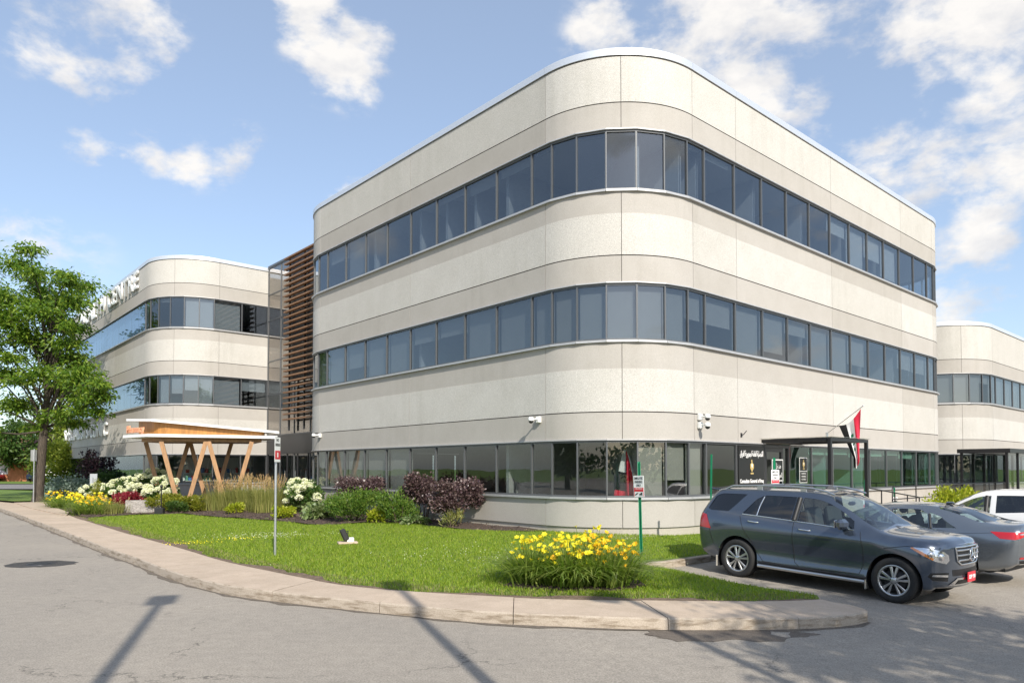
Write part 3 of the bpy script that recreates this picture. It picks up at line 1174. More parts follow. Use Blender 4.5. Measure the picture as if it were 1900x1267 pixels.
for fi, (fl, bl) in enumerate(((F1, B1), (F2, B2), (F3, B3))):
    for k in range(nv):
        ri = k - 22                                       # index along the right face
        gl = 'glass_office'
        if fi == 0:
            gl = 'glass_teal' if ri >= 3 else 'glass_shop'
            if ri in (2,): continue                       # entrance door bay
        bm_ = 'blind_light' if (fi == 2 and ri >= 0) else 'blind_fabric'
        add_window(mp, line[k], line[k + 1], fl[0], fl[1], main, bl[k], gl, bm_)
# glazed strip of the far sides, unseen from the road
for fl in (F1, F2, F3):
    for a, b in ((0.01, vl[0]), (corner2[-1], brk[7] - .57), (brk[7] - .57, mp.L - .01)):
        for i in range(6):
            add_window(mp, a + (b - a) * i / 6, a + (b - a) * (i + 1) / 6, fl[0], fl[1], main, 1.0)
# partitions seen through the glass
for fi, ks in ((0, (14, 19, 22, 25, 27, 29)), (1, (9, 11, 13, 17, 21, 24, 26, 29, 31)), (2, (9, 11, 12, 13, 14, 19, 21, 22, 24, 26, 28, 30))):
    fl = (F1, F2, F3)[fi]
    for k in ks:
        p, n = mp.at(line[k] + .12)
        q = p - n * .35; e = p - n * 3.6
        d = (e - q).normalized(); t = Vector((-d.y, d.x)) * .06
        MB().prism([tuple(q - t), tuple(q + t), tuple(e + t), tuple(e - t)], fl[0] - .8, fl[1] + .06).build('partition', MATS['interior_wall'], main)

# entrance door bay of the right face
s0, s1 = line[24], line[25]
p, q = mp.at(s0)[0], mp.at(s1)[0]
xa, xb = p.x, q.x
door = MB()
door.bb(xa, xa + .06, .0, .12, .35, 2.717); door.bb(xb - .06, xb, .0, .12, .35, 2.717)
door.bb(xa + .06, xb - .06, .0, .12, 2.62, 2.717)
door.bb(xa + .06, xa + .16, .02, .10, .37, 2.62); door.bb(xb - .46, xb - .36, .02, .10, .37, 2.62)
door.bb(xa + .16, xb - .46, .02, .10, 2.50, 2.62); door.bb(xa + .16, xb - .46, .02, .10, .37, .62)
door.bb(xb - .36, xb - .06, .02, .10, .35, .45)
dr = door.build('entrance_door', MATS['frame_dark'], main)
MB().bb(xa + .16, xb - .46, .054, .066, .62, 2.5).build('door_pane', MATS['glass_shop'], dr)
MB().bb(xb - .36, xb - .06, .054, .066, .45, 2.62).build('side_pane', MATS['glass_shop'], dr)
MB().tube([(xb - .52, -.04, 1.0), (xb - .52, -.04, 1.75)], .014).tube([(xb - .52, -.04, 1.05), (xb - .52, .03, 1.05)], .01).tube([(xb - .52, -.04, 1.7), (xb - .52, .03, 1.7)], .01).build('door_handle', MATS['steel'], dr)
MB().bb(xa - .02, xb + .02, -.05, .0, .30, .36).build('threshold', MATS['steel'], dr)

# ---------------------------------------------------------------- left wing
wingB = empty('office_building', (BC.x, BC.y, 0), TH)
tag(wingB, 'rounded three storey office wing carrying large white CENTRE letters behind the tall tree', 'building', 'joined blocks of the office complex')
bp_ = Path([(14, 52.1), (-3.06, 52.1), (-3.06, 26.55), (2.28, 26.55)], [0, RC, RC, 0])
bb_ = bp_.breaks
jB = [0, bb_[1], bb_[1] + arc / 2, bb_[2], bb_[2] + 6.68, bb_[2] + 13.36, bb_[3], bb_[3] + arc / 2, bb_[4], bp_.L]
facade(bp_, jB, [BASE, SP1, SP2, TOP3], wingB, 12.61)
floors_and_core(bp_, [F1, F2, F3], 12.61, wingB, closing=[(12, 26.7), (13.8, 52)], core=(3.5, 13, 31.5, 47))
lb = corner_facets(bb_[2] - .0, bb_[3] - .2, 14)
cb = corner_facets(bb_[3] - .2, bb_[4] - .25, 6)
rb = [cb[-1], cb[-1] + 1.42, bp_.L - .03]
lineB = lb + cb[1:] + rb[1:]
fb = corner_facets(bb_[1], bb_[2], 6)
lineB = fb + lineB[1:]
BB3 = [1] * 6 + [1.0] * 14 + [.15, .1, .12, .0, 1, 1] + [1, 0]
BB2 = [1] * 6 + [1.0] * 14 + [0, .0, 1, .62, .5, 1] + [1, .42]
BB1 = [0] * 28
for fi, (fl, bl) in enumerate(((F1, BB1), (F2, BB2), (F3, BB3))):
    for k in range(len(lineB) - 1):
        add_window(bp_, lineB[k], lineB[k + 1], fl[0], fl[1], wingB, bl[k], 'glass_flush' if 6 <= k < 20 else 'glass_shop' if fi == 0 else 'glass_office', 'blind_light' if fi else 'blind_fabric')
for k in range(7):
    for fl in (F1, F2, F3):
        add_window(bp_, .1 + (bb_[1] - .1) * k / 7, .1 + (bb_[1] - .1) * (k + 1) / 7, fl[0], fl[1], wingB, 1.0)
# pharmacy shelves behind the ground floor glass of the wing's short face
sh = MB()
sr = random.Random(11)
for z in (.55, .95, 1.35, 1.75, 2.15):
    sh.bb(-1.4, 2.2, 28.2, 28.55, z, z + .03)
sh.bb(-1.4, 2.2, 28.55, 28.6, .3, 2.6)
shelf = sh.build('pharmacy_shelf', MATS['white_paint'], wingB)
for zi, z in enumerate((.98, 1.38, 1.78)):
    x = -1.3
    while x < 2.1:
        w_ = sr.uniform(.06, .16); h_ = sr.uniform(.12, .28)
        mname = sr.choice(['box_white', 'box_white', 'box_blue', 'box_red', 'box_green'])
        if mname not in MATS:
            simple('box_white', (.75, .75, .74), .5); simple('box_blue', (.10, .25, .55), .5); simple('box_red', (.55, .08, .07), .5); simple('box_green', (.2, .45, .3), .5)
        MB().rbox((x + w_ / 2, 28.35, z + h_ / 2), (w_, .14, h_), .012).build('medicine_box', MATS[mname], shelf)
        x += w_ + sr.uniform(.01, .10)

# ---------------------------------------------------------------- right wing, two storeys
wingC = empty('office_building', (BC.x, BC.y, 0), TH)
tag(wingC, 'lower two storey office wing with rounded corner beyond the consulate railing', 'building', 'joined blocks of the office complex')
cp = Path([(23.05, 9), (26.2, 9), (26.2, .1), (60, .1), (60, 16)], [0, 0, RC, RC, 0])
cb_ = cp.breaks
jC = [0, 3.15, cb_[2], cb_[2] + arc / 2, cb_[3]] + [cb_[3] + (cb_[4] - cb_[3]) * i / 5 for i in range(1, 6)] + [cb_[4] + arc / 2, cb_[5], cp.L]
facade(cp, jC, [BASE, SP1, TOP2], wingC, 9.14)
floors_and_core(cp, [F1, F2], 9.14, wingC, closing=[(23.2, 16)], core=(31, 55, 5.2, 14))
vc = corner_facets(3.3, cb_[2] - .57, 4) + corner_facets(cb_[2] - .57, cb_[3] + .57, 7)[1:] + corner_facets(cb_[3] + .57, cb_[4] - .57, 18)[1:] + corner_facets(cb_[4] - .57, cb_[5] + .57, 7)[1:]
cr = random.Random(4)
for fi, fl in enumerate((F1, F2)):
    for k in range(len(vc) - 1):
        add_window(cp, vc[k], vc[k + 1], fl[0], fl[1], wingC, 0 if fi == 0 else cr.choice([1, 1, 1, .3]), 'glass_office', 'blind_fabric')

# ---------------------------------------------------------------- glazed stair link with timber louvres
linkb = empty('glass_link', (BC.x, BC.y, 0), TH)
tag(linkb, 'bronze glazed stair link with horizontal timber louvres between two office blocks', 'building')
LX = 2.28
levels = [3.75, 5.9, 7.7, 9.9, 11.3, 12.72]
ys = [26.5, 24.9, 23.2, 21.4, 19.6, 18.7]
fr = MB()
for y in ys: fr.bb(LX - .03, LX + .05, y - .03, y + .03, .3, 12.75)
for z in levels: fr.bb(LX - .025, LX + .05, 18.7, 26.5, z - .03, z + .03)
fr.bb(LX - .06, LX + .4, 18.5, 26.5, 12.75, 12.86)
lf = fr.build('link_frame', MATS['frame_grey'], linkb)
for y0, y1 in zip(ys, ys[1:]):
    for z0, z1 in zip(levels, levels[1:]):
        MB().bb(LX + .002, LX + .014, y1 + .03, y0 - .03, z0 + .03, z1 - .03).build('pane', MATS['glass_bronze'], linkb)
MB().bb(LX + 3.2, LX + 3.4, 18.5, 26.6, -.1, 12.6).build('back_wall', MATS['interior_wall'], linkb)
MB().bb(LX + .1, LX + 8, 18.5, 26.6, 12.55, 12.7).build('roof', MATS['plinth'], linkb)
for z in (4.0, 8.0):
    MB().bb(LX + .12, LX + 3.2, 18.5, 26.6, z - .2, z + .15).build('landing', MATS['interior_dark'], linkb)
# entrance at the foot of the link
en = MB()
en.bb(LX - .05, LX + .3, 18.6, 26.5, 2.75, 3.72)
ent = en.build('entrance_header', MATS['frame_dark'], linkb)
for i, y in enumerate((26.4, 25.2, 24.0, 22.8, 21.6, 20.4, 19.2)):
    MB().bb(LX - .03, LX + .05, y - .035, y + .035, .3, 2.75).build('door_post', MATS['frame_dark'], linkb)
for a, b in zip((26.4, 25.2, 24.0, 22.8, 21.6, 20.4), (25.2, 24.0, 22.8, 21.6, 20.4, 19.2)):
    dp = MB().bb(LX, LX + .012, b + .035, a - .035, .35, 2.75).build('door_pane', MATS['glass_shop'], linkb)
    MB().tube([(LX - .05, b + .15, .95), (LX - .05, b + .15, 1.9)], .014).build('door_handle', MATS['steel'], dp)


def wood(name, c, s=1.0, rough=.55):
    m, nt, b = new_mat(name)
    v = coords(nt, (1, 1, .18), 'Object')
    n1 = noise(nt, v, 16 * s, 5, .6, .8); n2 = noise(nt, v, 1.4, 3)
    a = ramp(nt, n1, .3, tuple(k * .72 for k in c), .7, tuple(k * 1.2 for k in c)).outputs[0]
    d = ramp(nt, n2, .3, (.9, .9, .9), .7, (1.1, 1.08, 1.05)).outputs[0]
    nt.links.new(mixc(nt, 1, a, d, 'MULTIPLY'), b.inputs['Base Color'])
    b.inputs['Roughness'].default_value = rough
    return m


wood('cedar_louvre', (.235, .125, .062))
wood('canopy_timber', (.36, .205, .10))
wood('canopy_lining', (.40, .185, .045), .6, .4)
MB().bb(LX - .14, LX - .10, 18.75, 23.55, 6.4, 12.72).build('louvre_backing', MATS['frame_dark'], linkb)
for y in (23.3, 21.6, 19.9):
    MB().bb(LX - .28, LX - .20, y - .04, y + .04, 3.9, 12.7).build('louvre_post', MATS['frame_dark'], linkb)
lz = MB(); lz.bb(-.085, .085, -2.45, 2.45, -.036, .036)
lme = lz.mesh('louvre_slat', MATS['cedar_louvre'])
nsl = 31
for i in range(nsl):
    link('louvre_slat', lme, linkb, (LX - .36, 21.15, 4.45 + (12.55 - 4.45) * i / (nsl - 1)))

# ================================================================= things on and around the building
def bl(x, y, z=0.0):                                       # building frame -> world point
    a, b = W(x, y)
    return Vector((a, b, z))


# --- concrete walk along the right face
walk = empty('consulate_walk'); tag(walk, kind='structure')
for i in range(14):
    x0, x1_ = 4.5 + i * 2.0, 6.5 + i * 2.0
    q = [bl(x0 + .004, .05), bl(x1_ - .004, .05), bl(x1_ - .004, -2.35), bl(x0 + .004, -2.35)]
    MB().prism([(p.x, p.y) for p in q], -.25, .34).build('slab', MATS['walk_concrete'], walk)
# verge between the walk and the stall kerb
vg = [bl(4.5, -2.35), bl(32.5, -2.35), Vector((26.9, 36.3)), Vector((18.9, 29.2)), Vector((13.1, 24.0)), Vector((8.9, 20.2)), Vector((6.5, 18.05)), Vector((4.52, 16.26))]
tag(sheet('verge', [(p.x, p.y) for p in vg], .8, lambda x, y: max(road_z(x, y) + .13, .02), MATS['turf']), kind='structure')

# --- roof letters and wall letters of the left wing (standing off the wall, facing the road)
def wall_letters(body, size, name, label, x, y, z, mat, depth, left=True, width=None, group=None, spacing=1.05):
    root = empty(name, bl(x, y, z), TH + (-math.pi / 2 if left else 0))
    tag(root, label, 'sign', group)
    n = len(body)
    # advance widths from the whole line so that each letter stands as its own piece
    full = text_mesh(body.replace(' ', ' '), size, mat, .01, spacing=spacing)
    xs0 = 0.0
    adv = []
    for i in range(n):
        a = text_mesh(body[:i + 1] + '.', size, mat, .01, align='LEFT', spacing=spacing)
        xs = [v.co.x for v in a.vertices]
        adv.append(max(xs) if xs else 0)
        bpy.data.meshes.remove(a)
    tot = adv[-1]
    k = (width / tot) if width else 1
    prev = 0.0
    for i, ch in enumerate(body):
        st = adv[i - 1] if i else 0.0
        if ch != ' ':
            me = text_mesh(ch, size, mat, depth / 2, align='LEFT', bold=.012)
            for v in me.vertices: v.co.x *= k
            o = link('letter', me, root, ((st - tot / 2) * k, -depth / 2 - .03, 0))
            o.rotation_euler = (math.pi / 2, 0, 0)
    bpy.data.meshes.remove(full)
    return root


simple('letter_white', (.80, .80, .78), .4)
simple('letter_orange', (.78, .36, .20), .45)
wall_letters('HEALTH CENTRE', 1.35, 'roof_sign', 'large white raised letters ending in CENTRE along the top of the wing', -3.06, 37.9, 12.02, MATS['letter_white'], .10, width=14.6)
wall_letters('SPECIALISTS CLINIC', 1.15, 'wall_sign', 'white raised letters on the wing wall between the lower two window bands', -3.06, 43.6, 4.33, MATS['letter_white'], .10, width=13.2)

# --- timber entrance canopy on V columns
can = empty('entrance_canopy', (-13.3, 31.2, lawn_z(-13.3, 31.2)))
tag(can, 'entrance canopy of two white roof plates and orange timber on slanted V columns', 'canopy')
off = Vector((-13.3, 31.2, lawn_z(-13.3, 31.2)))
lo_ = [(-14.87, 29.2), (-10.2, 31.15), (-11.6, 33.7), (-16.4, 33.0), (-16.6, 30.55)]
up_ = [(-14.75, 29.25), (-10.15, 31.2), (-11.5, 33.8), (-16.2, 33.2), (-16.55, 30.7)]
loc2 = lambda P: [(p[0] - off.x, p[1] - off.y) for p in P]
MB().prism(loc2(lo_), 3.30 - off.z, 3.42 - off.z).build('lower_roof', MATS['white_paint'], can)
def up_z(x, y): return 4.03 - .088 * (x + 14.75) - .03 * max(0, -14.75 - x)
u = MB()
V = [(x - off.x, y - off.y, up_z(x, y) - off.z) for x, y in up_] + [(x - off.x, y - off.y, up_z(x, y) - .10 - off.z) for x, y in up_]
u.add(V, [(0, 1, 2, 3, 4), (9, 8, 7, 6, 5)] + [(i, (i + 1) % 5, 5 + (i + 1) % 5, 5 + i) for i in range(5)])
u.build('upper_roof', MATS['white_paint'], can)
# timber lining between the plates, set back from their edges
cen = Vector((-13.5, 31.6))
inn = [Vector(p).lerp(cen, .16) for p in lo_]
li = MB()
ring = []
for i in range(5):                                        # soften the plan corners
    a, b, c = inn[i - 1], inn[i], inn[(i + 1) % 5]
    ring += [b + (a - b).normalized() * .3, b + (a - b).normalized() * .08 + (c - b).normalized() * .08, b + (c - b).normalized() * .3]
n = len(ring)
for i in range(n):
    p, q = ring[i], ring[(i + 1) % n]
    li.add([(p.x - off.x, p.y - off.y, 3.42 - off.z), (q.x - off.x, q.y - off.y, 3.42 - off.z), (q.x - off.x, q.y - off.y, up_z(q.x, q.y) - .10 - off.z), (p.x - off.x, p.y - off.y, up_z(p.x, p.y) - .10 - off.z)], [(0, 1, 2, 3)], 0, True)
li.build('timber_lining', MATS['canopy_lining'], can)
inn2 = [Vector(p).lerp(cen, .22) for p in lo_]
MB().prism([(p.x - off.x, p.y - off.y) for p in inn2], 3.14 - off.z, 3.30 - off.z).build('soffit_beam', MATS['canopy_timber'], can)
e1 = Vector((.93, .36, 0))
vb = [((-13.75, 30.0), .86), ((-12.05, 30.65), .86), ((-15.35, 31.9), .86), ((-13.65, 32.5), .86)]
cm_ = MB()
for (bx, by), hw in vb:
    for sg in (-1, 1):
        b0 = Vector((bx, by, 0)) + e1 * .10 * sg - off; b0.z = lawn_z(bx, by) - .05 - off.z
        t0 = Vector((bx, by, 0)) + e1 * hw * sg - off; t0.z = 3.16 - off.z
        d = (t0 - b0).normalized(); nn = Vector((-e1.y, e1.x, 0)); sd = d.cross(nn).normalized()
        V = []
        for p in (b0, t0):
            for a, b in ((-1, -1), (1, -1), (1, 1), (-1, 1)): V.append(p + sd * .085 * a + nn * .07 * b)
        MB().add(V, [(0, 1, 2, 3), (7, 6, 5, 4), (0, 4, 5, 1), (1, 5, 6, 2), (2, 6, 7, 3), (3, 7, 4, 0)]).build('column', MATS['canopy_timber'], can)
        MB().box(tuple(b0 + d * .12), (.24, .20, .22)).build('column_shoe', MATS['black_metal'], can)
# orange letters standing on the lower plate's left edge
lt = empty('canopy_sign', (-15.75, 29.87, 3.43), math.atan2(29.2 - 30.55, -14.87 + 16.6))
tag(lt, 'small orange standing letters on the left edge of the timber canopy', 'sign')
me = text_mesh('Pharmacy', .42, MATS['letter_orange'], .03, bold=.01, width=1.5)
o = link('lettering', me, lt, (-.05, .05, .2)); o.rotation_euler = (math.pi / 2, 0, 0)

# --- black frame canopy at the consulate door
fc = empty('door_canopy', bl(6.2, -2.0, .34), TH)
tag(fc, 'black steel frame canopy over the consulate door beside the hanging flag', 'canopy')
for nme, a, b in (('beam', (0, 0, 2.42), (0, 2.0, 2.42)), ('beam', (2.35, 0, 2.42), (2.35, 2.0, 2.42)), ('beam', (0, 0, 2.42), (2.35, 0, 2.42)), ('beam', (0, 1.96, 2.42), (2.35, 1.96, 2.42))):
    lo = [min(p, q) - .045 for p, q in zip(a, b)]; hi = [max(p, q) + .045 for p, q in zip(a, b)]
    MB().bb(lo[0], hi[0], lo[1] + (.0 if a[1] == b[1] else .12), hi[1] - (.0 if a[1] == b[1] else .12), 2.42, 2.51).build('beam', MATS['black_metal'], fc)
for x in (0, 2.35): MB().bb(x - .045, x + .045, -.045, .045, 0, 2.42).build('post', MATS['black_metal'], fc)
glass('roof_poly', (.80, .80, .76), .08, 1.45)
MB().bb(-.1, 2.45, -.1, 2.0, 2.525, 2.545).build('roof_sheet', MATS['roof_poly'], fc)

# --- consulate sign in the bay beside the door
def arabic(rows):
    """rows of presentation forms given in reading order are laid out right to left"""
    return ''.join(reversed(rows))
sgn_txt = arabic(list('\uFE8D\uFEDF\uFED8\uFEE8\uFEBC\uFEE0\uFEF4\uFE94 \uFE8D\uFEDF\uFECC\uFE8E\uFEE3\uFE94 \uFEDF\uFEA0\uFEE4\uFEEC\uFEEE\uFEAD\uFEF3\uFE94 \uFE8D\uFEDF\uFECC\uFEAE\uFE8D\uFED5'))
cs = empty('consulate_sign', bl(5.57, -.012, 1.33), TH)
tag(cs, 'black consulate window sign with white Arabic and English lettering and gold eagle emblem', 'sign')
MB().bb(-.70, .70, -.006, .006, 0, 1.33).build('board', MATS['sign_black'], cs)
def flat_text(body, size, x, z, mat, parent, width=None, y=-.012, bold=0, name='lettering'):
    me = text_mesh(body, size, mat, .002, bold=bold, width=width)
    o = link(name, me, parent, (x, y, z)); o.rotation_euler = (math.pi / 2, 0, 0)
    return o
flat_text(sgn_txt, .22, 0, 1.09, MATS['sign_white'], cs, 1.26, bold=.004)
flat_text('Consulate General of Iraq', .15, 0, .31, MATS['sign_white'], cs, 1.28, bold=.004)
def eagle(parent, x, z, h, y=-.014):
    e = MB()
    k = h / 1.0
    def poly(P, m=0, yy=0.0):
        V = [(x + a * k, y + yy, z + b * k) for a, b in P] + [(x + a * k, y + yy + .006, z + b * k) for a, b in P]
        nn = len(P)
        e.add(V, [tuple(range(nn)), tuple(reversed(range(nn, 2 * nn)))] + [(i, (i + 1) % nn, nn + (i + 1) % nn, nn + i) for i in range(nn)], m)
    poly([(-.07, .30), (.07, .30), (.10, .05), (.08, -.25), (0, -.38), (-.08, -.25), (-.10, .05)])      # body
    poly([(-.05, .31), (-.11, .42), (-.03, .50), (.05, .47), (.06, .31)])                                 # head turned aside
    for s in (-1, 1):                                                                                     # wings hanging down
        for j, (w0, l) in enumerate(((.11, .34), (.16, .30), (.21, .22))):
            poly([(s * (w0 - .035), .26 - j * .03), (s * (w0 + .015), .24 - j * .03), (s * (w0 + .015), .24 - l - .12), (s * (w0 - .03), .22 - l - .10)], 0, -.002 * j)
    poly([(-.06, .20), (.06, .20), (.06, .02), (0, -.08), (-.06, .02)], 1, -.006)                        # shield
    poly([(-.20, -.40), (.20, -.40), (.18, -.50), (-.18, -.50)], 2, -.004)                               # scroll
    e.build('emblem', [MATS['gold'], MATS['sign_white'], MATS['gold']], parent)
eagle(cs, 0, .72, .42)
# door sign and window notice
ds = empty('door_sign', bl(7.02, -.03, 1.62), TH); tag(ds, 'square black sign with white frame and Arabic lettering on the glass door', 'sign')
MB().bb(-.33, .33, -.005, .005, 0, .66).build('frame', MATS['sign_white'], ds)
MB().bb(-.295, .295, -.010, -.0055, .035, .625).build('board', MATS['sign_black'], ds)
flat_text(arabic(list('\uFEE3\uFEAA\uFEA7\uFEDE')), .24, 0, .46, MATS['sign_white'], ds, .36)
flat_text(arabic(list('\uFE8D\uFEDF\uFEE4\uFEAE\uFE8D\uFE9F\uFECC\uFEF4\uFEE6')), .2, 0, .18, MATS['sign_white'], ds, .50)
wsn = empty('window_notice', bl(8.66, -.015, 1.55), TH); tag(wsn, 'narrow black notice with gold emblem stuck on the teal window', 'sign')
MB().bb(-.25, .25, -.005, .005, 0, .80).build('frame', MATS['sign_white'], wsn)
MB().bb(-.23, .23, -.010, -.0055, .38, .78).build('board', MATS['sign_black'], wsn)
MB().bb(-.23, .23, -.010, -.0055, .02, .36).build('board', MATS['sign_black'], wsn)
eagle(wsn, 0, .58, .30, -.016)
for i, t_ in enumerate(('OFFICE', 'ENTRANCE', 'CLOSED')):
    flat_text(t_, .07, 0, .29 - i * .09, MATS['sign_white'], wsn, .28, y=-.013)

# --- flag on its slanted pole
fl = empty('flag', bl(10.3, 0, 3.13), TH)
tag(fl, 'red white and black flag hanging from a slanted pole above the door canopy', 'flag')
tip = Vector((-.28, -1.25, .80))
MB().tube([(0, .02, 0), tuple(tip * 1.04)], .014, 8).lathe([(0, .03), (.025, .015), (.028, 0), (.02, -.02)], 10, center=tuple(tip * 1.06)).build('pole', MATS['steel'], fl)
MB().box((0, -.02, 0), (.10, .05, .16)).build('bracket', MATS['steel'], fl)
nu_, nv_ = 24, 30
Vf, Ff, Mf = [], [], []
for i in range(nu_ + 1):
    a = i / nu_                                            # along the hoist: 0 = tip (red edge), 1 = lower (black edge)
    top = tip * (1 - .62 * a) - Vector((0, 0, .03 + .16 * math.sin(math.pi * a)))
    for j in range(nv_ + 1):
        b = j / nv_                                        # down the fly
        g = 1 - math.exp(-3.0 * b)
        ctr = Vector((tip.x + .10, tip.y + .12, 0))
        spread = (1 - .72 * min(1, b * 1.25)) if b < .8 else .28
        p = Vector((ctr.x + (top.x - ctr.x) * spread, ctr.y + (top.y - ctr.y) * spread, top.z - 1.62 * b * (1 - .18 * a)))
        fold = .055 * math.sin(a * 15 + b * 2.2) * (b ** .6)
        p += Vector((fold, fold * .6, 0))
        Vf.append(tuple(p))
for i in range(nu_):
    for j in range(nv_):
        q = i * (nv_ + 1) + j
        Ff.append((q, q + 1, q + nv_ + 2, q + nv_ + 1))
        a, b = (i + .5) / nu_, (j + .5) / nv_
        m_ = 0 if a < 1 / 3 else (1 if a < 2 / 3 else 2)
        if m_ == 1 and .42 < a < .58 and (.28 < b < .36 or .44 < b < .50 or .56 < b < .66) and (int(a * 70) + int(b * 60)) % 3 != 0: m_ = 3
        Mf.append(m_)
fme = np_mesh('cloth', np.array(Vf), np.array(Ff), [MATS['flag_red'], MATS['flag_white'], MATS['flag_black'], MATS['flag_green']], Mf, True)
link('cloth', fme, fl)
# the same flag standing indoors behind the corner glass
fi_ = empty('indoor_flag', bl(1.42, 1.22, .215), TH - .75)
tag(fi_, 'furled red white and black flag on a stand behind the ground floor corner glass', 'flag')
MB().tube([(0, 0, 0), (0, 0, 2.36)], .014, 8).lathe([(.16, 0), (.16, .03), (.03, .05)], 16).build('stand', MATS['gold'], fi_)
Vg, Fg, Mg = [], [], []
for i in range(19):
    a = i / 18
    for j in range(17):
        b = j / 16
        r_ = .04 + .38 * b ** .8
        x = (a - .45) * 2 * r_; y = -.05 - .05 * math.sin(a * 16) * b - .04
        Vg.append((x, y, 2.30 - 1.55 * b - .10 * a))
for i in range(18):
    for j in range(16):
        q = i * 17 + j
        Fg.append((q, q + 1, q + 18, q + 17))
        a, b = (i + .5) / 18, (j + .5) / 16
        Mg.append(2 if (a < .45 and .38 < b < .68) else 1 if (a < .42 and b < .38) or a > .82 else 0)
link('cloth', np_mesh('cloth', np.array(Vg), np.array(Fg), [MATS['flag_red'], MATS['flag_white'], MATS['flag_black']], Mg, True), fi_)

# --- wall cameras
def cctv(x, y, z, face, label, double=False):
    r_ = empty('security_camera', bl(x, y, z), TH + (-math.pi / 2 if face == 'L' else face if isinstance(face, float) else 0))
    tag(r_, label, 'camera', 'security cameras on the office walls')
    for k in range(2 if double else 1):
        dz = -.22 * k
        MB().rbox((0, -.05, dz), (.13, .10, .17), .015).build('mount', MATS['white_plastic'], r_)
        MB().tube([(0, -.08, dz + .02), (-.02, -.26, dz + .0)], .022, 8).build('arm', MATS['white_plastic'], r_)
        MB().lathe([(.0, .09), (.05, .085), (.075, .05), (.078, 0), (.07, -.02)], 18, center=(-.03, -.30, dz - .02)).build('housing', MATS['white_plastic'], r_)
        MB().lathe([(.066, 0), (.060, -.035), (.035, -.062), (0, -.07)], 16, center=(-.03, -.30, dz - .04)).build('lens_dome', MATS['black_plastic'], r_)
cctv(0, 15.72, 3.33, 'L', 'white dome camera on the wall edge beside the timber louvres')
cctv(0, 2.98, 3.31, 'L', 'white dome camera casting a long shadow near the curved corner joint')
cctv(2.95, 0, 3.36, 'R', 'pair of white dome cameras stacked on the wall above the green post', True)
bo_ = empty('wall_hook', bl(5.04, 0, 2.95), TH); tag(bo_, 'small dark bracket on the wall above the consulate sign', 'bracket')
MB().tube([(0, 0, .0), (-.02, -.10, .02), (.06, -.14, .12)], .012, 6).build('arm', MATS['black_metal'], bo_)
MB().bb(-.03, .03, -.02, .0, -.06, .06).build('plate', MATS['black_metal'], bo_)

# --- handrails of the ramp
def railing(pts, label, posts=7, mid=True):
    P = [bl(*p) for p in pts]
    o0 = P[0].copy(); o0.z = .3
    r_ = empty('handrail', o0); tag(r_, label, 'railing', 'ramp handrails by the consulate')
    Q = [p - o0 for p in P]
    d0 = Vector((0, 0, -.07))
    MB().tube([Q[0] + Vector((0, 0, -1.0)), Q[0] + d0] + [Q[0] + (Q[1] - Q[0]).normalized() * .08] + Q[1:], .022, 8).build('top_rail', MATS['black_metal'], r_)
    if mid: MB().tube([q + Vector((0, 0, -.42)) for q in Q], .018, 8).build('mid_rail', MATS['black_metal'], r_)
    for i in range(1, posts):
        t = i / (posts - 1) * (len(Q) - 1)
        k = min(int(t), len(Q) - 2)
        p = Q[k].lerp(Q[k + 1], t - k)
        MB().tube([p, p + Vector((0, 0, -1.05))], .02, 8).build('baluster', MATS['black_metal'], r_)
railing([(9.2, -1.75, 1.42), (13.4, -1.75, 1.02)], 'sloping black ramp handrail beside the canopy post', 5)
railing([(11.9, -1.45, 1.40), (28.5, -1.45, 1.40)], 'long level black handrail in front of the bright shrub', 9)
# --- glazed vestibule on the right
vb_ = empty('glass_vestibule', bl(22.7, -.55, .3), TH); tag(vb_, 'black framed glass entrance vestibule behind the white crossover', 'vestibule')
MB().bb(-.1, 8.0, -1.6, .4, 2.38, 2.56).build('roof', MATS['black_metal'], vb_)
MB().bb(-.05, 7.9, -1.5, .3, 0, .06).build('base', MATS['black_metal'], vb_)
for x in (0, 1.6, 3.2, 4.8, 6.4, 7.8):
    for y in (-1.45, .25): MB().bb(x - .05, x + .05, y - .05, y + .05, .06, 2.38).build('post', MATS['black_metal'], vb_)
for a, b in zip((0, 1.6, 3.2, 4.8, 6.4), (1.6, 3.2, 4.8, 6.4, 7.8)):
    MB().bb(a + .05, b - .05, -1.456, -1.444, .06, 2.38).build('pane', MATS['glass_shop'], vb_)
MB().bb(-.006, .006, -1.4, .2, .06, 2.38).build('pane', MATS['glass_shop'], vb_)

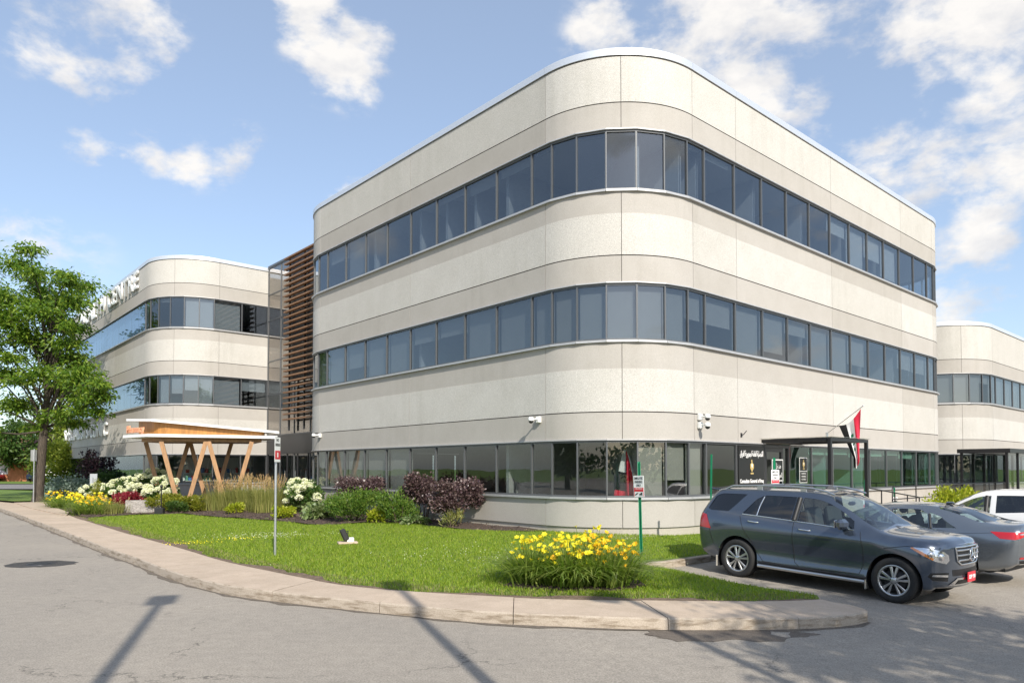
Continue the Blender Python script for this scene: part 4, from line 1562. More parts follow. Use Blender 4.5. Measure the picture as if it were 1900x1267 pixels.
# --- parking signs on green posts
def u_post(parent, h, mat, hw=.04):
    m = MB()
    P = [(-hw, .0), (-hw * .8, -.006), (-hw * .45, .022), (hw * .45, .022), (hw * .8, -.006), (hw, 0), (hw * .8, .004), (hw * .5, .030), (-hw * .5, .030), (-hw * .8, .004)]
    m.prism(P, -.2, h)
    return m.build('post', mat, parent)
def parking_sign(x, y, h, rz, label, tilt=(0, 0), sign=True, zs=1.24):
    r_ = empty('parking_sign', (x, y, max(road_z(x, y) + .12, lawn_z(x, y) - .02) if y < 17 else .16), rz)
    r_.rotation_euler = (tilt[0], tilt[1], rz)
    tag(r_, label, 'sign', 'employee parking signs on green posts')
    u_post(r_, h, MATS['sign_green'])
    if sign:
        pl_ = MB().rbox((0, -.018, zs + .23), (.305, .008, .46), .003).build('sign_plate', MATS['sign_white'], r_)
        for i, t_ in enumerate(('EMPLOYEE', 'PARKING', 'ONLY')):
            me = text_mesh(t_, .075, MATS['sign_black'], .001, bold=.001, width=(.24, .22, .14)[i])
            o = link('lettering', me, pl_, (0, -.024, zs + .40 - i * .075)); o.rotation_euler = (math.pi / 2, 0, 0)
        MB().bb(-.14, .14, -.0245, -.0225, zs + .12, zs + .205).bb(-.14, -.125, -.0245, -.0225, zs + .015, zs + .12).bb(.125, .14, -.0245, -.0225, zs + .015, zs + .12).build('warning_band', MATS['red_paint'], pl_)
        me = text_mesh('UNAUTHORIZED', .03, MATS['sign_white'], .001, width=.22)
        o = link('lettering', me, pl_, (0, -.026, zs + .18)); o.rotation_euler = (math.pi / 2, 0, 0)
        tw = MB()                                          # tow truck pictogram
        tw.bb(.02, .10, -.0255, -.0225, zs + .045, zs + .075).bb(.06, .10, -.0255, -.0225, zs + .075, zs + .10)
        tw.add([(-.10, -.0255, zs + .035), (-.02, -.0255, zs + .075), (-.01, -.0255, zs + .095), (-.06, -.0255, zs + .085), (-.11, -.0255, zs + .055)], [(0, 1, 2, 3, 4)])
        tw.lathe([(.012, -.0255), (.012, -.022)], 10, axis='y', center=(.04, 0, zs + .04)).lathe([(.012, -.0255), (.012, -.022)], 10, axis='y', center=(.085, 0, zs + .04))
        tw.build('pictogram', MATS['sign_black'], pl_)
    return r_
parking_sign(2.76, 15.37, 2.0, -.95, 'employee parking sign on green post standing in the lawn behind the lilies', (0, -.03))
parking_sign(4.48, 16.2, 2.25, 1.25, 'green sign post leaning beside the tail of the slate SUV', (0.02, -.05), False)
parking_sign(6.72, 18.35, 2.12, .55, 'employee parking sign rising behind the roof of the slate SUV', (0, .0), True, 1.35)
parking_sign(10.75, 21.85, 1.5, .6, 'low employee parking sign beside the black canopy post', (0, 0), True, .55)
parking_sign(12.9, 24.2, 1.2, .6, 'low employee parking sign between the saloon and the bright shrub', (0, 0), True, .42)

# --- grey pole sign on the lawn
gp = empty('pole_sign', (-4.98, 15.12, lawn_z(-4.98, 15.12)), R(87))
tag(gp, 'tall narrow parking sign seen edge on upon a galvanised lawn pole', 'sign')
MB().tube([(0, 0, -.2), (0, 0, 2.5)], .026, 10).build('pole', MATS['steel'], gp)
gpl = MB().rbox((0, -.032, 2.22), (.305, .006, .52), .003).build('sign_plate', MATS['sign_white'], gp)
for i, t_ in enumerate(('NO', 'PARKING')):
    me = text_mesh(t_, .085, MATS['sign_black'], .001, bold=.002, width=(.14, .26)[i]); o = link('lettering', me, gpl, (0, -.037, 2.42 - i * .10)); o.rotation_euler = (math.pi / 2, 0, 0)
MB().bb(-.14, .14, -.038, -.036, 2.02, 2.20).build('warning_band', MATS['red_paint'], gpl)
MB().bb(-.03, .03, -.040, -.0385, 2.06, 2.16).build('pictogram', MATS['sign_white'], gpl)
# --- back of a sign in the flower bed, thin pole by the tree
bs = empty('pole_sign', (-22.69, 38.84, .37), R(-12)); tag(bs, 'blank grey back of a small sign on a post among the flowers', 'sign')
MB().tube([(0, 0, -.2), (0, 0, 1.15)], .03, 8).build('pole', MATS['steel'], bs)
MB().rbox((0, .035, 1.05), (.46, .012, .60), .02).build('sign_plate', MATS['sign_grey_back'], bs)
tp = empty('pole_sign', (-25.6, 38.4, .3), R(78)); tag(tp, 'thin pole with a sign plate turned edge on before the tall tree trunk', 'sign')
MB().tube([(0, 0, -.2), (0, 0, 2.75)], .03, 8).build('pole', MATS['steel'], tp)
MB().rbox((0, .035, 2.4), (.36, .012, .60), .02).build('sign_plate', MATS['sign_grey_back'], tp)

# --- garden floodlights
def flood(x, y, rz, label, stake):
    r_ = empty('garden_light', (x, y, lawn_z(x, y)), rz); tag(r_, label, 'light', 'landscape lights')
    if stake:
        MB().tube([(0, 0, -.1), (0, 0, 1.05)], .022, 8).build('post', MATS['black_metal'], r_)
        MB().rbox((-.06, 0, .11), (.34, .24, .26), .03).build('transformer_box', MATS['black_plastic'], r_)
        MB().lathe([(.0, 1.14), (.05, 1.12), (.05, 1.03), (.02, 1.02)], 14).build('lamp_head', MATS['black_metal'], r_)
    else:
        MB().rbox((.03, 0, .02), (.46, .30, .05), .012).build('pad', MATS['walk_concrete'], r_)
        MB().rbox((.09, 0, .09), (.16, .14, .10), .01).build('junction_box', MATS['sign_white'], r_)
        M = Matrix.Rotation(R(-24), 3, 'Y')
        h_ = MB().rbox((-.05, 0, .21), (.13, .20, .27), .02, rot=M).build('lamp_head', MATS['black_plastic'], r_)
        for k in range(5): MB().box((.03 + .0, 0, .13 + .04 * k), (.03, .17, .008), rot=M).build('cooling_fin', MATS['black_plastic'], h_)
        MB().rbox((-.118, 0, .238), (.008, .17, .22), .003, rot=M).build('lens', MATS['sign_black'], h_)
        MB().tube([(.04, 0, .04), (-.01, 0, .13)], .02, 8).build('knuckle', MATS['black_plastic'], r_)
flood(-3.92, 17.02, R(20), 'black floodlight tilted on a small concrete pad in the lawn', False)
flood(-13.85, 28.35, 0, 'black garden light post with box beside the granite block', True)

# --- drain cover in the road
mh = empty('manhole_cover', (-9.88, 15.1, 0)); tag(mh, 'round iron drain cover set in dark patched asphalt', 'manhole')
soil('dark_patch', (.045, .044, .043), (.085, .08, .075), 12)
pr_ = random.Random(2)
poly = [((.62 + .12 * pr_.random()) * math.cos(a), (.48 + .10 * pr_.random()) * math.sin(a)) for a in np.linspace(0, 2 * math.pi, 28, endpoint=False)]
MB().prism(poly, -.05, .005).build('patch', MATS['dark_patch'], mh)
simple('cast_iron', (.10, .10, .105), .45, .8)
lid = MB().lathe([(0, .012), (.26, .012), (.27, .008), (.27, 0)], 32).build('lid', MATS['cast_iron'], mh)
for k in range(-3, 4): MB().bb(-.2, .2, k * .06 - .012, k * .06 + .012, .012, .017).build('rib', MATS['cast_iron'], lid)
# damp stain on the asphalt beside the kerb
stn = [((2.75 + 1.15 * math.cos(a) * (1 + .12 * math.sin(3 * a + 1) + .05 * math.sin(11 * a))), (9.14 + .34 * math.sin(a) * (1 + .25 * math.sin(5 * a) + .12 * math.sin(13 * a)) + .34 * math.cos(a))) for a in np.linspace(0, 2 * math.pi, 72, endpoint=False)]
asphalt('asphalt_stained', (.145, .122, .10))
stain = sheet('road_stain', [p for p in stn], .25, lambda x, y: road_z(x, y) + .004, MATS['asphalt_stained']); tag(stain, kind='structure')

# --- lamp posts behind the camera whose shadows fall on the road
def lamp_post(x, y, h, rz, label, heads=1):
    r_ = empty('street_lamp', (x, y, 0), rz); tag(r_, label, 'lamp', 'car park lamp posts')
    MB().lathe([(.26, -.1), (.26, .55), (.24, .6), (0, .6)], 20).build('footing', MATS['plinth'], r_)
    MB().tube([(0, 0, .55), (0, 0, h)], [.085, .07], 10).build('pole', MATS['steel'], r_)
    MB().tube([(0, 0, h - .05), (0, .14, h + .02)], .035, 8).build('arm', MATS['steel'], r_)
    MB().rbox((0, .36, h + .03), (.42, .66, .20), .04).build('lamp_head', MATS['sign_grey_back'], r_)
    return r_
tE = math.tan(SUN_EL)
for (sx, sy, h, rz, lb) in ((-5.2, 10.6, 9.0, R(19), 'car park lamp post whose shadow lies near the drain cover'), (-1.78, 11.2, 8.6, R(19), 'car park lamp post whose shadow reaches the middle of the kerb'), (1.45, 10.9, 8.2, R(160), 'slim car park lamp post whose shadow crosses the sidewalk slabs')):
    lamp_post(sx + SUN_H.x * h / tE, sy + SUN_H.y * h / tE, h, rz, lb)

# ================================================================= vehicles
def paint(name, col, metal=.55, rough=.32):
    m, nt, b = new_mat(name)
    b.inputs['Base Color'].default_value = (*col, 1)
    b.inputs['Metallic'].default_value = metal
    b.inputs['Roughness'].default_value = rough
    b.inputs['Coat Weight'].default_value = 1.0
    b.inputs['Coat Roughness'].default_value = .03
    return m


paint('paint_slate', (.085, .108, .146), .65, .18)
paint('paint_grey', (.19, .218, .25), .7, .24)
paint('paint_white', (.74, .74, .73), 0.0, .35)
simple('tyre_rubber', (.018, .018, .018), .82, var=.2, vscale=30)
simple('rim_alloy', (.52, .53, .54), .28, .9)
simple('brake_dark', (.05, .05, .052), .6, .4)
simple('car_interior', (.035, .036, .040), .8)
simple('car_seat', (.060, .062, .068), .75)
simple('car_trim_black', (.012, .012, .013), .5)
simple('seam_dark', (.006, .006, .007), .8)
simple('tail_red', (.45, .008, .015), .15, coat=.8)
simple('lamp_amber', (.75, .22, .02), .2, coat=.8)
simple('lamp_reflector', (.70, .71, .73), .12, .9)
simple('mud_flap', (.34, .32, .28), .85)


def crom(P, t):
    n = len(P)
    k = min(int(t), n - 2); k = max(0, k)
    u = t - k
    p1, p2 = P[k], P[k + 1]
    p0 = P[k - 1] if k > 0 else 2 * p1 - p2
    p3 = P[k + 2] if k + 2 < n else 2 * p2 - p1
    return .5 * ((2 * p1) + (-p0 + p2) * u + (2 * p0 - 5 * p1 + 4 * p2 - p3) * u * u + (-p0 + 3 * p1 - 3 * p2 + p3) * u ** 3)


class CarSkin:
    """stations x keys control net; S(u,s) interpolates it"""
    def __init__(self, st):
        self.P = np.array(st, float)                       # (nu, ns, 3)
        self.nu, self.ns = self.P.shape[:2]
        self.cache = {}
        Q = np.concatenate([2 * self.P[:1] - self.P[1:2], self.P, 2 * self.P[-1:] - self.P[-2:-1]])
        self.Q = np.concatenate([2 * Q[:, :1] - Q[:, 1:2], Q, 2 * Q[:, -1:] - Q[:, -2:-1]], axis=1)

    def S(self, u, s):
        k = (round(u, 5), round(s, 5))
        if k in self.cache: return self.cache[k]
        i = min(max(int(u), 0), self.nu - 2); j = min(max(int(s), 0), self.ns - 2)
        a, b = u - i, s - j
        wu = .5 * np.array([-a + 2 * a * a - a ** 3, 2 - 5 * a * a + 3 * a ** 3, a + 4 * a * a - 3 * a ** 3, -a * a + a ** 3])
        ws = .5 * np.array([-b + 2 * b * b - b ** 3, 2 - 5 * b * b + 3 * b ** 3, b + 4 * b * b - 3 * b ** 3, -b * b + b ** 3])
        p = ws @ np.tensordot(wu, self.Q[i:i + 4, j:j + 4], 1)
        if s >= self.ns - 1 - 1e-6: p = p.copy(); p[1] = 0.0
        self.cache[k] = p
        return p

    def u_of(self, x, s):
        lo, hi = 0.0, self.nu - 1.0
        inc = self.S(hi, s)[0] > self.S(lo, s)[0]
        for _ in range(40):
            m = (lo + hi) / 2
            if (self.S(m, s)[0] < x) == inc: lo = m
            else: hi = m
        return (lo + hi) / 2

    def us_of(self, x, z, s0=0.0, s1=4.0):
        """(u,s) of the point of the flank seen at side position x,z"""
        lo, hi = s0, s1
        for _ in range(30):
            m = (lo + hi) / 2
            if self.S(self.u_of(x, m), m)[2] < z: lo = m
            else: hi = m
        s = (lo + hi) / 2
        return self.u_of(x, s), s


def ctrl(rows):
    """rows: list of (x or list of x, [(y,z)*8])"""
    out = []
    for x, yz in rows:
        xs = x if isinstance(x, (list, tuple)) else [x] * len(yz)
        out.append([(a, y, z) for a, (y, z) in zip(xs, yz)])
    return out


def seg_poly(poly, step=.3):
    out = []
    for a, b in zip(poly, poly[1:] + poly[:1]):
        n = max(1, int(math.hypot(a[0] - b[0], a[1] - b[1]) / step))
        out += [(a[0] + (b[0] - a[0]) * i / n, a[1] + (b[1] - a[1]) * i / n) for i in range(n)]
    return out


def car_body(root, skin, holes, paintm, sides=(1, -1)):
    """cut the skin along the hole outlines; holes: name -> (poly in (u,s), material or None)"""
    nu, ns = skin.nu - 1, skin.ns - 1
    pts, edges = [], []
    def add_loop(poly):
        b = len(pts)
        pts.extend([Vector(p) for p in poly])
        n = len(poly)
        edges.extend([(b + i, b + (i + 1) % n) for i in range(n)])
    rect = seg_poly([(0, 0), (nu, 0), (nu, ns), (0, ns)], .2)
    add_loop(rect)
    loops = {}
    for nme, (poly, m) in holes.items():
        q = [(min(max(p[0], 0), nu), min(max(p[1], 0), ns)) for p in seg_poly(poly, .16)]
        loops[nme] = q
        add_loop(q)
    us = np.arange(.08, nu, .167); ss = np.arange(.1, ns, .2)
    for i, u in enumerate(us):
        for s in ss: pts.append(Vector((u, s + (.1 if i % 2 else 0) - .05)))
    r = delaunay_2d_cdt(pts, edges, [], 0, 1e-4)
    V2 = np.array([(p.x, p.y) for p in r[0]])
    V2[:, 0] = np.clip(V2[:, 0], 0, nu); V2[:, 1] = np.clip(V2[:, 1], 0, ns)
    F = np.array([f for f in r[2] if len(f) == 3])
    C = V2[F].mean(axis=1)
    owner = np.full(len(F), -1)
    names = list(holes)
    for i, nme in enumerate(names):
        owner[in_poly(C, loops[nme]) & (owner < 0)] = i
    V3 = np.array([skin.S(u, s) for u, s in V2])
    def piece(fs, mat, name, parent, inset=0.0, mirror=True):
        used = np.unique(fs); mp_ = -np.ones(len(V3), int); mp_[used] = np.arange(len(used))
        base = V3[used].copy()
        if inset:
            base[:, 1] *= (1 - inset)
            base[:, 2] -= inset * .4
        fa = mp_[fs]
        VV, FF = [base], [fa]
        if mirror:
            m = base.copy(); m[:, 1] *= -1
            VV.append(m); FF.append(fa[:, ::-1] + len(base))
        me = np_mesh(name, np.vstack(VV), np.vstack(FF), mat, smooth=True)
        bm = bmesh.new(); bm.from_mesh(me)
        bmesh.ops.remove_doubles(bm, verts=bm.verts, dist=.0008)
        bmesh.ops.recalc_face_normals(bm, faces=bm.faces)
        bm.to_mesh(me); bm.free()
        for p in me.polygons: p.use_smooth = True
        return link(name, me, parent)
    body = piece(F[owner < 0], paintm, 'body', root)
    made = {}
    for i, nme in enumerate(names):
        mat = holes[nme][1]
        if mat is None: continue
        fs = F[owner == i]
        if not len(fs): continue
        pname = nme.rstrip('0123456789_')
        if pname in ('windscreen', 'rear_window', 'roof_glass'):
            made[nme] = piece(fs, mat, pname, root, .004)
        else:
            used = np.unique(fs); mp_ = -np.ones(len(V3), int); mp_[used] = np.arange(len(used))
            for sd in sides:
                b = V3[used].copy(); b[:, 1] = sd * (b[:, 1] - .008)
                fa = mp_[fs] if sd > 0 else mp_[fs][:, ::-1]
                made[nme, sd] = link(pname, np_mesh(pname, b, fa, mat, smooth=True), root)
    return body, made


def fascia(root, skin, end, xc, zb, mat, name, power=2.2):
    """closing face at the front (end=1) or rear (0): from the last section to the centre line"""
    u = skin.nu - 1 if end else 0
    ns = skin.ns - 1
    S = [skin.S(u, s) for s in np.linspace(0, ns, 36)]
    z_lo, z_hi = zb, S[-1][2]
    nv = 14
    V, F = [], []
    for i, p in enumerate(S):
        for j in range(nv + 1):
            v = j / nv
            y = p[1] * (1 - v)
            w = 1 - (1 - v) ** power
            zc = z_lo + (z_hi - z_lo) * ((p[2] - S[0][2]) / (S[-1][2] - S[0][2]))
            x = p[0] + (xc(zc) - p[0]) * w
            V.append((x, y, p[2] + (zc - p[2]) * v))
    for i in range(35):
        for j in range(nv):
            a = i * (nv + 1) + j
            F.append((a, a + 1, a + nv + 2, a + nv + 1))
    V = np.array(V); F = np.array(F)
    M = V.copy(); M[:, 1] *= -1
    me = np_mesh(name, np.vstack([V, M]), np.vstack([F, F[:, ::-1] + len(V)]), mat, smooth=True)
    bm = bmesh.new(); bm.from_mesh(me)
    bmesh.ops.remove_doubles(bm, verts=bm.verts, dist=.0005)
    bmesh.ops.recalc_face_normals(bm, faces=bm.faces)
    bm.to_mesh(me); bm.free()
    for p in me.polygons: p.use_smooth = True
    return link(name, me, root)


def bvh_of(objs):
    V, F = [], []
    for o in objs:
        b = len(V)
        V += [v.co.copy() for v in o.data.vertices]
        F += [tuple(i + b for i in p.vertices) for p in o.data.polygons]
    return BVHTree.FromPolygons(V, F)


def project(bvh, pts, origin_fn, d, off):
    out = []
    last = None
    for p in pts:
        o = origin_fn(p)
        h = bvh.ray_cast(Vector(o), Vector(d).normalized())
        if h[0] is None:
            h = bvh.find_nearest(Vector(o) + Vector(d).normalized() * .6)
            out.append(h[0] - Vector(d).normalized() * off)
        else:
            out.append(h[0] - Vector(d).normalized() * off)
    return out


def patch(root, bvh, poly, origin_fn, d, off, mat, name, mirror=True, step=.035, thick=None):
    """flat outline wrapped onto the bodywork; poly in 2D, origin_fn lifts it in front of the car"""
    V2, F = cdt_sheet(poly, step, lambda x, y: 0)
    pts = [(v[0], v[1]) for v in V2]
    P = project(bvh, pts, origin_fn, d, off)
    objs = []
    for sd in ((1, -1) if mirror else (1,)):
        V = np.array([(p.x, p.y * sd, p.z) for p in P])
        me = np_mesh(name, V, np.array(F), mat, smooth=True)
        bm = bmesh.new(); bm.from_mesh(me)
        bmesh.ops.recalc_face_normals(bm, faces=bm.faces)
        dv = Vector((d[0], d[1] * sd, d[2]))
        if sum(f.normal.dot(dv) for f in bm.faces) > 0: bmesh.ops.reverse_faces(bm, faces=bm.faces)
        bm.to_mesh(me); bm.free()
        for p in me.polygons: p.use_smooth = True
        objs.append(link(name, me, root))
    return objs


def side_line(root, bvh, pts, r, mat, name, off=.0, mirror=True, step=.05):
    """thin strip following the flank, given as side-view (x,z) points"""
    P = []
    for a, b in zip(pts, pts[1:]):
        n = max(1, int(math.hypot(a[0] - b[0], a[1] - b[1]) / step))
        P += [(a[0] + (b[0] - a[0]) * i / n, a[1] + (b[1] - a[1]) * i / n) for i in range(n)]
    P.append(pts[-1])
    Q = project(bvh, P, lambda p: (p[0], 2.0, p[1]), (0, -1, 0), off)
    for sd in ((1, -1) if mirror else (1,)):
        MB().tube([(q.x, q.y * sd, q.z) for q in Q], r, 6).build(name, mat, root)


def wheel(root, x, y, rad, wid, sd, spokes=5, twin=True):
    w = empty('wheel', (x, y, rad), 0, root)
    if sd < 0: w.rotation_euler = (0, 0, math.pi)
    r0 = rad * .685
    prof = [(r0, -wid * .40), (r0 + .012, -wid * .47), (rad * .86, -wid * .5), (rad * .965, -wid * .44), (rad * .997, -wid * .30), (rad, 0), (rad * .997, wid * .30), (rad * .965, wid * .44), (rad * .86, wid * .5), (r0 + .012, wid * .47), (r0, wid * .40)]
    t = MB().lathe(prof, 48, axis='y')
    for k in (-.24, -.08, .08, .24):
        t.lathe([(rad + .001, wid * (k - .014)), (rad + .004, wid * (k - .01)), (rad + .004, wid * (k + .01)), (rad + .001, wid * (k + .014))], 48, axis='y')
    t.build('tyre', MATS['tyre_rubber'], w)
    rm = MB()
    ro = wid * .43
    rm.lathe([(r0 + .004, ro), (r0 - .012, ro + .006), (r0 - .024, ro - .004), (r0 - .034, ro - .05), (r0 - .05, -wid * .3)], 48, axis='y')
    rm.lathe([(.0, ro - .005), (.045, ro - .005), (.06, ro - .014), (.068, ro - .05)], 24, axis='y')
    for k in range(spokes):
        for tw in ((-.19, .19) if twin else (0,)):
            a0 = 2 * math.pi * k / spokes + math.pi / 2
            a1 = a0 + tw * 1.1; a2 = a0 + tw * 1.3
            ca, sa = math.cos, math.sin
            p0 = Vector((.052 * ca(a1), ro - .012, .052 * sa(a1))); p1 = Vector(((r0 - .022) * ca(a2 * .5 + a1 * .5), ro - .012, (r0 - .022) * sa(a2 * .5 + a1 * .5)))
            d = (p1 - p0).normalized(); n = Vector((-d.z, 0, d.x))
            hw0, hw1 = (.015, .025) if twin else (.03, .045)
            V = []
            for (p, hw, dep) in ((p0, hw0, .0), (p1, hw1, .012)):
                V += [p + n * hw + Vector((0, -dep, 0)), p + n * hw * .55 + Vector((0, .012 - dep, 0)), p - n * hw * .55 + Vector((0, .012 - dep, 0)), p - n * hw + Vector((0, -dep, 0)), p + Vector((0, -.045 - dep, 0))]
            rm.add(V, [(0, 1, 6, 5), (1, 2, 7, 6), (2, 3, 8, 7), (3, 4, 9, 8), (4, 0, 5, 9)], 0)
    for k in range(5):
        a = 2 * math.pi * k / 5 + .3
        rm.lathe([(0, ro + .001), (.007, ro + .001), (.008, ro - .02)], 8, axis='y', center=(.052 * math.cos(a), 0, .052 * math.sin(a)), mat=1)
    rm.build('rim', [MATS['rim_alloy'], MATS['brake_dark']], w)
    MB().lathe([(.0, wid * .12), (r0 - .07, wid * .12), (r0 - .07, wid * .05), (0, wid * .05)], 32, axis='y').build('brake_disc', MATS['brake_dark'], w)
    return w


def arch_poly(skin, cx, cz, rad, flat=.0):
    P = []
    z_min = .10
    for k in range(41):
        a = math.pi * (1.18 - 1.36 * k / 40)
        x, z = cx + rad * math.cos(a), cz + rad * math.sin(a)
        u, s = skin.us_of(x, z, 0.0, 3.6)
        P.append((u, s))
    P[0] = (P[0][0], 0.0); P[-1] = (P[-1][0], 0.0)
    # close along the lower edge, below the sheet
    return [(P[0][0], -.0)] + P + [(P[-1][0], -.0)]


def arch_dress(root, bvh, cx, cz, rad, half, matl):
    P = [(cx + rad * math.cos(math.pi * (1.15 - 1.3 * k / 36)), cz + rad * math.sin(math.pi * (1.15 - 1.3 * k / 36))) for k in range(37)]
    for sd in (1, -1):
        V, F = [], []
        for k, (x, z) in enumerate(P):
            V += [(x, sd * (half - .012), z), (x, sd * .45, z)]
            if k: F.append((2 * k - 2, 2 * k, 2 * k + 1, 2 * k - 1))
        w = MB().add(V, F, 0, True)
        w.add([(x, sd * .45, z) for x, z in P], [tuple(range(37))], 0)
        w.build('wheel_well', MATS['car_trim_black'], root)


def seats(root, xs, yw, zs, hh):
    for x in xs:
        for sd in (1, -1):
            s = MB()
            s.rbox((x, sd * yw, zs), (.50, .50, .16), .05)
            s.rbox((x - .24, sd * yw, zs + .34), (.16, .48, .62), .06, rot=Matrix.Rotation(-.2, 3, 'Y'))
            s.rbox((x - .33, sd * yw, zs + hh), (.10, .25, .18), .05)
            s.build('seat', MATS['car_seat'], root)


def steering(root, x, y, z, r=.18):
    mb = MB()
    M = Matrix.Rotation(-.45, 3, 'Y')
    pts = [Vector((x, y, z)) + M @ Vector((0, r * math.cos(a), r * math.sin(a))) for a in np.linspace(0, 2 * math.pi, 25)]
    mb.tube(pts, .015, 6)
    for a in (.0, math.pi, -math.pi / 2):
        mb.tube([Vector((x, y, z)), Vector((x, y, z)) + M @ Vector((0, r * math.cos(a), r * math.sin(a)))], .014, 6)
    mb.tube([Vector((x, y, z)), Vector((x + .3, y, z - .15))], .03, 8)
    mb.build('steering_wheel', MATS['car_trim_black'], root)


def handle(root, bvh, x, z, L, mat):
    for sd in (1, -1):
        h = bvh.ray_cast(Vector((x, 2, z)), Vector((0, -1, 0)))[0]
        y = h.y
        mb = MB()
        mb.tube([(x - L / 2, sd * (y - .005), z + .004), (x - L * .4, sd * (y + .022), z + .006), (x + L * .4, sd * (y + .026), z - .004), (x + L / 2, sd * (y - .004), z - .008)], [.010, .014, .014, .010], 8)
        mb.build('door_handle', mat, root)
        MB().lathe([(0, .001), (.045, .002), (.05, -.004)], 16, axis='y', center=(x, y * 1 - .0, z), mat=0).build('handle_recess', MATS['seam_dark'], root) if sd > 0 else None


# ---------------------------------------------------------------- the slate SUV
def suv_sections(k=1.0):
    Yf = [.80, .905, .945, .960, .905, .665, .50, 0]
    full = lambda z4, z5, z6, z7, y5=.665: [(.80, .25), (.938, .33), (.918, .56), (.966, .93), (.905, z4), (y5, z5), (.50, z6), (0, z7)]
    rows = [
        ([-2.36, -2.38, -2.41, -2.43, -2.40, -2.19, -2.13, -2.12], [(.66, .42), (.76, .46), (.80, .62), (.80, .94), (.755, 1.19), (.585, 1.60), (.43, 1.665), (0, 1.69)]),
        ([-2.26, -2.28, -2.32, -2.34, -2.31, -2.12, -2.07, -2.06], [(.70, .34), (.85, .42), (.89, .62), (.895, .94), (.835, 1.21), (.625, 1.615), (.465, 1.69), (0, 1.715)]),
        ([-2.0, -2.02, -2.04, -2.05, -2.04, -1.93, -1.9, -1.9], [(.76, .28), (.89, .36), (.935, .60), (.945, .93), (.885, 1.225), (.65, 1.625), (.485, 1.705), (0, 1.73)]),
        (-1.46, full(1.215, 1.635, 1.715, 1.742)),
        (-.95, full(1.195, 1.64, 1.722, 1.752)),
        (-.45, full(1.17, 1.645, 1.728, 1.76)),
        (-.02, full(1.15, 1.632, 1.718, 1.752)),
        (.27, full(1.135, 1.575, 1.655, 1.69, .675)),
        (.60, full(1.12, 1.43, 1.50, 1.53, .705)),
        (.91, full(1.105, 1.255, 1.30, 1.325, .75)),
        (1.15, full(1.09, 1.155, 1.18, 1.195, .80)),
        (1.32, [(.80, .25), (.930, .33), (.920, .55), (.958, .88), (.912, 1.055), (.80, 1.11), (.52, 1.14), (0, 1.155)]),
        ([1.80, 1.81, 1.81, 1.82, 1.83, 1.85, 1.88, 1.89], [(.79, .25), (.895, .31), (.940, .53), (.940, .83), (.893, 1.0), (.775, 1.06), (.50, 1.095), (0, 1.11)]),
        ([1.95, 1.96, 1.97, 1.98, 2.00, 2.05, 2.09, 2.11], [(.74, .26), (.855, .31), (.895, .50), (.90, .79), (.84, .945), (.71, 1.015), (.46, 1.05), (0, 1.065)]),
        ([2.00, 2.01, 2.03, 2.05, 2.07, 2.12, 2.17, 2.19], [(.68, .30), (.79, .345), (.83, .50), (.835, .76), (.775, .885), (.645, .95), (.42, .985), (0, 1.0)]),
    ]
    return ctrl(rows)


suv = empty('parked_car')
tag(suv, 'slate grey SUV with roof rails and chrome grille parked beside the lawn tip', 'car', 'cars parked before the consulate')
skin = CarSkin(suv_sections())
U = lambda x, s: (skin.u_of(x, s), s)
holes = {
    'arch_front': (arch_poly(skin, 1.4575, .375, .435), None),
    'arch_rear': (arch_poly(skin, -1.4575, .375, .435), None),
    'windscreen': ([U(1.16, 5.13), U(.98, 5.13), U(.68, 5.12), U(.35, 5.12), U(.25, 5.5), U(.16, 6.2), U(.11, 7.0), U(1.10, 7.0), U(1.17, 6.0), U(1.18, 5.5)], MATS['glass_car']),
    'side_window_1': ([U(-.24, 4.08), U(-.22, 4.90), U(.07, 4.90), U(.31, 4.86), U(.56, 4.78), U(.75, 4.62), U(.79, 4.12), U(.35, 4.08)], MATS['glass_car']),
    'side_window_2': ([U(-.38, 4.08), U(-.36, 4.90), U(-1.0, 4.90), U(-1.04, 4.5), U(-1.05, 4.08)], MATS['glass_car_dark']),
    'side_window_3': ([U(-1.09, 4.08), U(-1.07, 4.5), U(-1.03, 4.88), U(-1.16, 4.70), U(-1.38, 4.10)], MATS['glass_car_dark']),
    'side_window_4': ([U(-1.70, 4.12), U(-1.46, 4.72), U(-1.40, 4.90), U(-1.95, 4.90), U(-2.10, 4.75), U(-2.20, 4.2), U(-2.1, 4.10)], MATS['glass_car_dark']),
}
sbody, sparts = car_body(suv, skin, holes, MATS['paint_slate'])
fr_ = fascia(suv, skin, 1, lambda z: 2.235 - .25 * max(0, z - .90) ** 1.3 - .5 * max(0, .42 - z), .30, MATS['paint_slate'], 'front_bumper', 2.4)
rr_ = fascia(suv, skin, 0, lambda z: -2.46 + .42 * max(0, z - 1.02), .42, MATS['paint_slate'], 'tailgate', 2.4)
bv = bvh_of([sbody, fr_, rr_])
bvf = bvh_of([fr_, sbody])
for x in (1.4575, -1.4575):
    for sd in (1, -1): wheel(suv, x, sd * .835, .369, .25, sd)
    arch_dress(suv, bv, x, .375, .437, .93, None)
# underbody, floor, dash, interior
ub = MB(); ub.bb(-2.2, 1.78, -.74, .74, .24, .46); ub.build('underbody', MATS['car_trim_black'], suv)
MB().bb(-1.0, 1.02, -.80, .80, .42, .50).build('cabin_floor', MATS['car_interior'], suv)
MB().rbox((.90, 0, .98), (.50, 1.46, .26), .08).build('dashboard', MATS['car_interior'], suv)
MB().bb(-2.15, -1.0, -.62, .62, .5, .98).build('boot_floor', MATS['car_interior'], suv)
seats(suv, (.05, -.85), .37, .78, .94)
steering(suv, .52, .37, 1.10)
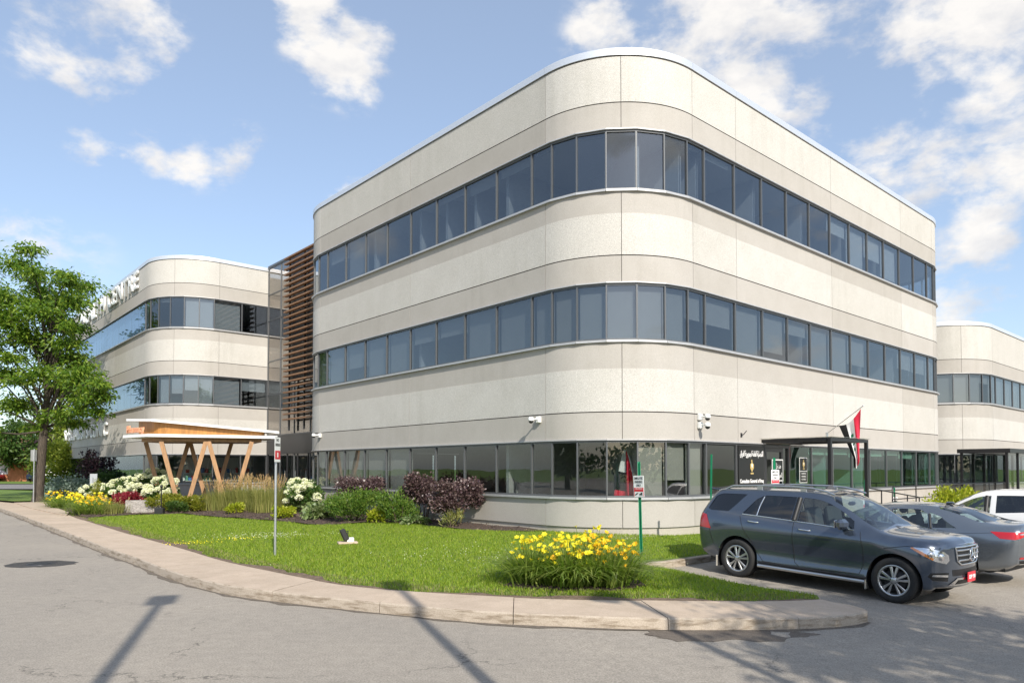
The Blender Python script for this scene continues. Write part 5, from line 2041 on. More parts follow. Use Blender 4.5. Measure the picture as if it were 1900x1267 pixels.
# window trim: chrome belt line, pillars
side_line(suv, bvh_of([sbody] + [o for k, o in sparts.items() if isinstance(k, tuple) and k[1] == 1]), [(x_, skin.S(skin.u_of(x_, 4.06), 4.06)[2]) for x_ in (-1.38, -1.1, -.8, -.5, -.2, .1, .4, .62, .79)], .012, MATS['chrome'], 'belt_moulding', -.002)
bvall = bvh_of([sbody] + [o for k, o in sparts.items() if isinstance(k, tuple) and k[1] == 1])
side_line(suv, bvall, [(-.305, 1.20), (-.295, 1.4), (-.29, 1.60)], .05, MATS['car_trim_black'], 'door_pillar', .02)
side_line(suv, bvall, [(-1.07, 1.22), (-1.055, 1.4), (-1.02, 1.58)], .010, MATS['chrome'], 'window_divider', -.001)
side_line(suv, bvall, [(-.345, 1.20), (-.33, 1.6)], .008, MATS['chrome'], 'window_divider', -.001)
# seams of doors and wings
SE = [
    [(.90, 1.10), (.97, .85), (.96, .55), (.90, .40), (-.16, .37)],
    [(-.16, .37), (-.27, .45), (-.30, .8), (-.305, 1.17)],
    [(-.16, .37), (-.90, .385), (-1.02, .52), (-1.14, .74), (-1.32, .96), (-1.42, 1.20)],
    [(1.30, .88), (1.65, .95), (1.88, .95)],
    [(-2.12, .98), (-2.0, .60)],
]
for ln in SE: side_line(suv, bv, ln, .0045, MATS['seam_dark'], 'panel_seam', .001)
side_line(suv, bv, [(1.02, .345), (-.98, .36)], .022, MATS['car_trim_black'], 'sill_trim', .0)
for sd in (1, -1):
    MB().tube([(1.0, sd * .94, .285), (-1.0, sd * .94, .295)], .034, 10).build('running_board', MATS['rim_alloy'], suv)
handle(suv, bv, -.08, 1.05, .22, MATS['chrome']); handle(suv, bv, -1.12, 1.11, .22, MATS['chrome'])
# roof rails
for sd in (1, -1):
    pts = [(x, sd * y, z) for x, y, z in [(-1.98, .55, 1.68), (-1.80, .57, 1.755), (-1.2, .575, 1.785), (-.4, .58, 1.795), (-.10, .585, 1.78), (.15, .59, 1.735), (.30, .60, 1.685)]]
    rl = MB().tube(pts, .019, 8)
    for x, z in ((-1.2, 1.74), (-.3, 1.75)): rl.rbox((x, sd * .577, z), (.12, .03, .09), .008)
    rl.build('roof_rail', MATS['rim_alloy'], suv)
MB().rbox((-2.22, 0, 1.665), (.26, 1.10, .035), .015, rot=Matrix.Rotation(.08, 3, 'Y')).build('roof_spoiler', MATS['paint_slate'], suv)
# mirrors
for sd in (1, -1):
    mr = MB()
    mr.rbox((.65, sd * 1.05, 1.22), (.16, .27, .18), .055)
    mr.tube([(.68, sd * .88, 1.14), (.67, sd * .98, 1.17)], .03, 8)
    mo = mr.build('wing_mirror', MATS['paint_slate'], suv)
    MB().rbox((.568, sd * 1.05, 1.22), (.012, .21, .13), .005).build('mirror_glass', MATS['chrome'], mo)
# grille, lamps, lower intakes, plate
gfr = [(-.46, .955), (.46, .955), (.42, .74), (.31, .675), (-.31, .675), (-.42, .74)]
fo = lambda p: (3.2, p[0], p[1])
patch(suv, bvf, gfr, fo, (-1, 0, 0), .004, MATS['car_trim_black'], 'grille_mesh', mirror=False)
gr = bvh_of([fr_, sbody])
def front_x(y, z):
    h = gr.ray_cast(Vector((3.2, y, z)), Vector((-1, 0, 0)))
    return h[0].x if h[0] is not None else 2.3
for z, w_ in ((.905, .445), (.825, .425), (.745, .385)):
    pts = [(front_x(y, z) + .022, y, z) for y in np.linspace(-w_, w_, 13)]
    MB().tube(pts, .017, 8).build('grille_bar', MATS['rim_alloy'], suv)
loop = gfr + [gfr[0]]
pts = []
for a, b in zip(loop, loop[1:]):
    for i in range(6):
        y, z = a[0] + (b[0] - a[0]) * i / 6, a[1] + (b[1] - a[1]) * i / 6
        pts.append((front_x(y, z) + .012, y, z))
pts.append(pts[0])
MB().tube(pts, .014, 8).build('grille_surround', MATS['chrome'], suv)
st = MB()
ex = front_x(0, .825) + .05
ring = [(ex, .105 * math.cos(a), .825 + .105 * math.sin(a)) for a in np.linspace(0, 2 * math.pi, 33)]
st.tube(ring, .011, 8)
for k in range(3):
    a = math.pi / 2 + k * 2 * math.pi / 3
    st.tube([(ex, 0, .825), (ex, .1 * math.cos(a), .825 + .1 * math.sin(a))], [.018, .004], 6)
st.build('grille_emblem', MATS['chrome'], suv)
dd = Vector((-1, -.75, 0)).normalized(); dt = Vector((-dd.y, dd.x, 0))
def diag(c):
    return lambda p: (Vector((1.96, .78, 0)) - dd * 1.2 + Vector((-dd.y, dd.x, 0)) * p[0] + Vector((0, 0, p[1])))
# headlamp outline in the diagonal view (first coordinate grows towards the flank)
hl = [(-.27, .755), (-.21, .70), (.0, .745), (.16, .83), (.28, .935), (.20, .955), (.02, .935), (-.15, .895), (-.25, .84)]
sgn = 1 if (Vector((-dd.y, dd.x, 0)).dot(Vector((-1, 1, 0))) > 0) else -1
hlq = [(sgn * a, b) for a, b in hl]
lamps = patch(suv, bvf, hlq, diag(0), tuple(dd), .004, MATS['lamp_reflector'], 'headlamp')
for o, sd in zip(lamps, (1, -1)):
    for (a, b, r_) in ((-.10, .81, .058), (.06, .85, .045)):
        q = project(bvf, [(sgn * a, b)], diag(0), tuple(dd), .012)[0]
        MB().lathe([(0, .012), (r_ * .6, .010), (r_, 0), (r_ * 1.05, -.012)], 20, axis='y', center=(0, 0, 0)).build('lamp_bowl', MATS['chrome'], o, (q.x, q.y * sd, q.z), math.atan2(-dd.x * 1, -dd.y * sd) * -1 if False else (math.atan2(-dd.y * sd, -dd.x) - math.pi / 2))
amb = [(sgn * a, b) for a, b in [(.04, .76), (.17, .835), (.28, .93), (.255, .945), (.13, .86), (.02, .785)]]
for o, q in zip(lamps, patch(suv, bvf, amb, diag(0), tuple(dd), .010, MATS['lamp_amber'], 'turn_signal')): q.parent = o
lens = patch(suv, bvf, hlq, diag(0), tuple(dd), .022, MATS['lamp_lens'], 'lamp_cover')
for o, q in zip(lamps, lens): q.parent = o
# side intakes with lamp strip, centre intake, silver skid
it = [(sgn * a, b) for a, b in [(-.27, .56), (.06, .56), (.10, .50), (.02, .44), (-.26, .42)]]
itk = patch(suv, bvf, it, diag(0), tuple(dd), .003, MATS['car_trim_black'], 'bumper_intake')
ls = [(sgn * a, b) for a, b in [(-.25, .525), (.03, .535), (.05, .505), (-.25, .49)]]
for o, q in zip(itk, patch(suv, bvf, ls, diag(0), tuple(dd), .014, MATS['lamp_reflector'], 'day_lamp')): q.parent = o
patch(suv, bvf, [(-.52, .60), (.52, .60), (.50, .50), (-.50, .50)], fo, (-1, 0, 0), .003, MATS['car_trim_black'], 'centre_intake', mirror=False)
patch(suv, bvf, [(-.50, .40), (-.40, .465), (.40, .465), (.50, .40), (.55, .34), (-.55, .34)], fo, (-1, 0, 0), .014, MATS['chrome'], 'skid_trim', mirror=False)
patch(suv, bvf, [(-.38, .43), (.38, .43), (.42, .36), (-.42, .36)], fo, (-1, 0, 0), .018, MATS['car_trim_black'], 'lower_grille', mirror=False)
px_ = front_x(0, .46) + .03
pl = MB().rbox((px_ + .01, 0, .465), (.02, .31, .16), .004).build('licence_plate', MATS['red_paint'], suv)
tm = text_mesh('SDP 198', .085, MATS['sign_white'], .002, bold=.002, width=.26)
to = link('plate_number', tm, pl, (px_ + .022, 0, .465)); to.rotation_euler = (math.pi / 2, 0, math.pi / 2)
# tail lamps and mud flaps
tl = [(a, b) for a, b in [(-2.20, 1.17), (-2.43, 1.21), (-2.45, .92), (-2.06, .90)]]
patch(suv, bvh_of([sbody, rr_]), tl, lambda p: (p[0], 2, p[1]), (0, -1, 0), .005, MATS['tail_red'], 'tail_lamp')
for x in (1.0, -1.93):
    for sd in (1, -1): MB().rbox((x, sd * .86, .27), (.02, .16, .22), .005).build('mud_flap', MATS['mud_flap'], suv)
MB().tube([(.75, -.55, 1.12), (1.1, -.1, 1.10)], .006, 6).build('wiper', MATS['car_trim_black'], suv, (.12, 0, .08))
MB().rbox((.32, 0, 1.52), (.05, .22, .07), .02).build('rear_view_mirror', MATS['car_trim_black'], suv)
a_ = -.888
suv.location = (6.018, 13.465, -.146)
suv.rotation_mode = 'XYZ'
suv.rotation_euler = (0.005, .028, a_)

# ---------------------------------------------------------------- the grey saloon
def sedan_sections():
    f = lambda z4, y5, z5, y6, z6, z7: [(.76, .20), (.855, .27), (.892, .46), (.900, .72), (.855, z4), (y5, z5), (y6, z6), (0, z7)]
    rows = [
        ([-2.27, -2.30, -2.34, -2.37, -2.37, -2.37, -2.39, -2.40], [(.64, .34), (.73, .38), (.77, .55), (.78, .80), (.735, .955), (.63, 1.035), (.42, 1.07), (0, 1.085)]),
        ([-2.17, -2.20, -2.24, -2.27, -2.27, -2.27, -2.29, -2.30], [(.68, .27), (.81, .34), (.845, .53), (.855, .79), (.80, .965), (.67, 1.055), (.45, 1.09), (0, 1.105)]),
        (-1.98, [(.72, .22), (.84, .30), (.88, .49), (.888, .75), (.835, .965), (.69, 1.065), (.465, 1.10), (0, 1.12)]),
        (-1.70, f(.965, .69, 1.10, .47, 1.155, 1.18)),
        (-1.30, f(.955, .645, 1.235, .455, 1.305, 1.335)),
        (-.85, f(.945, .605, 1.335, .435, 1.405, 1.435)),
        (-.30, f(.93, .60, 1.36, .435, 1.43, 1.46)),
        (.25, f(.92, .61, 1.335, .44, 1.405, 1.435)),
        (.70, f(.91, .655, 1.225, .475, 1.29, 1.32)),
        (1.05, f(.90, .715, 1.055, .51, 1.105, 1.135)),
        (1.30, f(.88, .75, .945, .52, .99, 1.01)),
        (1.70, [(.74, .20), (.84, .27), (.875, .45), (.875, .68), (.825, .83), (.70, .895), (.48, .93), (0, .95)]),
        ([2.0, 2.0, 2.0, 2.01, 2.02, 2.05, 2.1, 2.12], [(.68, .22), (.77, .28), (.80, .44), (.80, .62), (.745, .745), (.62, .80), (.42, .835), (0, .85)]),
        ([2.10, 2.10, 2.11, 2.12, 2.13, 2.16, 2.2, 2.22], [(.6, .26), (.70, .31), (.73, .44), (.73, .58), (.68, .68), (.56, .73), (.38, .76), (0, .775)]),
    ]
    return ctrl(rows)


sed = empty('parked_car')
tag(sed, 'mid grey saloon with red tail lamps parked nose in between the two taller cars', 'car', 'cars parked before the consulate')
sk2 = CarSkin(sedan_sections())
U2 = lambda x, s: (sk2.u_of(x, s), s)
h2 = {
    'arch_front': (arch_poly(sk2, 1.343, .325, .375), None),
    'arch_rear': (arch_poly(sk2, -1.343, .325, .375), None),
    'windscreen': ([U2(1.27, 5.1), U2(.9, 5.1), U2(.42, 5.1), U2(.25, 5.6), U2(.15, 7.0), U2(1.22, 7.0), U2(1.28, 6)], MATS['glass_car']),
    'rear_window': ([U2(-1.74, 5.15), U2(-1.3, 5.13), U2(-.98, 5.15), U2(-.90, 6), U2(-.86, 7.0), U2(-1.90, 7.0), U2(-1.86, 6)], MATS['glass_car']),
    'side_window_1': ([U2(.02, 4.08), U2(.03, 4.90), U2(.3, 4.9), U2(.62, 4.82), U2(.88, 4.6), U2(.92, 4.1)], MATS['glass_car']),
    'side_window_2': ([U2(-.10, 4.08), U2(-.08, 4.90), U2(-.62, 4.90), U2(-.78, 4.70), U2(-.86, 4.08)], MATS['glass_car']),
    'side_window_3': ([U2(-.93, 4.10), U2(-.85, 4.68), U2(-.80, 4.80), U2(-1.05, 4.62), U2(-1.36, 4.12)], MATS['glass_car']),
}
b2, p2 = car_body(sed, sk2, h2, MATS['paint_grey'])
f2 = fascia(sed, sk2, 1, lambda z: 2.27, .26, MATS['paint_grey'], 'front_bumper')
r2 = fascia(sed, sk2, 0, lambda z: -2.47 + .25 * max(0, z - .98) + .3 * max(0, .55 - z), .32, MATS['paint_grey'], 'rear_bumper', 2.0)
bv2 = bvh_of([b2, f2, r2])
bv2s = bvh_of([b2] + [o for k, o in p2.items() if isinstance(k, tuple) and k[1] == 1])
for x in (1.343, -1.343):
    for sd in (1, -1): wheel(sed, x, sd * .785, .318, .21, sd, 5, True)
    arch_dress(sed, bv2, x, .325, .377, .87, None)
MB().bb(-2.1, 1.95, -.70, .70, .20, .42).build('underbody', MATS['car_trim_black'], sed)
MB().rbox((1.0, 0, .80), (.5, 1.3, .2), .06).build('dashboard', MATS['car_interior'], sed)
MB().bb(-2.0, -1.0, -.6, .6, .5, .92).build('parcel_shelf', MATS['car_interior'], sed)
seats(sed, (.15, -.70), .35, .52, .80)
steering(sed, .68, .35, .86)
for ln in ([(.95, .90), (.98, .6), (.90, .34), (-.02, .33)], [(-.04, .33), (-.05, .93)], [(-.04, .33), (-.75, .34), (-.95, .55), (-1.0, .94)]):
    side_line(sed, bv2, ln, .004, MATS['seam_dark'], 'panel_seam', .001)
side_line(sed, bv2s, [(-.04, .95), (-.02, 1.3)], .05, MATS['car_trim_black'], 'door_pillar', .02)
side_line(sed, bv2s, [(-.895, .97), (-.82, 1.24)], .022, MATS['car_trim_black'], 'window_divider', .008)
handle(sed, bv2, .12, .85, .2, MATS['paint_grey']); handle(sed, bv2, -.78, .87, .2, MATS['paint_grey'])
dr_ = Vector((1, -.8, 0)).normalized()
def diag2(p):
    return Vector((-2.22, .70, 0)) - dr_ * 1.2 + Vector((-dr_.y, dr_.x, 0)) * p[0] + Vector((0, 0, p[1]))
# positive first coordinate must run towards the flank (larger x)
s2 = 1 if Vector((-dr_.y, dr_.x, 0)).dot(Vector((1, 1, 0))) > 0 else -1
tlp = [(s2 * a, b) for a, b in [(-.42, .955), (-.1, .95), (.12, .95), (.30, .955), (.22, .83), (.05, .815), (-.16, .86), (-.42, .895)]]
tls = patch(sed, bv2, tlp, diag2, tuple(dr_), .006, MATS['tail_red'], 'tail_lamp')
tlw = [(s2 * a, b) for a, b in [(-.30, .925), (-.05, .92), (-.05, .90), (-.30, .905)]]
for o, q in zip(tls, patch(sed, bv2, tlw, diag2, tuple(dr_), .010, MATS['lamp_reflector'], 'reversing_lamp')): q.parent = o
bo = lambda p: (-3.4, p[0], p[1])
patch(sed, bv2, [(.36, .47), (.70, .49), (.72, .455), (.36, .44)], bo, (1, 0, 0), .006, MATS['tail_red'], 'rear_reflector')
patch(sed, bv2, [(-.70, .42), (.70, .42), (.62, .335), (-.62, .335)], bo, (1, 0, 0), .005, MATS['car_trim_black'], 'rear_diffuser', mirror=False)
patch(sed, bv2, [(-.66, .365), (.66, .365), (.62, .345), (-.62, .345)], bo, (1, 0, 0), .012, MATS['chrome'], 'diffuser_trim', mirror=False)
patch(sed, bv2, [(-.18, .82), (.18, .82), (.18, .70), (-.18, .70)], bo, (1, 0, 0), .012, MATS['sign_white'], 'licence_plate', mirror=False)
side_line(sed, bv2, [(-2.2, .945), (-1.6, .905), (-.5, .86), (.8, .80)], .003, MATS['seam_dark'], 'crease_line', .0005)
ah = MB().rbox((-.95, 0, 1.445), (.16, .05, .05), .02); ah.build('roof_aerial', MATS['paint_grey'], sed)
for sd in (1, -1): MB().rbox((.80, sd * .99, .94), (.12, .2, .13), .045).tube([(.82, sd * .84, .92), (.81, sd * .95, .93)], .022, 6).build('wing_mirror', MATS['paint_grey'], sed)
sed.location = (8.42, 15.45, road_z(8.42, 15.45) - .02)
sed.rotation_euler = (0, .02, math.pi - .905)

# ---------------------------------------------------------------- the white crossover
wht = empty('parked_car')
tag(wht, 'white crossover with dark rear windows parked farthest from the lawn beside the saloon', 'car', 'cars parked before the consulate')
W3 = np.array(suv_sections()); W3[:, :, 0] *= .97; W3[:, :, 2] = W3[:, :, 2] * .955; W3[:, :, 1] *= .97
sk3 = CarSkin(W3)
U3 = lambda x, s: (sk3.u_of(max(x - .13, -2.0), s), s)
h3 = {
    'arch_front': (arch_poly(sk3, 1.41, .355, .415), None),
    'arch_rear': (arch_poly(sk3, -1.41, .355, .415), None),
    'windscreen': ([U3(1.27, 5.13), U3(.81, 5.12), U3(.48, 5.12), U3(.38, 5.5), U3(.25, 7.0), U3(1.20, 7.0), U3(1.27, 6.0)], MATS['glass_car']),
    'side_window_1': ([U3(.02, 4.08), U3(.03, 4.90), U3(.22, 4.90), U3(.44, 4.86), U3(.69, 4.78), U3(.88, 4.55), U3(.91, 4.12), U3(.5, 4.08)], MATS['glass_car']),
    'side_window_2': ([U3(-.10, 4.08), U3(-.08, 4.90), U3(-.85, 4.90), U3(-.98, 4.70), U3(-1.02, 4.08)], MATS['glass_car_dark']),
    'side_window_3': ([U3(-1.09, 4.1), U3(-1.05, 4.72), U3(-.98, 4.88), U3(-1.7, 4.86), U3(-1.95, 4.5), U3(-1.8, 4.15)], MATS['glass_car_dark']),
    'rear_window': ([U3(-2.33, 4.4), U3(-2.2, 4.6), U3(-2.14, 5.0), U3(-2.0, 7.0), U3(-2.05, 7.0)], None),
}
del h3['rear_window']
b3, p3 = car_body(wht, sk3, h3, MATS['paint_white'])
f3 = fascia(wht, sk3, 1, lambda z: 2.28 - .3 * max(0, z - .8), .30, MATS['paint_white'], 'front_bumper')
r3 = fascia(wht, sk3, 0, lambda z: -2.40 + .42 * max(0, z - .97), .40, MATS['paint_white'], 'tailgate')
bv3 = bvh_of([b3, f3, r3])
bv3s = bvh_of([b3] + [o for k, o in p3.items() if isinstance(k, tuple) and k[1] == 1])
for x in (1.41, -1.41):
    for sd in (1, -1): wheel(wht, x, sd * .80, .352, .235, sd, 5, False)
    arch_dress(wht, bv3, x, .355, .417, .9, None)
MB().bb(-2.1, 1.95, -.72, .72, .23, .44).build('underbody', MATS['car_trim_black'], wht)
MB().rbox((1.15, 0, .87), (.5, 1.4, .22), .06).build('dashboard', MATS['car_interior'], wht)
seats(wht, (.15, -.72), .36, .66, .90)
steering(wht, .78, .36, .98)
for ln in ([(1.12, .98), (1.15, .6), (1.05, .38), (-.02, .36)], [(-.04, .36), (-.04, 1.02)], [(-.04, .36), (-.85, .37), (-1.02, .6), (-1.1, 1.04)]):
    side_line(wht, bv3, ln, .004, MATS['seam_dark'], 'panel_seam', .001)
side_line(wht, bv3s, [(-.04, 1.04), (-.02, 1.52)], .05, MATS['car_trim_black'], 'door_pillar', .02)
handle(wht, bv3, .12, .92, .2, MATS['paint_white']); handle(wht, bv3, -.85, .95, .2, MATS['paint_white'])
for sd in (1, -1): MB().rbox((.95, sd * 1.03, 1.04), (.14, .22, .15), .05).tube([(.98, sd * .86, 1.0), (.97, sd * .97, 1.02)], .025, 6).build('wing_mirror', MATS['paint_white'], wht)
patch(wht, bv3, [(-2.05, .98), (-2.38, 1.02), (-2.38, .82), (-2.1, .80)], lambda p: (p[0], 2, p[1]), (0, -1, 0), .005, MATS['tail_red'], 'tail_lamp')
wht.location = (11.75, 17.35, road_z(11.75, 17.35) - .01)
wht.rotation_euler = (0, .015, math.pi - .90)

# ================================================================= plants
def leaf_quads(P, D, L, Wd, rng_, droop=0.0):
    """one rhombic face per leaf; P base points, D axis directions, L lengths, Wd widths"""
    n = len(P)
    D = D / (np.linalg.norm(D, axis=1, keepdims=True) + 1e-9)
    rnd = rng_.normal(size=(n, 3))
    S = np.cross(D, rnd); S /= (np.linalg.norm(S, axis=1, keepdims=True) + 1e-9)
    L = np.broadcast_to(np.asarray(L, float), (n,))[:, None]; Wd = np.broadcast_to(np.asarray(Wd, float), (n,))[:, None]
    mid = P + D * L * .5
    tipp = P + D * L
    if droop: tipp = tipp - np.array([0, 0, 1]) * L * droop
    V = np.stack([P, mid + S * Wd * .5, tipp, mid - S * Wd * .5], axis=1).reshape(-1, 3)
    F = np.arange(4 * n).reshape(n, 4)
    return V, F


def cloud_points(n, clumps, rng_, shell=.55):
    """points in a set of ellipsoid clumps (cx,cy,cz,rx,ry,rz), denser near their surfaces"""
    C = np.array(clumps, float)
    vol = C[:, 3] * C[:, 4] * C[:, 5]
    w = vol ** .60; w /= w.sum()
    k = rng_.choice(len(C), n, p=w)
    d = rng_.normal(size=(n, 3)); d /= np.linalg.norm(d, axis=1, keepdims=True)
    r = (shell + (1 - shell) * rng_.random(n)) * (rng_.random(n) ** .25)
    # lumpy surface
    lump = 1 + .16 * np.sin(d[:, 0] * 5 + k) * np.sin(d[:, 1] * 6 + 2 * k) + .12 * np.sin(d[:, 2] * 8 + k * 3)
    P = C[k, :3] + d * C[k, 3:6] * (r * lump)[:, None]
    return P, d, k


def foliage(name, P, D, L, Wd, mat, parent, seed=0, droop=0.0):
    r_ = np.random.default_rng(seed)
    V, F = leaf_quads(P, D, L, Wd, r_, droop)
    return link(name, np_mesh(name, V, F, mat), parent)


def bark(name, a, b):
    m, nt, bs_ = new_mat(name)
    v = coords(nt, (6, 6, 1.2), world=True)
    n1 = noise(nt, v, 3, 6, .7)
    nt.links.new(ramp(nt, n1, .3, a, .7, b).outputs[0], bs_.inputs['Base Color'])
    bs_.inputs['Roughness'].default_value = .95
    bump(nt, bs_, n1, 1.0, .05)
bark('bark', (.030, .024, .018), (.115, .092, .070))
bark('stem_brown', (.05, .035, .025), (.13, .09, .06))

leafy('leaf_locust', [(.055, .12, .014), (.10, .19, .020), (.16, .25, .026), (.23, .30, .036)], .45, .42)
leafy('leaf_dark', [(.014, .040, .010), (.026, .065, .014), (.045, .090, .020)], .45, .28)
leafy('leaf_mid', [(.035, .080, .016), (.060, .115, .022), (.095, .15, .03)], .5, .32)
leafy('leaf_yellowgreen', [(.10, .15, .02), (.16, .21, .025), (.24, .27, .035)], .5, .35)
leafy('leaf_purple', [(.045, .024, .030), (.08, .045, .050), (.12, .075, .075), (.21, .155, .145)], .38, .18, .6)
leafy('leaf_spirea', [(.05, .12, .016), (.085, .165, .022), (.13, .21, .03), (.19, .25, .05)], .45, .32)
leafy('leaf_lime', [(.20, .26, .015), (.30, .34, .02), (.38, .38, .04)], .45, .35)
leafy('leaf_chartreuse', [(.12, .15, .015), (.20, .22, .02), (.27, .25, .03)], .45, .35)
leafy('leaf_red', [(.16, .012, .022), (.27, .022, .04), (.20, .03, .035)], .4, .25)
leafy('leaf_blue', [(.12, .18, .15), (.20, .27, .23), (.30, .36, .31)], .5, .2)
leafy('leaf_hosta', [(.07, .14, .03), (.20, .26, .10), (.34, .38, .22)], .4, .3)
leafy('blade_lily', [(.10, .18, .02), (.16, .25, .035), (.24, .32, .06), (.32, .37, .10)], .35, .34, .7)
leafy('blade_reed', [(.17, .20, .05), (.28, .29, .09), (.40, .37, .14)], .5, .36)
leafy('plume', [(.42, .27, .13), (.52, .36, .19), (.38, .23, .11)], .7, .34)
leafy('petal_yellow', [(.76, .62, .015), (.82, .72, .04), (.80, .66, .02)], .5, .3)
leafy('petal_orange', [(.80, .46, .012), (.82, .54, .02), (.78, .40, .01)], .5, .3)
leafy('petal_white', [(.70, .70, .56), (.78, .78, .66), (.64, .66, .46)], .6, .25)
leafy('leaf_plum_tree', [(.020, .010, .016), (.035, .018, .028), (.055, .03, .04)], .4, .18)


def shrub(name, label, cat, x, y, size, n, leaf, mat, clumps=None, stems=5, group=None, seed=1, up=.35, z=None, stem_h=.0, aspect=.5, shell=.5, droop=0.0, inner=True):
    """size=(rx,ry,h); leaf=(length,width); stem_h lifts the crown on bare stems"""
    r_ = np.random.default_rng(seed)
    zz = lawn_z(x, y) if z is None else z
    root = empty(name, (x, y, zz)); tag(root, label, cat, group)
    rx, ry, h = size
    if clumps is None:
        clumps = [(0, 0, stem_h + h * .45, rx * .85, ry * .85, h * .52)]
        for i in range(9):
            a = r_.random() * 6.28
            q = .5 + .3 * r_.random()
            clumps.append((rx * q * math.cos(a), ry * q * math.sin(a), stem_h + h * (.22 + .55 * r_.random()), rx * .42, ry * .42, h * .30))
    P, d, k = cloud_points(n, clumps, r_, shell)
    P = P[P[:, 2] > .02 + stem_h * .5]; d = d[:len(P)]
    D = (P - np.array([0, 0, stem_h + h * .3])); D /= np.linalg.norm(D, axis=1, keepdims=True) + 1e-6
    D = D * .8 + r_.normal(size=P.shape) * .55 + np.array([0, 0, up])
    foliage('foliage', P, D, leaf[0] * (.7 + .6 * r_.random(len(P))), leaf[1] * (.7 + .6 * r_.random(len(P))), MATS[mat], root, seed, droop)
    st = MB()
    for i in range(stems):
        a = 6.28 * i / stems + r_.random()
        q = Vector((rx * .45 * math.cos(a), ry * .45 * math.sin(a), stem_h + h * .55))
        b = Vector((.06 * math.cos(a), .06 * math.sin(a), -.05))
        m_ = b.lerp(q, .5) + Vector((.05 * math.cos(a + 1), .05 * math.sin(a + 1), .05))
        st.tube([b, m_, q], [.022, .016, .008], 5)
    st.build('stem', MATS['stem_brown'], root)
    return root


# --- shrubs along the main block's left face
PG = 'shrubs along the office wall'
shrub('purple_shrub', 'trimmed dark purple shrub behind the wide green shrub, under the office windows', 'shrub', -5.35, 24.9, (1.02, .75, .78), 5200, (.075, .055), 'leaf_purple', stem_h=.62, seed=21, group=PG)
shrub('purple_shrub', 'purple shrub on bare stems behind the narrower green shrub', 'shrub', -2.75, 22.55, (.82, .72, 1.02), 6200, (.075, .06), 'leaf_purple', stem_h=.50, seed=22, group=PG)
shrub('purple_shrub', 'purple shrub on bare stems standing at the end of the mulch bed', 'shrub', -1.60, 20.85, (.88, .72, 1.0), 6800, (.075, .06), 'leaf_purple', stem_h=.42, seed=23, group=PG)
shrub('green_shrub', 'wide feathery green shrub in front of the trimmed purple one', 'shrub', -5.10, 23.0, (.92, .75, 1.12), 8500, (.085, .032), 'leaf_spirea', seed=24, up=.9, group=PG)
shrub('green_shrub', 'narrower feathery green shrub beside the two purple ones', 'shrub', -3.50, 22.05, (.60, .5, 1.08), 5600, (.085, .032), 'leaf_spirea', seed=25, up=.9, group=PG)
shrub('lime_plant', 'small bright yellow plant between the two green shrubs', 'plant', -4.22, 22.35, (.32, .28, .50), 900, (.09, .06), 'leaf_lime', seed=26, stems=3)
shrub('hosta', 'pale variegated hosta against the wall corner below the camera', 'plant', -6.6, 24.3, (.62, .5, .62), 700, (.20, .11), 'leaf_hosta', seed=27, stems=3, droop=.3)
shrub('ground_plant', 'low pale leaved plant spilling onto the lawn under the narrower green shrub', 'plant', -3.0, 21.75, (.48, .28, .24), 200, (.18, .08), 'leaf_hosta', seed=28, stems=2, droop=.3)
shrub('wispy_plant', 'thin yellowish plant under the purple shrub at the bed end', 'plant', -1.75, 20.45, (.32, .25, .55), 420, (.14, .022), 'blade_reed', seed=29, stems=3, up=1.2)

# --- beds by the entrance
EG = 'planting by the entrance canopy'
for i, (x, y, w_, h_, sd) in enumerate(((-14.45, 29.6, .62, .75, 31), (-13.65, 29.35, .55, .70, 32), (-12.75, 29.6, .62, .68, 33))):
    shrub('golden_shrub', ('low golden green mound between the granite block and the left V column', 'low golden green mound right behind the garden light post', 'low golden green mound between the two front V columns')[i], 'shrub', x, y, (w_, w_ * .9, h_), 2600, (.075, .05), 'leaf_chartreuse', seed=sd, group=EG)
shrub('dark_shrub', 'small dark green shrub beside the garden light post', 'shrub', -13.45, 28.75, (.42, .4, .52), 1500, (.07, .045), 'leaf_mid', seed=34)
shrub('red_shrub', 'crimson leaved shrub beside the rough granite block', 'shrub', -16.25, 30.5, (.72, .62, .80), 3000, (.10, .05), 'leaf_red', seed=35)
shrub('lime_plant', 'lime plant at the mulch edge before the tall reed grass', 'plant', -10.6, 27.55, (.36, .3, .42), 600, (.11, .07), 'leaf_lime', seed=36, stems=3)
shrub('lime_plant', 'lime plant on the mulch beside the galvanised sign pole', 'plant', -7.95, 24.9, (.42, .36, .42), 750, (.11, .07), 'leaf_lime', seed=37, stems=3)
shrub('blue_shrub', 'silvery blue low conifer under the tall tree', 'shrub', -26.4, 43.3, (1.7, 1.2, 1.5), 4200, (.14, .08), 'leaf_blue', seed=38)
shrub('dark_shrub', 'dark shrub against the wing wall behind the blue conifer', 'shrub', -23.2, 42.4, (1.5, 1.2, 1.7), 3600, (.13, .09), 'leaf_dark', seed=39)
shrub('dark_shrub', 'tall purple brown shrub against the far end of the wing wall', 'shrub', -25.8, 45.4, (2.0, 1.5, 3.0), 5200, (.15, .10), 'leaf_plum_tree', seed=40)
shrub('golden_cone', 'small golden dwarf conifer among the yellow lilies', 'shrub', -19.4, 33.6, (.55, .55, 1.25), 1800, (.07, .03), 'leaf_chartreuse', clumps=[(0, 0, .3, .55, .55, .35), (0, 0, .7, .38, .38, .35), (0, 0, 1.05, .2, .2, .3)], seed=41)
shrub('yellow_bush', 'large yellow green bush between the tree trunk and the wing', 'shrub', -32.4, 52.5, (2.6, 2.2, 4.0), 6500, (.20, .12), 'leaf_yellowgreen', seed=42)
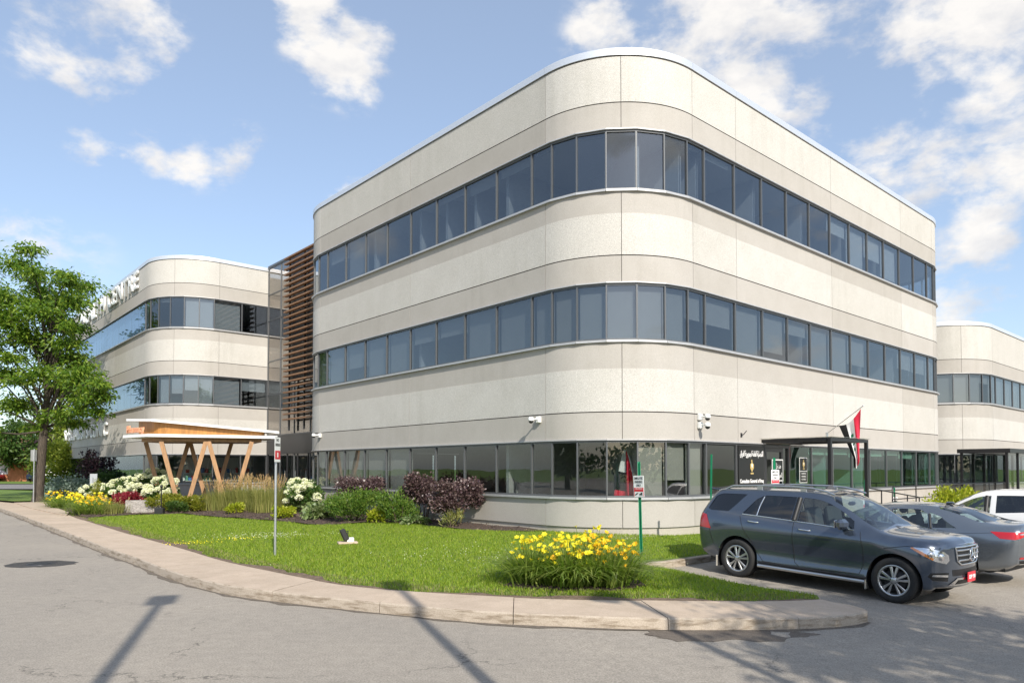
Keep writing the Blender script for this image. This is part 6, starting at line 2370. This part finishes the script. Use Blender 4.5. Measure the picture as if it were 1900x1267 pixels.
shrub('dark_shrub', 'dark green shrub at the foot of the wing behind the white hydrangeas', 'shrub', -20.6, 38.9, (1.3, 1.0, 1.0), 2600, (.12, .08), 'leaf_dark', seed=43)
shrub('bright_shrub', 'bright yellow green shrub in front of the level handrail', 'shrub', *W(13.7, -2.5), (1.0, .7, 1.25), 3600, (.12, .06), 'leaf_lime', seed=44, z=.14, up=.5)


# --- arching blades (lilies, reed grass)
def blades(n, rx, ry, length, width, lean, rng_, segs=5, curl=1.0, base=None):
    B = rng_.normal(size=(n, 2)) * .5
    B[:, 0] *= rx; B[:, 1] *= ry
    an = np.arctan2(B[:, 1] / max(ry, .01), B[:, 0] / max(rx, .01)) + rng_.normal(size=n) * .7
    L = length * (.65 + .5 * rng_.random(n)); le = lean * (.35 + .9 * rng_.random(n))
    V, F = [], []
    wv = width * (.7 + .6 * rng_.random(n))
    for s in range(segs + 1):
        t = s / segs
        hx = L * (le * t + curl * le * t * t * .6)
        hz = L * (t - curl * .55 * le * t ** 2.4)
        c = np.stack([B[:, 0] + np.cos(an) * hx, B[:, 1] + np.sin(an) * hx, np.maximum(hz, .01)], 1)
        sd = np.stack([-np.sin(an), np.cos(an), np.zeros(n)], 1)
        w_ = (wv * (1 - t ** 1.8) * .5 + .0008)[:, None]
        V.append(c - sd * w_); V.append(c + sd * w_)
    V = np.stack(V, 1)                                     # n, 2(segs+1), 3
    k = 2 * (segs + 1)
    F = np.concatenate([np.stack([np.arange(n) * k + 2 * s, np.arange(n) * k + 2 * s + 1, np.arange(n) * k + 2 * s + 3, np.arange(n) * k + 2 * s + 2], 1) for s in range(segs)])
    return V.reshape(-1, 3), F


def lily_flower(mat):
    mb = MB()
    for k in range(6):
        a = k * math.pi / 3
        L = .075
        c, s = math.cos(a), math.sin(a)
        w_ = .021 if k % 2 else .028
        P = [(.004, 0, 0), (.35 * L, w_ * .7, .030), (.75 * L, w_, .052), (L, 0, .048), (.75 * L, -w_, .052), (.35 * L, -w_ * .7, .030)]
        mb.add([(x * c - y * s, x * s + y * c, z) for x, y, z in P], [(0, 1, 2, 3, 4, 5)], 0, True)
    mb.tube([(0, 0, -.03), (0, 0, .004)], [.004, .008], 5)
    me = bpy.data.meshes.new('flower')
    me.from_pydata(mb.v, [], mb.f); me.materials.append(MATS[mat])
    return me


FL_Y, FL_O = lily_flower('petal_yellow'), lily_flower('petal_orange')


def day_lily(label, x, y, rx, ry, n, nf, h, fl, seed, group, scale=1.0):
    r_ = np.random.default_rng(seed)
    root = empty('day_lily', (x, y, lawn_z(x, y) - .01)); tag(root, label, 'flowers', group)
    V, F = blades(int(n * 1.3), rx * .9, ry * .9, h * 1.0, .028 * scale, .60, r_, 7, 1.7)
    link('foliage', np_mesh('foliage', V, F, MATS['blade_lily']), root)
    st = MB()
    for i in range(nf):
        a = r_.random() * 6.283; q = r_.random() ** .45
        p = Vector((rx * 1.3 * q * math.cos(a), ry * 1.35 * q * math.sin(a), h * (.62 + .46 * r_.random()) - .30 * q * q * h * r_.random()))
        st.tube([(p.x * .45, p.y * .45, .02), (p.x * .75, p.y * .75, p.z * .6), (p.x, p.y, p.z)], .004, 4, caps=False)
        o = link('flower', fl if r_.random() < .85 else (FL_O if fl is FL_Y else FL_Y), root, p)
        o.rotation_euler = (r_.uniform(-.9, .9), r_.uniform(-.9, .9), r_.random() * 6.28)
        k = scale * r_.uniform(.45, .75); o.scale = (k, k, k)
    st.build('stalk', MATS['blade_lily'], root)
    return root


LG = 'day lily clumps in the lawn'
day_lily('yellow day lily clump at the lawn edge, farthest from the green post', .38, 11.62, .32, .30, 420, 52, .74, FL_Y, 51, LG)
day_lily('yellow day lily clump in the middle of the lawn bed, drooping over the grass', .92, 11.38, .38, .32, 560, 66, .72, FL_Y, 52, LG)
day_lily('orange yellow day lily clump nearest the green sign post', 1.50, 11.48, .38, .34, 560, 60, .76, FL_O, 53, LG)
day_lily('yellow day lily clump rising behind the others in the lawn bed', 1.15, 11.95, .40, .30, 380, 40, .82, FL_Y, 54, LG)
for i, (x, y) in enumerate(((-21.9, 34.9), (-21.2, 34.0), (-20.6, 33.2), (-18.6, 31.9), (-18.0, 30.9), (-17.3, 29.3), (-16.8, 28.75))):
    day_lily(('yellow day lily clump at the bed end by the thin pole', 'yellow day lily clump between the thin pole and the dwarf conifer', 'yellow day lily clump just before the golden dwarf conifer', 'yellow day lily clump between the dwarf conifer and the blank sign', 'yellow day lily clump beside the crimson shrub and path', 'orange tinged day lily clump beside the fine brown grass', 'low yellow day lily clump at the sidewalk corner of the bed')[i], x, y, .55, .5, 260, 26, .72, FL_Y if i % 3 else FL_O, 60 + i, 'day lilies by the entrance path', 1.35)


# --- hydrangeas with white heads
def head_mesh():
    r_ = np.random.default_rng(9)
    n = 150
    d = r_.normal(size=(n, 3)); d[:, 2] = np.abs(d[:, 2]) * .9 - .25; d /= np.linalg.norm(d, axis=1, keepdims=True)
    P = d * .075
    D = np.cross(d, r_.normal(size=(n, 3))) + d * .35
    V, F = leaf_quads(P, D, .055, .05, r_)
    me = np_mesh('flower_head', V, F, MATS['petal_white'])
    return me


HEAD = head_mesh()


def hydrangea(label, x, y, rx, ry, h, nh, seed, group):
    r_ = np.random.default_rng(seed)
    root = shrub('hydrangea', label, 'shrub', x, y, (rx, ry, h), int(2600 * rx * ry / .8 + 600), (.13, .085), 'leaf_mid', seed=seed, group=group)
    for i in range(nh):
        a = r_.random() * 6.283; el = r_.random() ** .7
        c = math.sqrt(max(0, 1 - el * el))
        p = Vector((rx * 1.0 * c * math.cos(a), ry * c * math.sin(a), h * (.42 + .62 * el)))
        if p.y > ry * .4 and r_.random() < .6: p.y *= -1
        o = link('flower_head', HEAD, root, p)
        k = r_.uniform(.9, 1.7); o.scale = (k, k, k * .85); o.rotation_euler = (r_.uniform(-.4, .4), r_.uniform(-.4, .4), r_.random() * 6)
    return root


HG = 'white hydrangeas by the entrance'
hydrangea('tall white hydrangea leaning on the left V column', -16.3, 32.6, 1.0, .85, 1.65, 46, 71, HG)
hydrangea('white hydrangea between the crimson shrub and the blank sign', -18.0, 33.6, 1.15, .8, 1.25, 42, 72, HG)
hydrangea('white hydrangea above the rough granite block', -15.1, 31.1, .85, .6, 1.30, 38, 73, HG)
hydrangea('tall loose white hydrangea beside the link entrance', -8.7, 29.4, .7, .6, 1.15, 22, 74, HG)
hydrangea('small white hydrangea against the main wall edge behind the mulch', -8.0, 27.6, .7, .6, 1.0, 16, 75, HG)
hydrangea('pale hydrangea far back along the wing wall', -22.0, 38.0, 1.0, .7, .9, 22, 76, HG)


# --- feather reed grass
def reed(label, x, y, rx, ry, n, h, npl, seed):
    r_ = np.random.default_rng(seed)
    root = empty('reed_grass', (x, y, lawn_z(x, y))); tag(root, label, 'grass', 'reed grass clumps on the mulch')
    V, F = blades(n, rx, ry, h * .78, .016, .24, r_, 5, 1.2)
    link('foliage', np_mesh('foliage', V, F, MATS['blade_reed']), root)
    B = r_.normal(size=(npl, 2)) * .42
    P0 = np.stack([B[:, 0] * rx, B[:, 1] * ry, np.zeros(npl)], 1)
    top = np.stack([B[:, 0] * rx * 1.9 + r_.normal(size=npl) * .07, B[:, 1] * ry * 1.9, h * (.88 + .24 * r_.random(npl))], 1)
    VV, FF = [], []
    for i in range(npl):
        a, b = P0[i], top[i]
        for k in range(9):
            t = .72 + .28 * k / 8
            p = a + (b - a) * t
            VV.append(p); FF.append(b - a + r_.normal(size=3) * .28)
    V2, F2 = leaf_quads(np.array(VV), np.array(FF), .11, .022, r_)
    link('plume', np_mesh('plume', V2, F2, MATS['plume']), root)
    st = MB()
    for i in range(npl): st.tube([tuple(P0[i]), tuple(top[i])], .004, 3, caps=False)
    st.build('stalk', MATS['blade_reed'], root)
reed('pale reed grass clump before the right timber V', -11.9, 29.6, .6, .5, 1300, 1.15, 60, 81)
reed('taller reed grass clump in the middle of the row with tan plumes', -10.75, 29.2, .65, .55, 1700, 1.32, 90, 82)
reed('reed grass clump at the row end by the galvanised pole', -9.55, 28.0, .55, .5, 1300, 1.28, 70, 83)
reed('low fine brown grass tuft between lilies and crimson shrub', -16.1, 28.9, .55, .45, 600, .62, 8, 84)

# --- granite block
gk = np.random.default_rng(5)
bm = bmesh.new()
bmesh.ops.create_cube(bm, size=1)
bmesh.ops.subdivide_edges(bm, edges=bm.edges, cuts=5, use_grid_fill=True)
for v in bm.verts:
    v.co.x *= 1.35; v.co.y *= .62; v.co.z *= .55
    nn = Vector((math.sin(v.co.x * 9 + v.co.z * 7), math.sin(v.co.y * 11 + v.co.x * 5), math.sin(v.co.z * 13 + v.co.y * 8)))
    v.co += nn * .022 + Vector(gk.normal(size=3)) * .010
rme = bpy.data.meshes.new('rock'); bm.to_mesh(rme); bm.free()
soil('granite', (.24, .22, .20), (.50, .46, .43), 14)
rme.materials.append(MATS['granite'])
rk = link('rock', rme, None, (-15.1, 29.55, lawn_z(-15.1, 29.55) + .2), R(14)); tag(rk, 'rough pale granite block beside the crimson shrub', 'rock')


# --- trees
def tree(name, label, x, y, clumps, n, leaf, mat, trunk_h, trunk_r, seed, group=None, flat=.5, z=None, lean=(0, 0), droop=.25, bk='bark'):
    r_ = np.random.default_rng(seed)
    zz = (road_z(x, y) + .3) if z is None else z
    root = empty(name, (x, y, zz)); tag(root, label, 'tree', group)
    P, d, k = cloud_points(n, clumps, r_, .12)
    C = np.array(clumps)[:, :3]
    D = (P - C[k]) * np.array([1, 1, .25]) + r_.normal(size=P.shape) * .5
    D[:, 2] -= .12
    foliage('crown', P, D, leaf[0] * (.6 + .8 * r_.random(n)), leaf[1] * (.6 + .8 * r_.random(n)), MATS[mat], root, seed, droop)
    t = MB()
    tp_ = Vector((lean[0], lean[1], trunk_h))
    t.tube([(0, 0, -.3), (0, 0, .15), tuple(tp_ * .35), tuple(tp_ * .7), tuple(tp_)], [trunk_r * 1.5, trunk_r * 1.12, trunk_r, trunk_r * .92, trunk_r * .86], 12)
    top = max(c[2] for c in clumps)
    hi = Vector((lean[0] * 1.5, lean[1] * 1.5, top * .9))
    t.tube([tuple(tp_), tuple(tp_.lerp(hi, .5) + Vector((.2, .1, 0))), tuple(hi)], [trunk_r * .8, trunk_r * .45, trunk_r * .1], 8)
    t.build('trunk', MATS[bk], root)
    b = MB()
    for c in clumps:
        e = Vector(c[:3])
        f_ = min(.92, max(.0, (e.z - trunk_h) / max(.1, top - trunk_h) - .28))
        s = tp_.lerp(hi, f_) if e.z > trunk_h else tp_ * .96
        mid = s.lerp(e, .5) + Vector((r_.normal() * .15, r_.normal() * .15, .18 * (e - s).length * (1 if e.z > s.z else -.3)))
        rr = trunk_r * .30 * (1 - .5 * f_)
        b.tube([tuple(s), tuple(mid), tuple(e)], [rr, rr * .6, rr * .22], 6)
        for j in range(5):
            q = e + Vector((r_.normal() * c[3] * .55, r_.normal() * c[4] * .55, r_.normal() * c[5] * .45))
            b.tube([tuple(mid.lerp(e, .7)), tuple(mid.lerp(q, .8) + Vector((0, 0, .05))), tuple(q)], [rr * .3, rr * .2, rr * .08], 4)
    b.build('limb', MATS[bk], root)
    return root


k_ = 39 / 1330.0
pc = [(150, 560, 46, 22), (140, 640, 44, 22), (190, 690, 40, 18), (235, 715, 22, 14), (215, 745, 30, 14), (165, 525, 30, 15), (60, 497, 50, 24), (115, 510, 52, 24), (20, 540, 52, 26), (152, 530, 34, 16), (78, 548, 46, 20), (0, 575, 50, 28), (112, 585, 66, 20), (48, 600, 58, 24), (160, 612, 22, 14),
      (-10, 640, 55, 28), (70, 650, 66, 22), (128, 668, 42, 20), (20, 690, 54, 24), (180, 705, 52, 24), (226, 732, 34, 20), (110, 545, 60, 30), (60, 620, 70, 36), (90, 690, 70, 34), (40, 560, 60, 34), (88, 715, 58, 22), (196, 762, 26, 14), (40, 745, 64, 24), (128, 765, 46, 20), (-25, 770, 50, 26),
      (16, 798, 38, 18), (-70, 600, 60, 60), (-80, 700, 60, 50), (-60, 520, 50, 40), (100, 478, 34, 14), (70, 790, 30, 12)]
pc += [(205, 722, 34, 18), (240, 738, 26, 16), (228, 765, 26, 14), (175, 740, 36, 18), (250, 722, 16, 10)]
tr_r = random.Random(8)
clp = []
for i, (cx, cy_, rx, ry) in enumerate(pc):
    X, Z = (cx - 72) * k_, (917 - cy_) * k_
    yo = tr_r.uniform(-2.6, 2.2) * (1 if abs(X) < 2.8 else .5)
    if cx > 135: yo = -1.2 - (cx - 135) * .016 + tr_r.uniform(-.4, .4)
    clp.append((X, yo, Z, rx * k_ * .95, max(1.0, rx * k_ * .9), ry * k_ * 1.15))
    if abs(X) < 2.0: clp.append((X + tr_r.uniform(-1, 1), -yo + tr_r.uniform(-.6, .6), Z + tr_r.uniform(-.5, .5), rx * k_ * .75, rx * k_ * .75, ry * k_ * .7))
tree('locust_tree', 'tall leafy honey locust tree with layered branches before the letter wall', -25.75, 39, clp, 36000, (.22, .095), 'leaf_locust', 3.75, .235, 91, z=.44, lean=(.25, 0), droop=.3)


def rnd_clumps(h, r, base, seed, m=16):
    q = random.Random(seed)
    out = []
    for i in range(m):
        t = (i + .5) / m
        z = base + (h - base) * t
        rr = r * math.sin(math.pi * (.18 + .74 * t)) ** .8
        a = i * 2.4 + q.random()
        w_ = q.uniform(.32, .5) * r
        out.append((rr * .62 * math.cos(a), rr * .62 * math.sin(a), z, w_, w_, w_ * .72))
    return out


# trees beyond the road at the far left
BG = 'trees beyond the far road'
bgt = [(-62, 92, 8, 5.0, 'leaf_mid', 'broad mid green tree beyond the far road behind the brick house'), (-54, 88, 8, 3.8, 'leaf_plum_tree', 'dark plum leaved tree beside the brick house'),
       (-47.5, 80, 9, 3.6, 'leaf_yellowgreen', 'yellow green tree between plum tree and office wing'), (-72, 86, 6.5, 4.2, 'leaf_mid', 'rounded tree at the far road left of the white signboards'),
       (-44, 92, 9, 3.6, 'leaf_dark', 'dark tree rising directly behind the yellow green bush'), (-82, 104, 8, 5.5, 'leaf_dark', 'big dark tree at the end of the far road')]
for i, (x, y, h, r, m, lb) in enumerate(bgt):
    tree('background_tree', lb, x, y, rnd_clumps(h, r, 3.0, 100 + i, 18), 6500, (.42, .26), m, 3.2, .22, 110 + i, BG, z=-.3)
# trees on the near side of the road, mirrored in the windows; one shades the road's right corner
RG = 'trees across the car park'
ref = [(8.9, -1.2, 10.5, 3.6, 'leaf_locust', 'leafy tree whose shade falls on the road near the sidewalk tip'), (-6, -24, 8, 4.8, 'leaf_dark', 'dark tree mirrored in the ground floor windows'), (-18, -26, 8, 4.6, 'leaf_mid', 'green tree mirrored in the left windows'),
       (8, -28, 8.5, 5.4, 'leaf_dark', 'dense tree mirrored in the corner windows'), (22, -22, 7.5, 5.0, 'leaf_mid', 'round tree mirrored in the consulate windows'), (36, -10, 8, 5.2, 'leaf_dark', 'dark tree at the far side of the car park'), (-34, -16, 6.5, 4.0, 'leaf_dark', 'dark tree across the road from the wing'),
       (-44, 0, 6.0, 4.0, 'leaf_mid', 'green tree across the road mirrored in the wing windows'), (-57, 16, 6.5, 4.2, 'leaf_dark', 'dark tree far along the road opposite the wing'), (46, 4, 8, 5, 'leaf_mid', 'green tree at the end of the car park')]
for i, (x, y, h, r, m, lb) in enumerate(ref):
    base = 4.2 if i == 0 else 1.8
    tree('car_park_tree', lb, x, y, rnd_clumps(h, r, base, 130 + i, 16), 16000 if i == 0 else 4200, (.20, .11) if i == 0 else (.5, .3), m, base + .6, .16 if i == 0 else .22, 140 + i, RG, z=0.0)

# --- lawn grass blades
def grass(poly_list, holes, dens, seed, hmin, hmax, wid, mat, name):
    r_ = np.random.default_rng(seed)
    A = np.array(poly_list)
    x0, y0 = A.min(0); x1, y1 = A.max(0)
    n = int((x1 - x0) * (y1 - y0) * dens)
    P = np.stack([x0 + (x1 - x0) * r_.random(n), y0 + (y1 - y0) * r_.random(n)], 1)
    keep = in_poly(P, A)
    for h in holes: keep &= ~in_poly(P, h)
    P = P[keep]
    return P, r_


LAWN_F = [p for p in LAWN]
zone = [tuple(p) for p in inw] + [(4.84, 11.62)] + [(p[0] - .13, p[1] + .07) for p in STALL[2:6]] + [(2.44, 14.2), (2.40, 14.45), (3.2, 15.1), (4.5, 16.3), (6.4, 18.1)] + [W(4.4, -.9), W(4.4, -.1), W(2.8, -.02), W(.9, .75), W(.0, 2.7), W(-.02, 3.4), (.3, 19.0)] + [tuple(p) for p in BED_F[::-1]]
Pg, rg_ = grass(zone, [LILY_BED], 1500, 200, .03, .06, .006, None, None)
d_cam = np.hypot(Pg[:, 0], Pg[:, 1])
Pg = Pg[rg_.random(len(Pg)) < np.clip(15.0 / d_cam, .3, 1)]
# patchiness
pat = np.sin(Pg[:, 0] * 1.7 + np.sin(Pg[:, 1] * 1.1)) * np.sin(Pg[:, 1] * 1.9 + 1.0)
zg = lawn_zv(Pg[:, 0], Pg[:, 1])
n = len(Pg)
hgt = (.030 + .030 * rg_.random(n)) * (1 + .18 * pat)
an = rg_.random(n) * 6.283; ln_ = .35 + .8 * rg_.random(n)
base = np.stack([Pg[:, 0], Pg[:, 1], zg - .012], 1)
tipv = base + np.stack([np.cos(an) * hgt * ln_, np.sin(an) * hgt * ln_, hgt], 1)
wv = np.stack([-np.sin(an), np.cos(an), np.zeros(n)], 1) * (.0045 + .004 * rg_.random(n))[:, None]
V = np.stack([base - wv, base + wv, tipv], 1).reshape(-1, 3)
F = np.arange(3 * n).reshape(n, 3)
dry = ((poly_dist(Pg[:, 0], Pg[:, 1], INN) < .55) & (rg_.random(n) < .45)) | (rg_.random(n) < .05)
gme = np_mesh('lawn_grass', V, F, [MATS['grass_blade'], MATS['grass_dry']], dry.astype(int))
tag(link('lawn_grass', gme), 'short mown green grass of the front lawn', 'grass', kind='stuff')
# clover heads and small yellow flowers scattered in the grass
def flecks(cx, cy, rx, ry, n, mat, seed, name, label, s=.02):
    r_ = np.random.default_rng(seed)
    p = r_.normal(size=(n, 2)) * .5 * np.array([rx, ry]) + np.array([cx, cy])
    P = np.array([(a, b, lawn_z(a, b) + .035 + .02 * r_.random()) for a, b in p])
    D = r_.normal(size=(n, 3)) * .6 + np.array([0, 0, .2])
    V, F = leaf_quads(P, D, s, s, r_)
    tag(link(name, np_mesh(name, V, F, MATS[mat])), label, 'flowers', kind='stuff')
flecks(-7.7, 17.45, .7, .35, 90, 'petal_yellow', 210, 'yellow_wildflowers', 'tiny yellow wildflowers in the grass by the sidewalk', .03)
flecks(-6.9, 18.3, .8, .4, 60, 'petal_yellow', 211, 'yellow_wildflowers', 'second thin patch of tiny yellow wildflowers farther into the lawn', .03)
flecks(-.3, 14.5, 2.6, 1.6, 240, 'petal_white', 212, 'clover_flowers', 'scattered tiny white clover heads in the lawn before the corner', .018)
flecks(-6.6, 18.9, 1.6, .8, 320, 'petal_white', 213, 'clover_flowers', 'tiny white clover heads beside the yellow wildflowers', .02)
# wood chips on the mulch bed
mr_ = np.random.default_rng(220)
A = np.array(BED); nn = 16000
P = np.stack([mr_.uniform(-18, .5, nn), mr_.uniform(19, 33, nn)], 1)
P = P[in_poly(P, A)]
base = np.array([(a, b, lawn_z(a, b) + .03 + .03 * math.sin(a * 3.1 + b) * math.sin(b * 2.3)) for a, b in P])
D = mr_.normal(size=(len(P), 3)) * np.array([1, 1, .25])
V, F = leaf_quads(base, D, .07 * (.5 + mr_.random(len(P))), .025, mr_)
leafy('wood_chip', [(.035, .022, .016), (.075, .050, .036), (.13, .09, .07), (.20, .15, .11)], .9, 0.0)
tag(link('wood_chips', np_mesh('wood_chips', V, F, MATS['wood_chip'])), 'brown shredded bark chips lying on the planting bed', 'mulch', kind='stuff')

# far belt of trees closing the horizon behind the car park
bt = np.random.default_rng(300)
cl = []
for i in range(90):
    a = math.pi * (1.02 + .96 * i / 89) + bt.normal() * .01
    rad = 95 + bt.normal() * 8
    cl.append((rad * math.cos(a), rad * math.sin(a), 2.6 + bt.random() * 1.6, 3.6 + bt.random() * 2, 3.6, 2.6 + bt.random() * 2.2))
P, d, k = cloud_points(16000, cl, bt, .3)
V, F = leaf_quads(P, bt.normal(size=P.shape), .9, .6, bt)
tag(link('tree_belt', np_mesh('tree_belt', V, F, MATS['leaf_dark'])), 'far belt of dark trees closing the horizon behind the car park', 'trees', kind='stuff')

# ================================================================= far left background and the concrete pad
pad = empty('entrance_path'); tag(pad, kind='structure')
for i, q in enumerate(([(-21.2, 33.5), (-19.5, 31.2), (-17.25, 28.35), (-17.75, 28.15), (-20.6, 31.9), (-22.4, 33.9)], [(-17.2, 28.4), (-15.2, 31.4), (-13.6, 33.6), (-12.6, 32.9), (-14.6, 30.5), (-16.5, 27.9)])):
    pass
q = [(-26.5, 38.2), (-22.2, 33.1), (-18.3, 28.9), (-17.3, 27.9), (-18.2, 29.5), (-20.9, 33.0), (-23.3, 36.6), (-25.3, 39.2)]
MB().prism(q, -.1, .20).build('slab', MATS['walk_concrete'], pad)

# lawn left of the path, far driveway and verge
def flat_sheet(name, poly, z, mat):
    o = sheet(name, poly, 6.0, lambda x, y: z, mat); tag(o, kind='structure'); return o
flat_sheet('side_lawn', [(-26.7, 38.4), (-25.5, 39.4), (-29, 46), (-32, 54), (-48, 62), (-70, 62), (-56, 52), (-41, 50)], .26, MATS['turf'])
asphalt('asphalt_far', (.21, .20, .19))
flat_sheet('far_road', [(-110, 60), (-34, 60), (-40, 78), (-110, 78)], .30, MATS['asphalt_far'])
flat_sheet('far_verge', [(-130, 78), (-40.5, 78), (-36, 92), (-36, 130), (-130, 130)], .36, MATS['turf'])
# brick house, signboards, parked cars by the far road
simple('brick_orange', (.42, .17, .085), .85, var=.18, vscale=14)
simple('roof_shingle', (.30, .13, .08), .9, var=.2, vscale=10)
hs = empty('brick_house', (-65.5, 97, .3), R(8)); tag(hs, 'orange brick house with hipped roof beyond the far road', 'building')
MB().bb(-5.5, 5.5, -4, 4, 0, 3.4).build('wall', MATS['brick_orange'], hs)
rf = MB(); rf.add([(-6, -4.5, 3.4), (6, -4.5, 3.4), (6, 4.5, 3.4), (-6, 4.5, 3.4), (-2.5, 0, 6.2), (2.5, 0, 6.2)], [(0, 1, 5, 4), (1, 2, 5), (2, 3, 4, 5), (3, 0, 4), (3, 2, 1, 0)])
rf.build('roof', MATS['roof_shingle'], hs)
for x in (-3.6, -1.0, 2.6):
    w_ = MB().bb(x - .6, x + .6, -4.06, -4.0, 1.0, 2.4).build('window', MATS['white_paint'], hs)
    MB().bb(x - .5, x + .5, -4.08, -4.062, 1.1, 2.3).build('pane', MATS['glass_office'], w_)
MB().bb(.6, 1.5, -4.07, -4.0, 0, 2.2).build('door', MATS['brick_orange'], hs)
sb = empty('signboard', (-50.5, 73.5 + 6, .36), R(25)); tag(sb, 'pair of white boards on posts beside the far road', 'sign')
for s in (-.55, .55):
    MB().bb(s - .50, s + .50, -.04, .04, .9, 2.5).build('board', MATS['sign_white'], sb)
    MB().bb(s - .05, s + .05, .04, .12, 0, 2.4).build('post', MATS['sign_white'], sb)


def far_car(x, y, rz, mat, label):
    c = empty('far_car', (x, y, .36), rz); tag(c, label, 'car', 'cars parked by the far road')
    P = [(-2.2, .35), (-2.25, .75), (-2.0, .92), (-1.2, 1.0), (-.7, 1.42), (.7, 1.44), (1.35, 1.0), (2.1, .85), (2.25, .6), (2.2, .35)]
    b = MB(); n = len(P)
    V = [(x_, s * (.86 if z_ < 1.1 else .68), z_) for s in (-1, 1) for x_, z_ in P]
    b.add(V, [tuple(range(n)), tuple(reversed(range(n, 2 * n)))] + [(i, (i + 1) % n, n + (i + 1) % n, n + i) for i in range(n)])
    b.build('body', MATS[mat], c)
    for s in (-1, 1): MB().add([(-1.0, s * .80, 1.03), (1.15, s * .80, 1.03), (.62, s * .70, 1.36), (-.65, s * .70, 1.36)], [(0, 1, 2, 3)]).build('window', MATS['sign_black'], c)
    for xx in (-1.35, 1.35):
        for s in (-1, 1): MB().lathe([(.0, -.1), (.31, -.1), (.33, 0), (.31, .1), (0, .1)], 20, axis='y', center=(xx, s * .8, .33)).build('wheel', MATS['tyre_rubber'], c)
paint('paint_navy', (.02, .035, .09)); paint('paint_red', (.35, .02, .03), .2)
far_car(-59.8, 92.5, R(6), 'paint_navy', 'dark blue car parked in front of the brick house')
far_car(-67.5, 91.5, R(4), 'paint_red', 'red car parked left of the white signboards by the house')
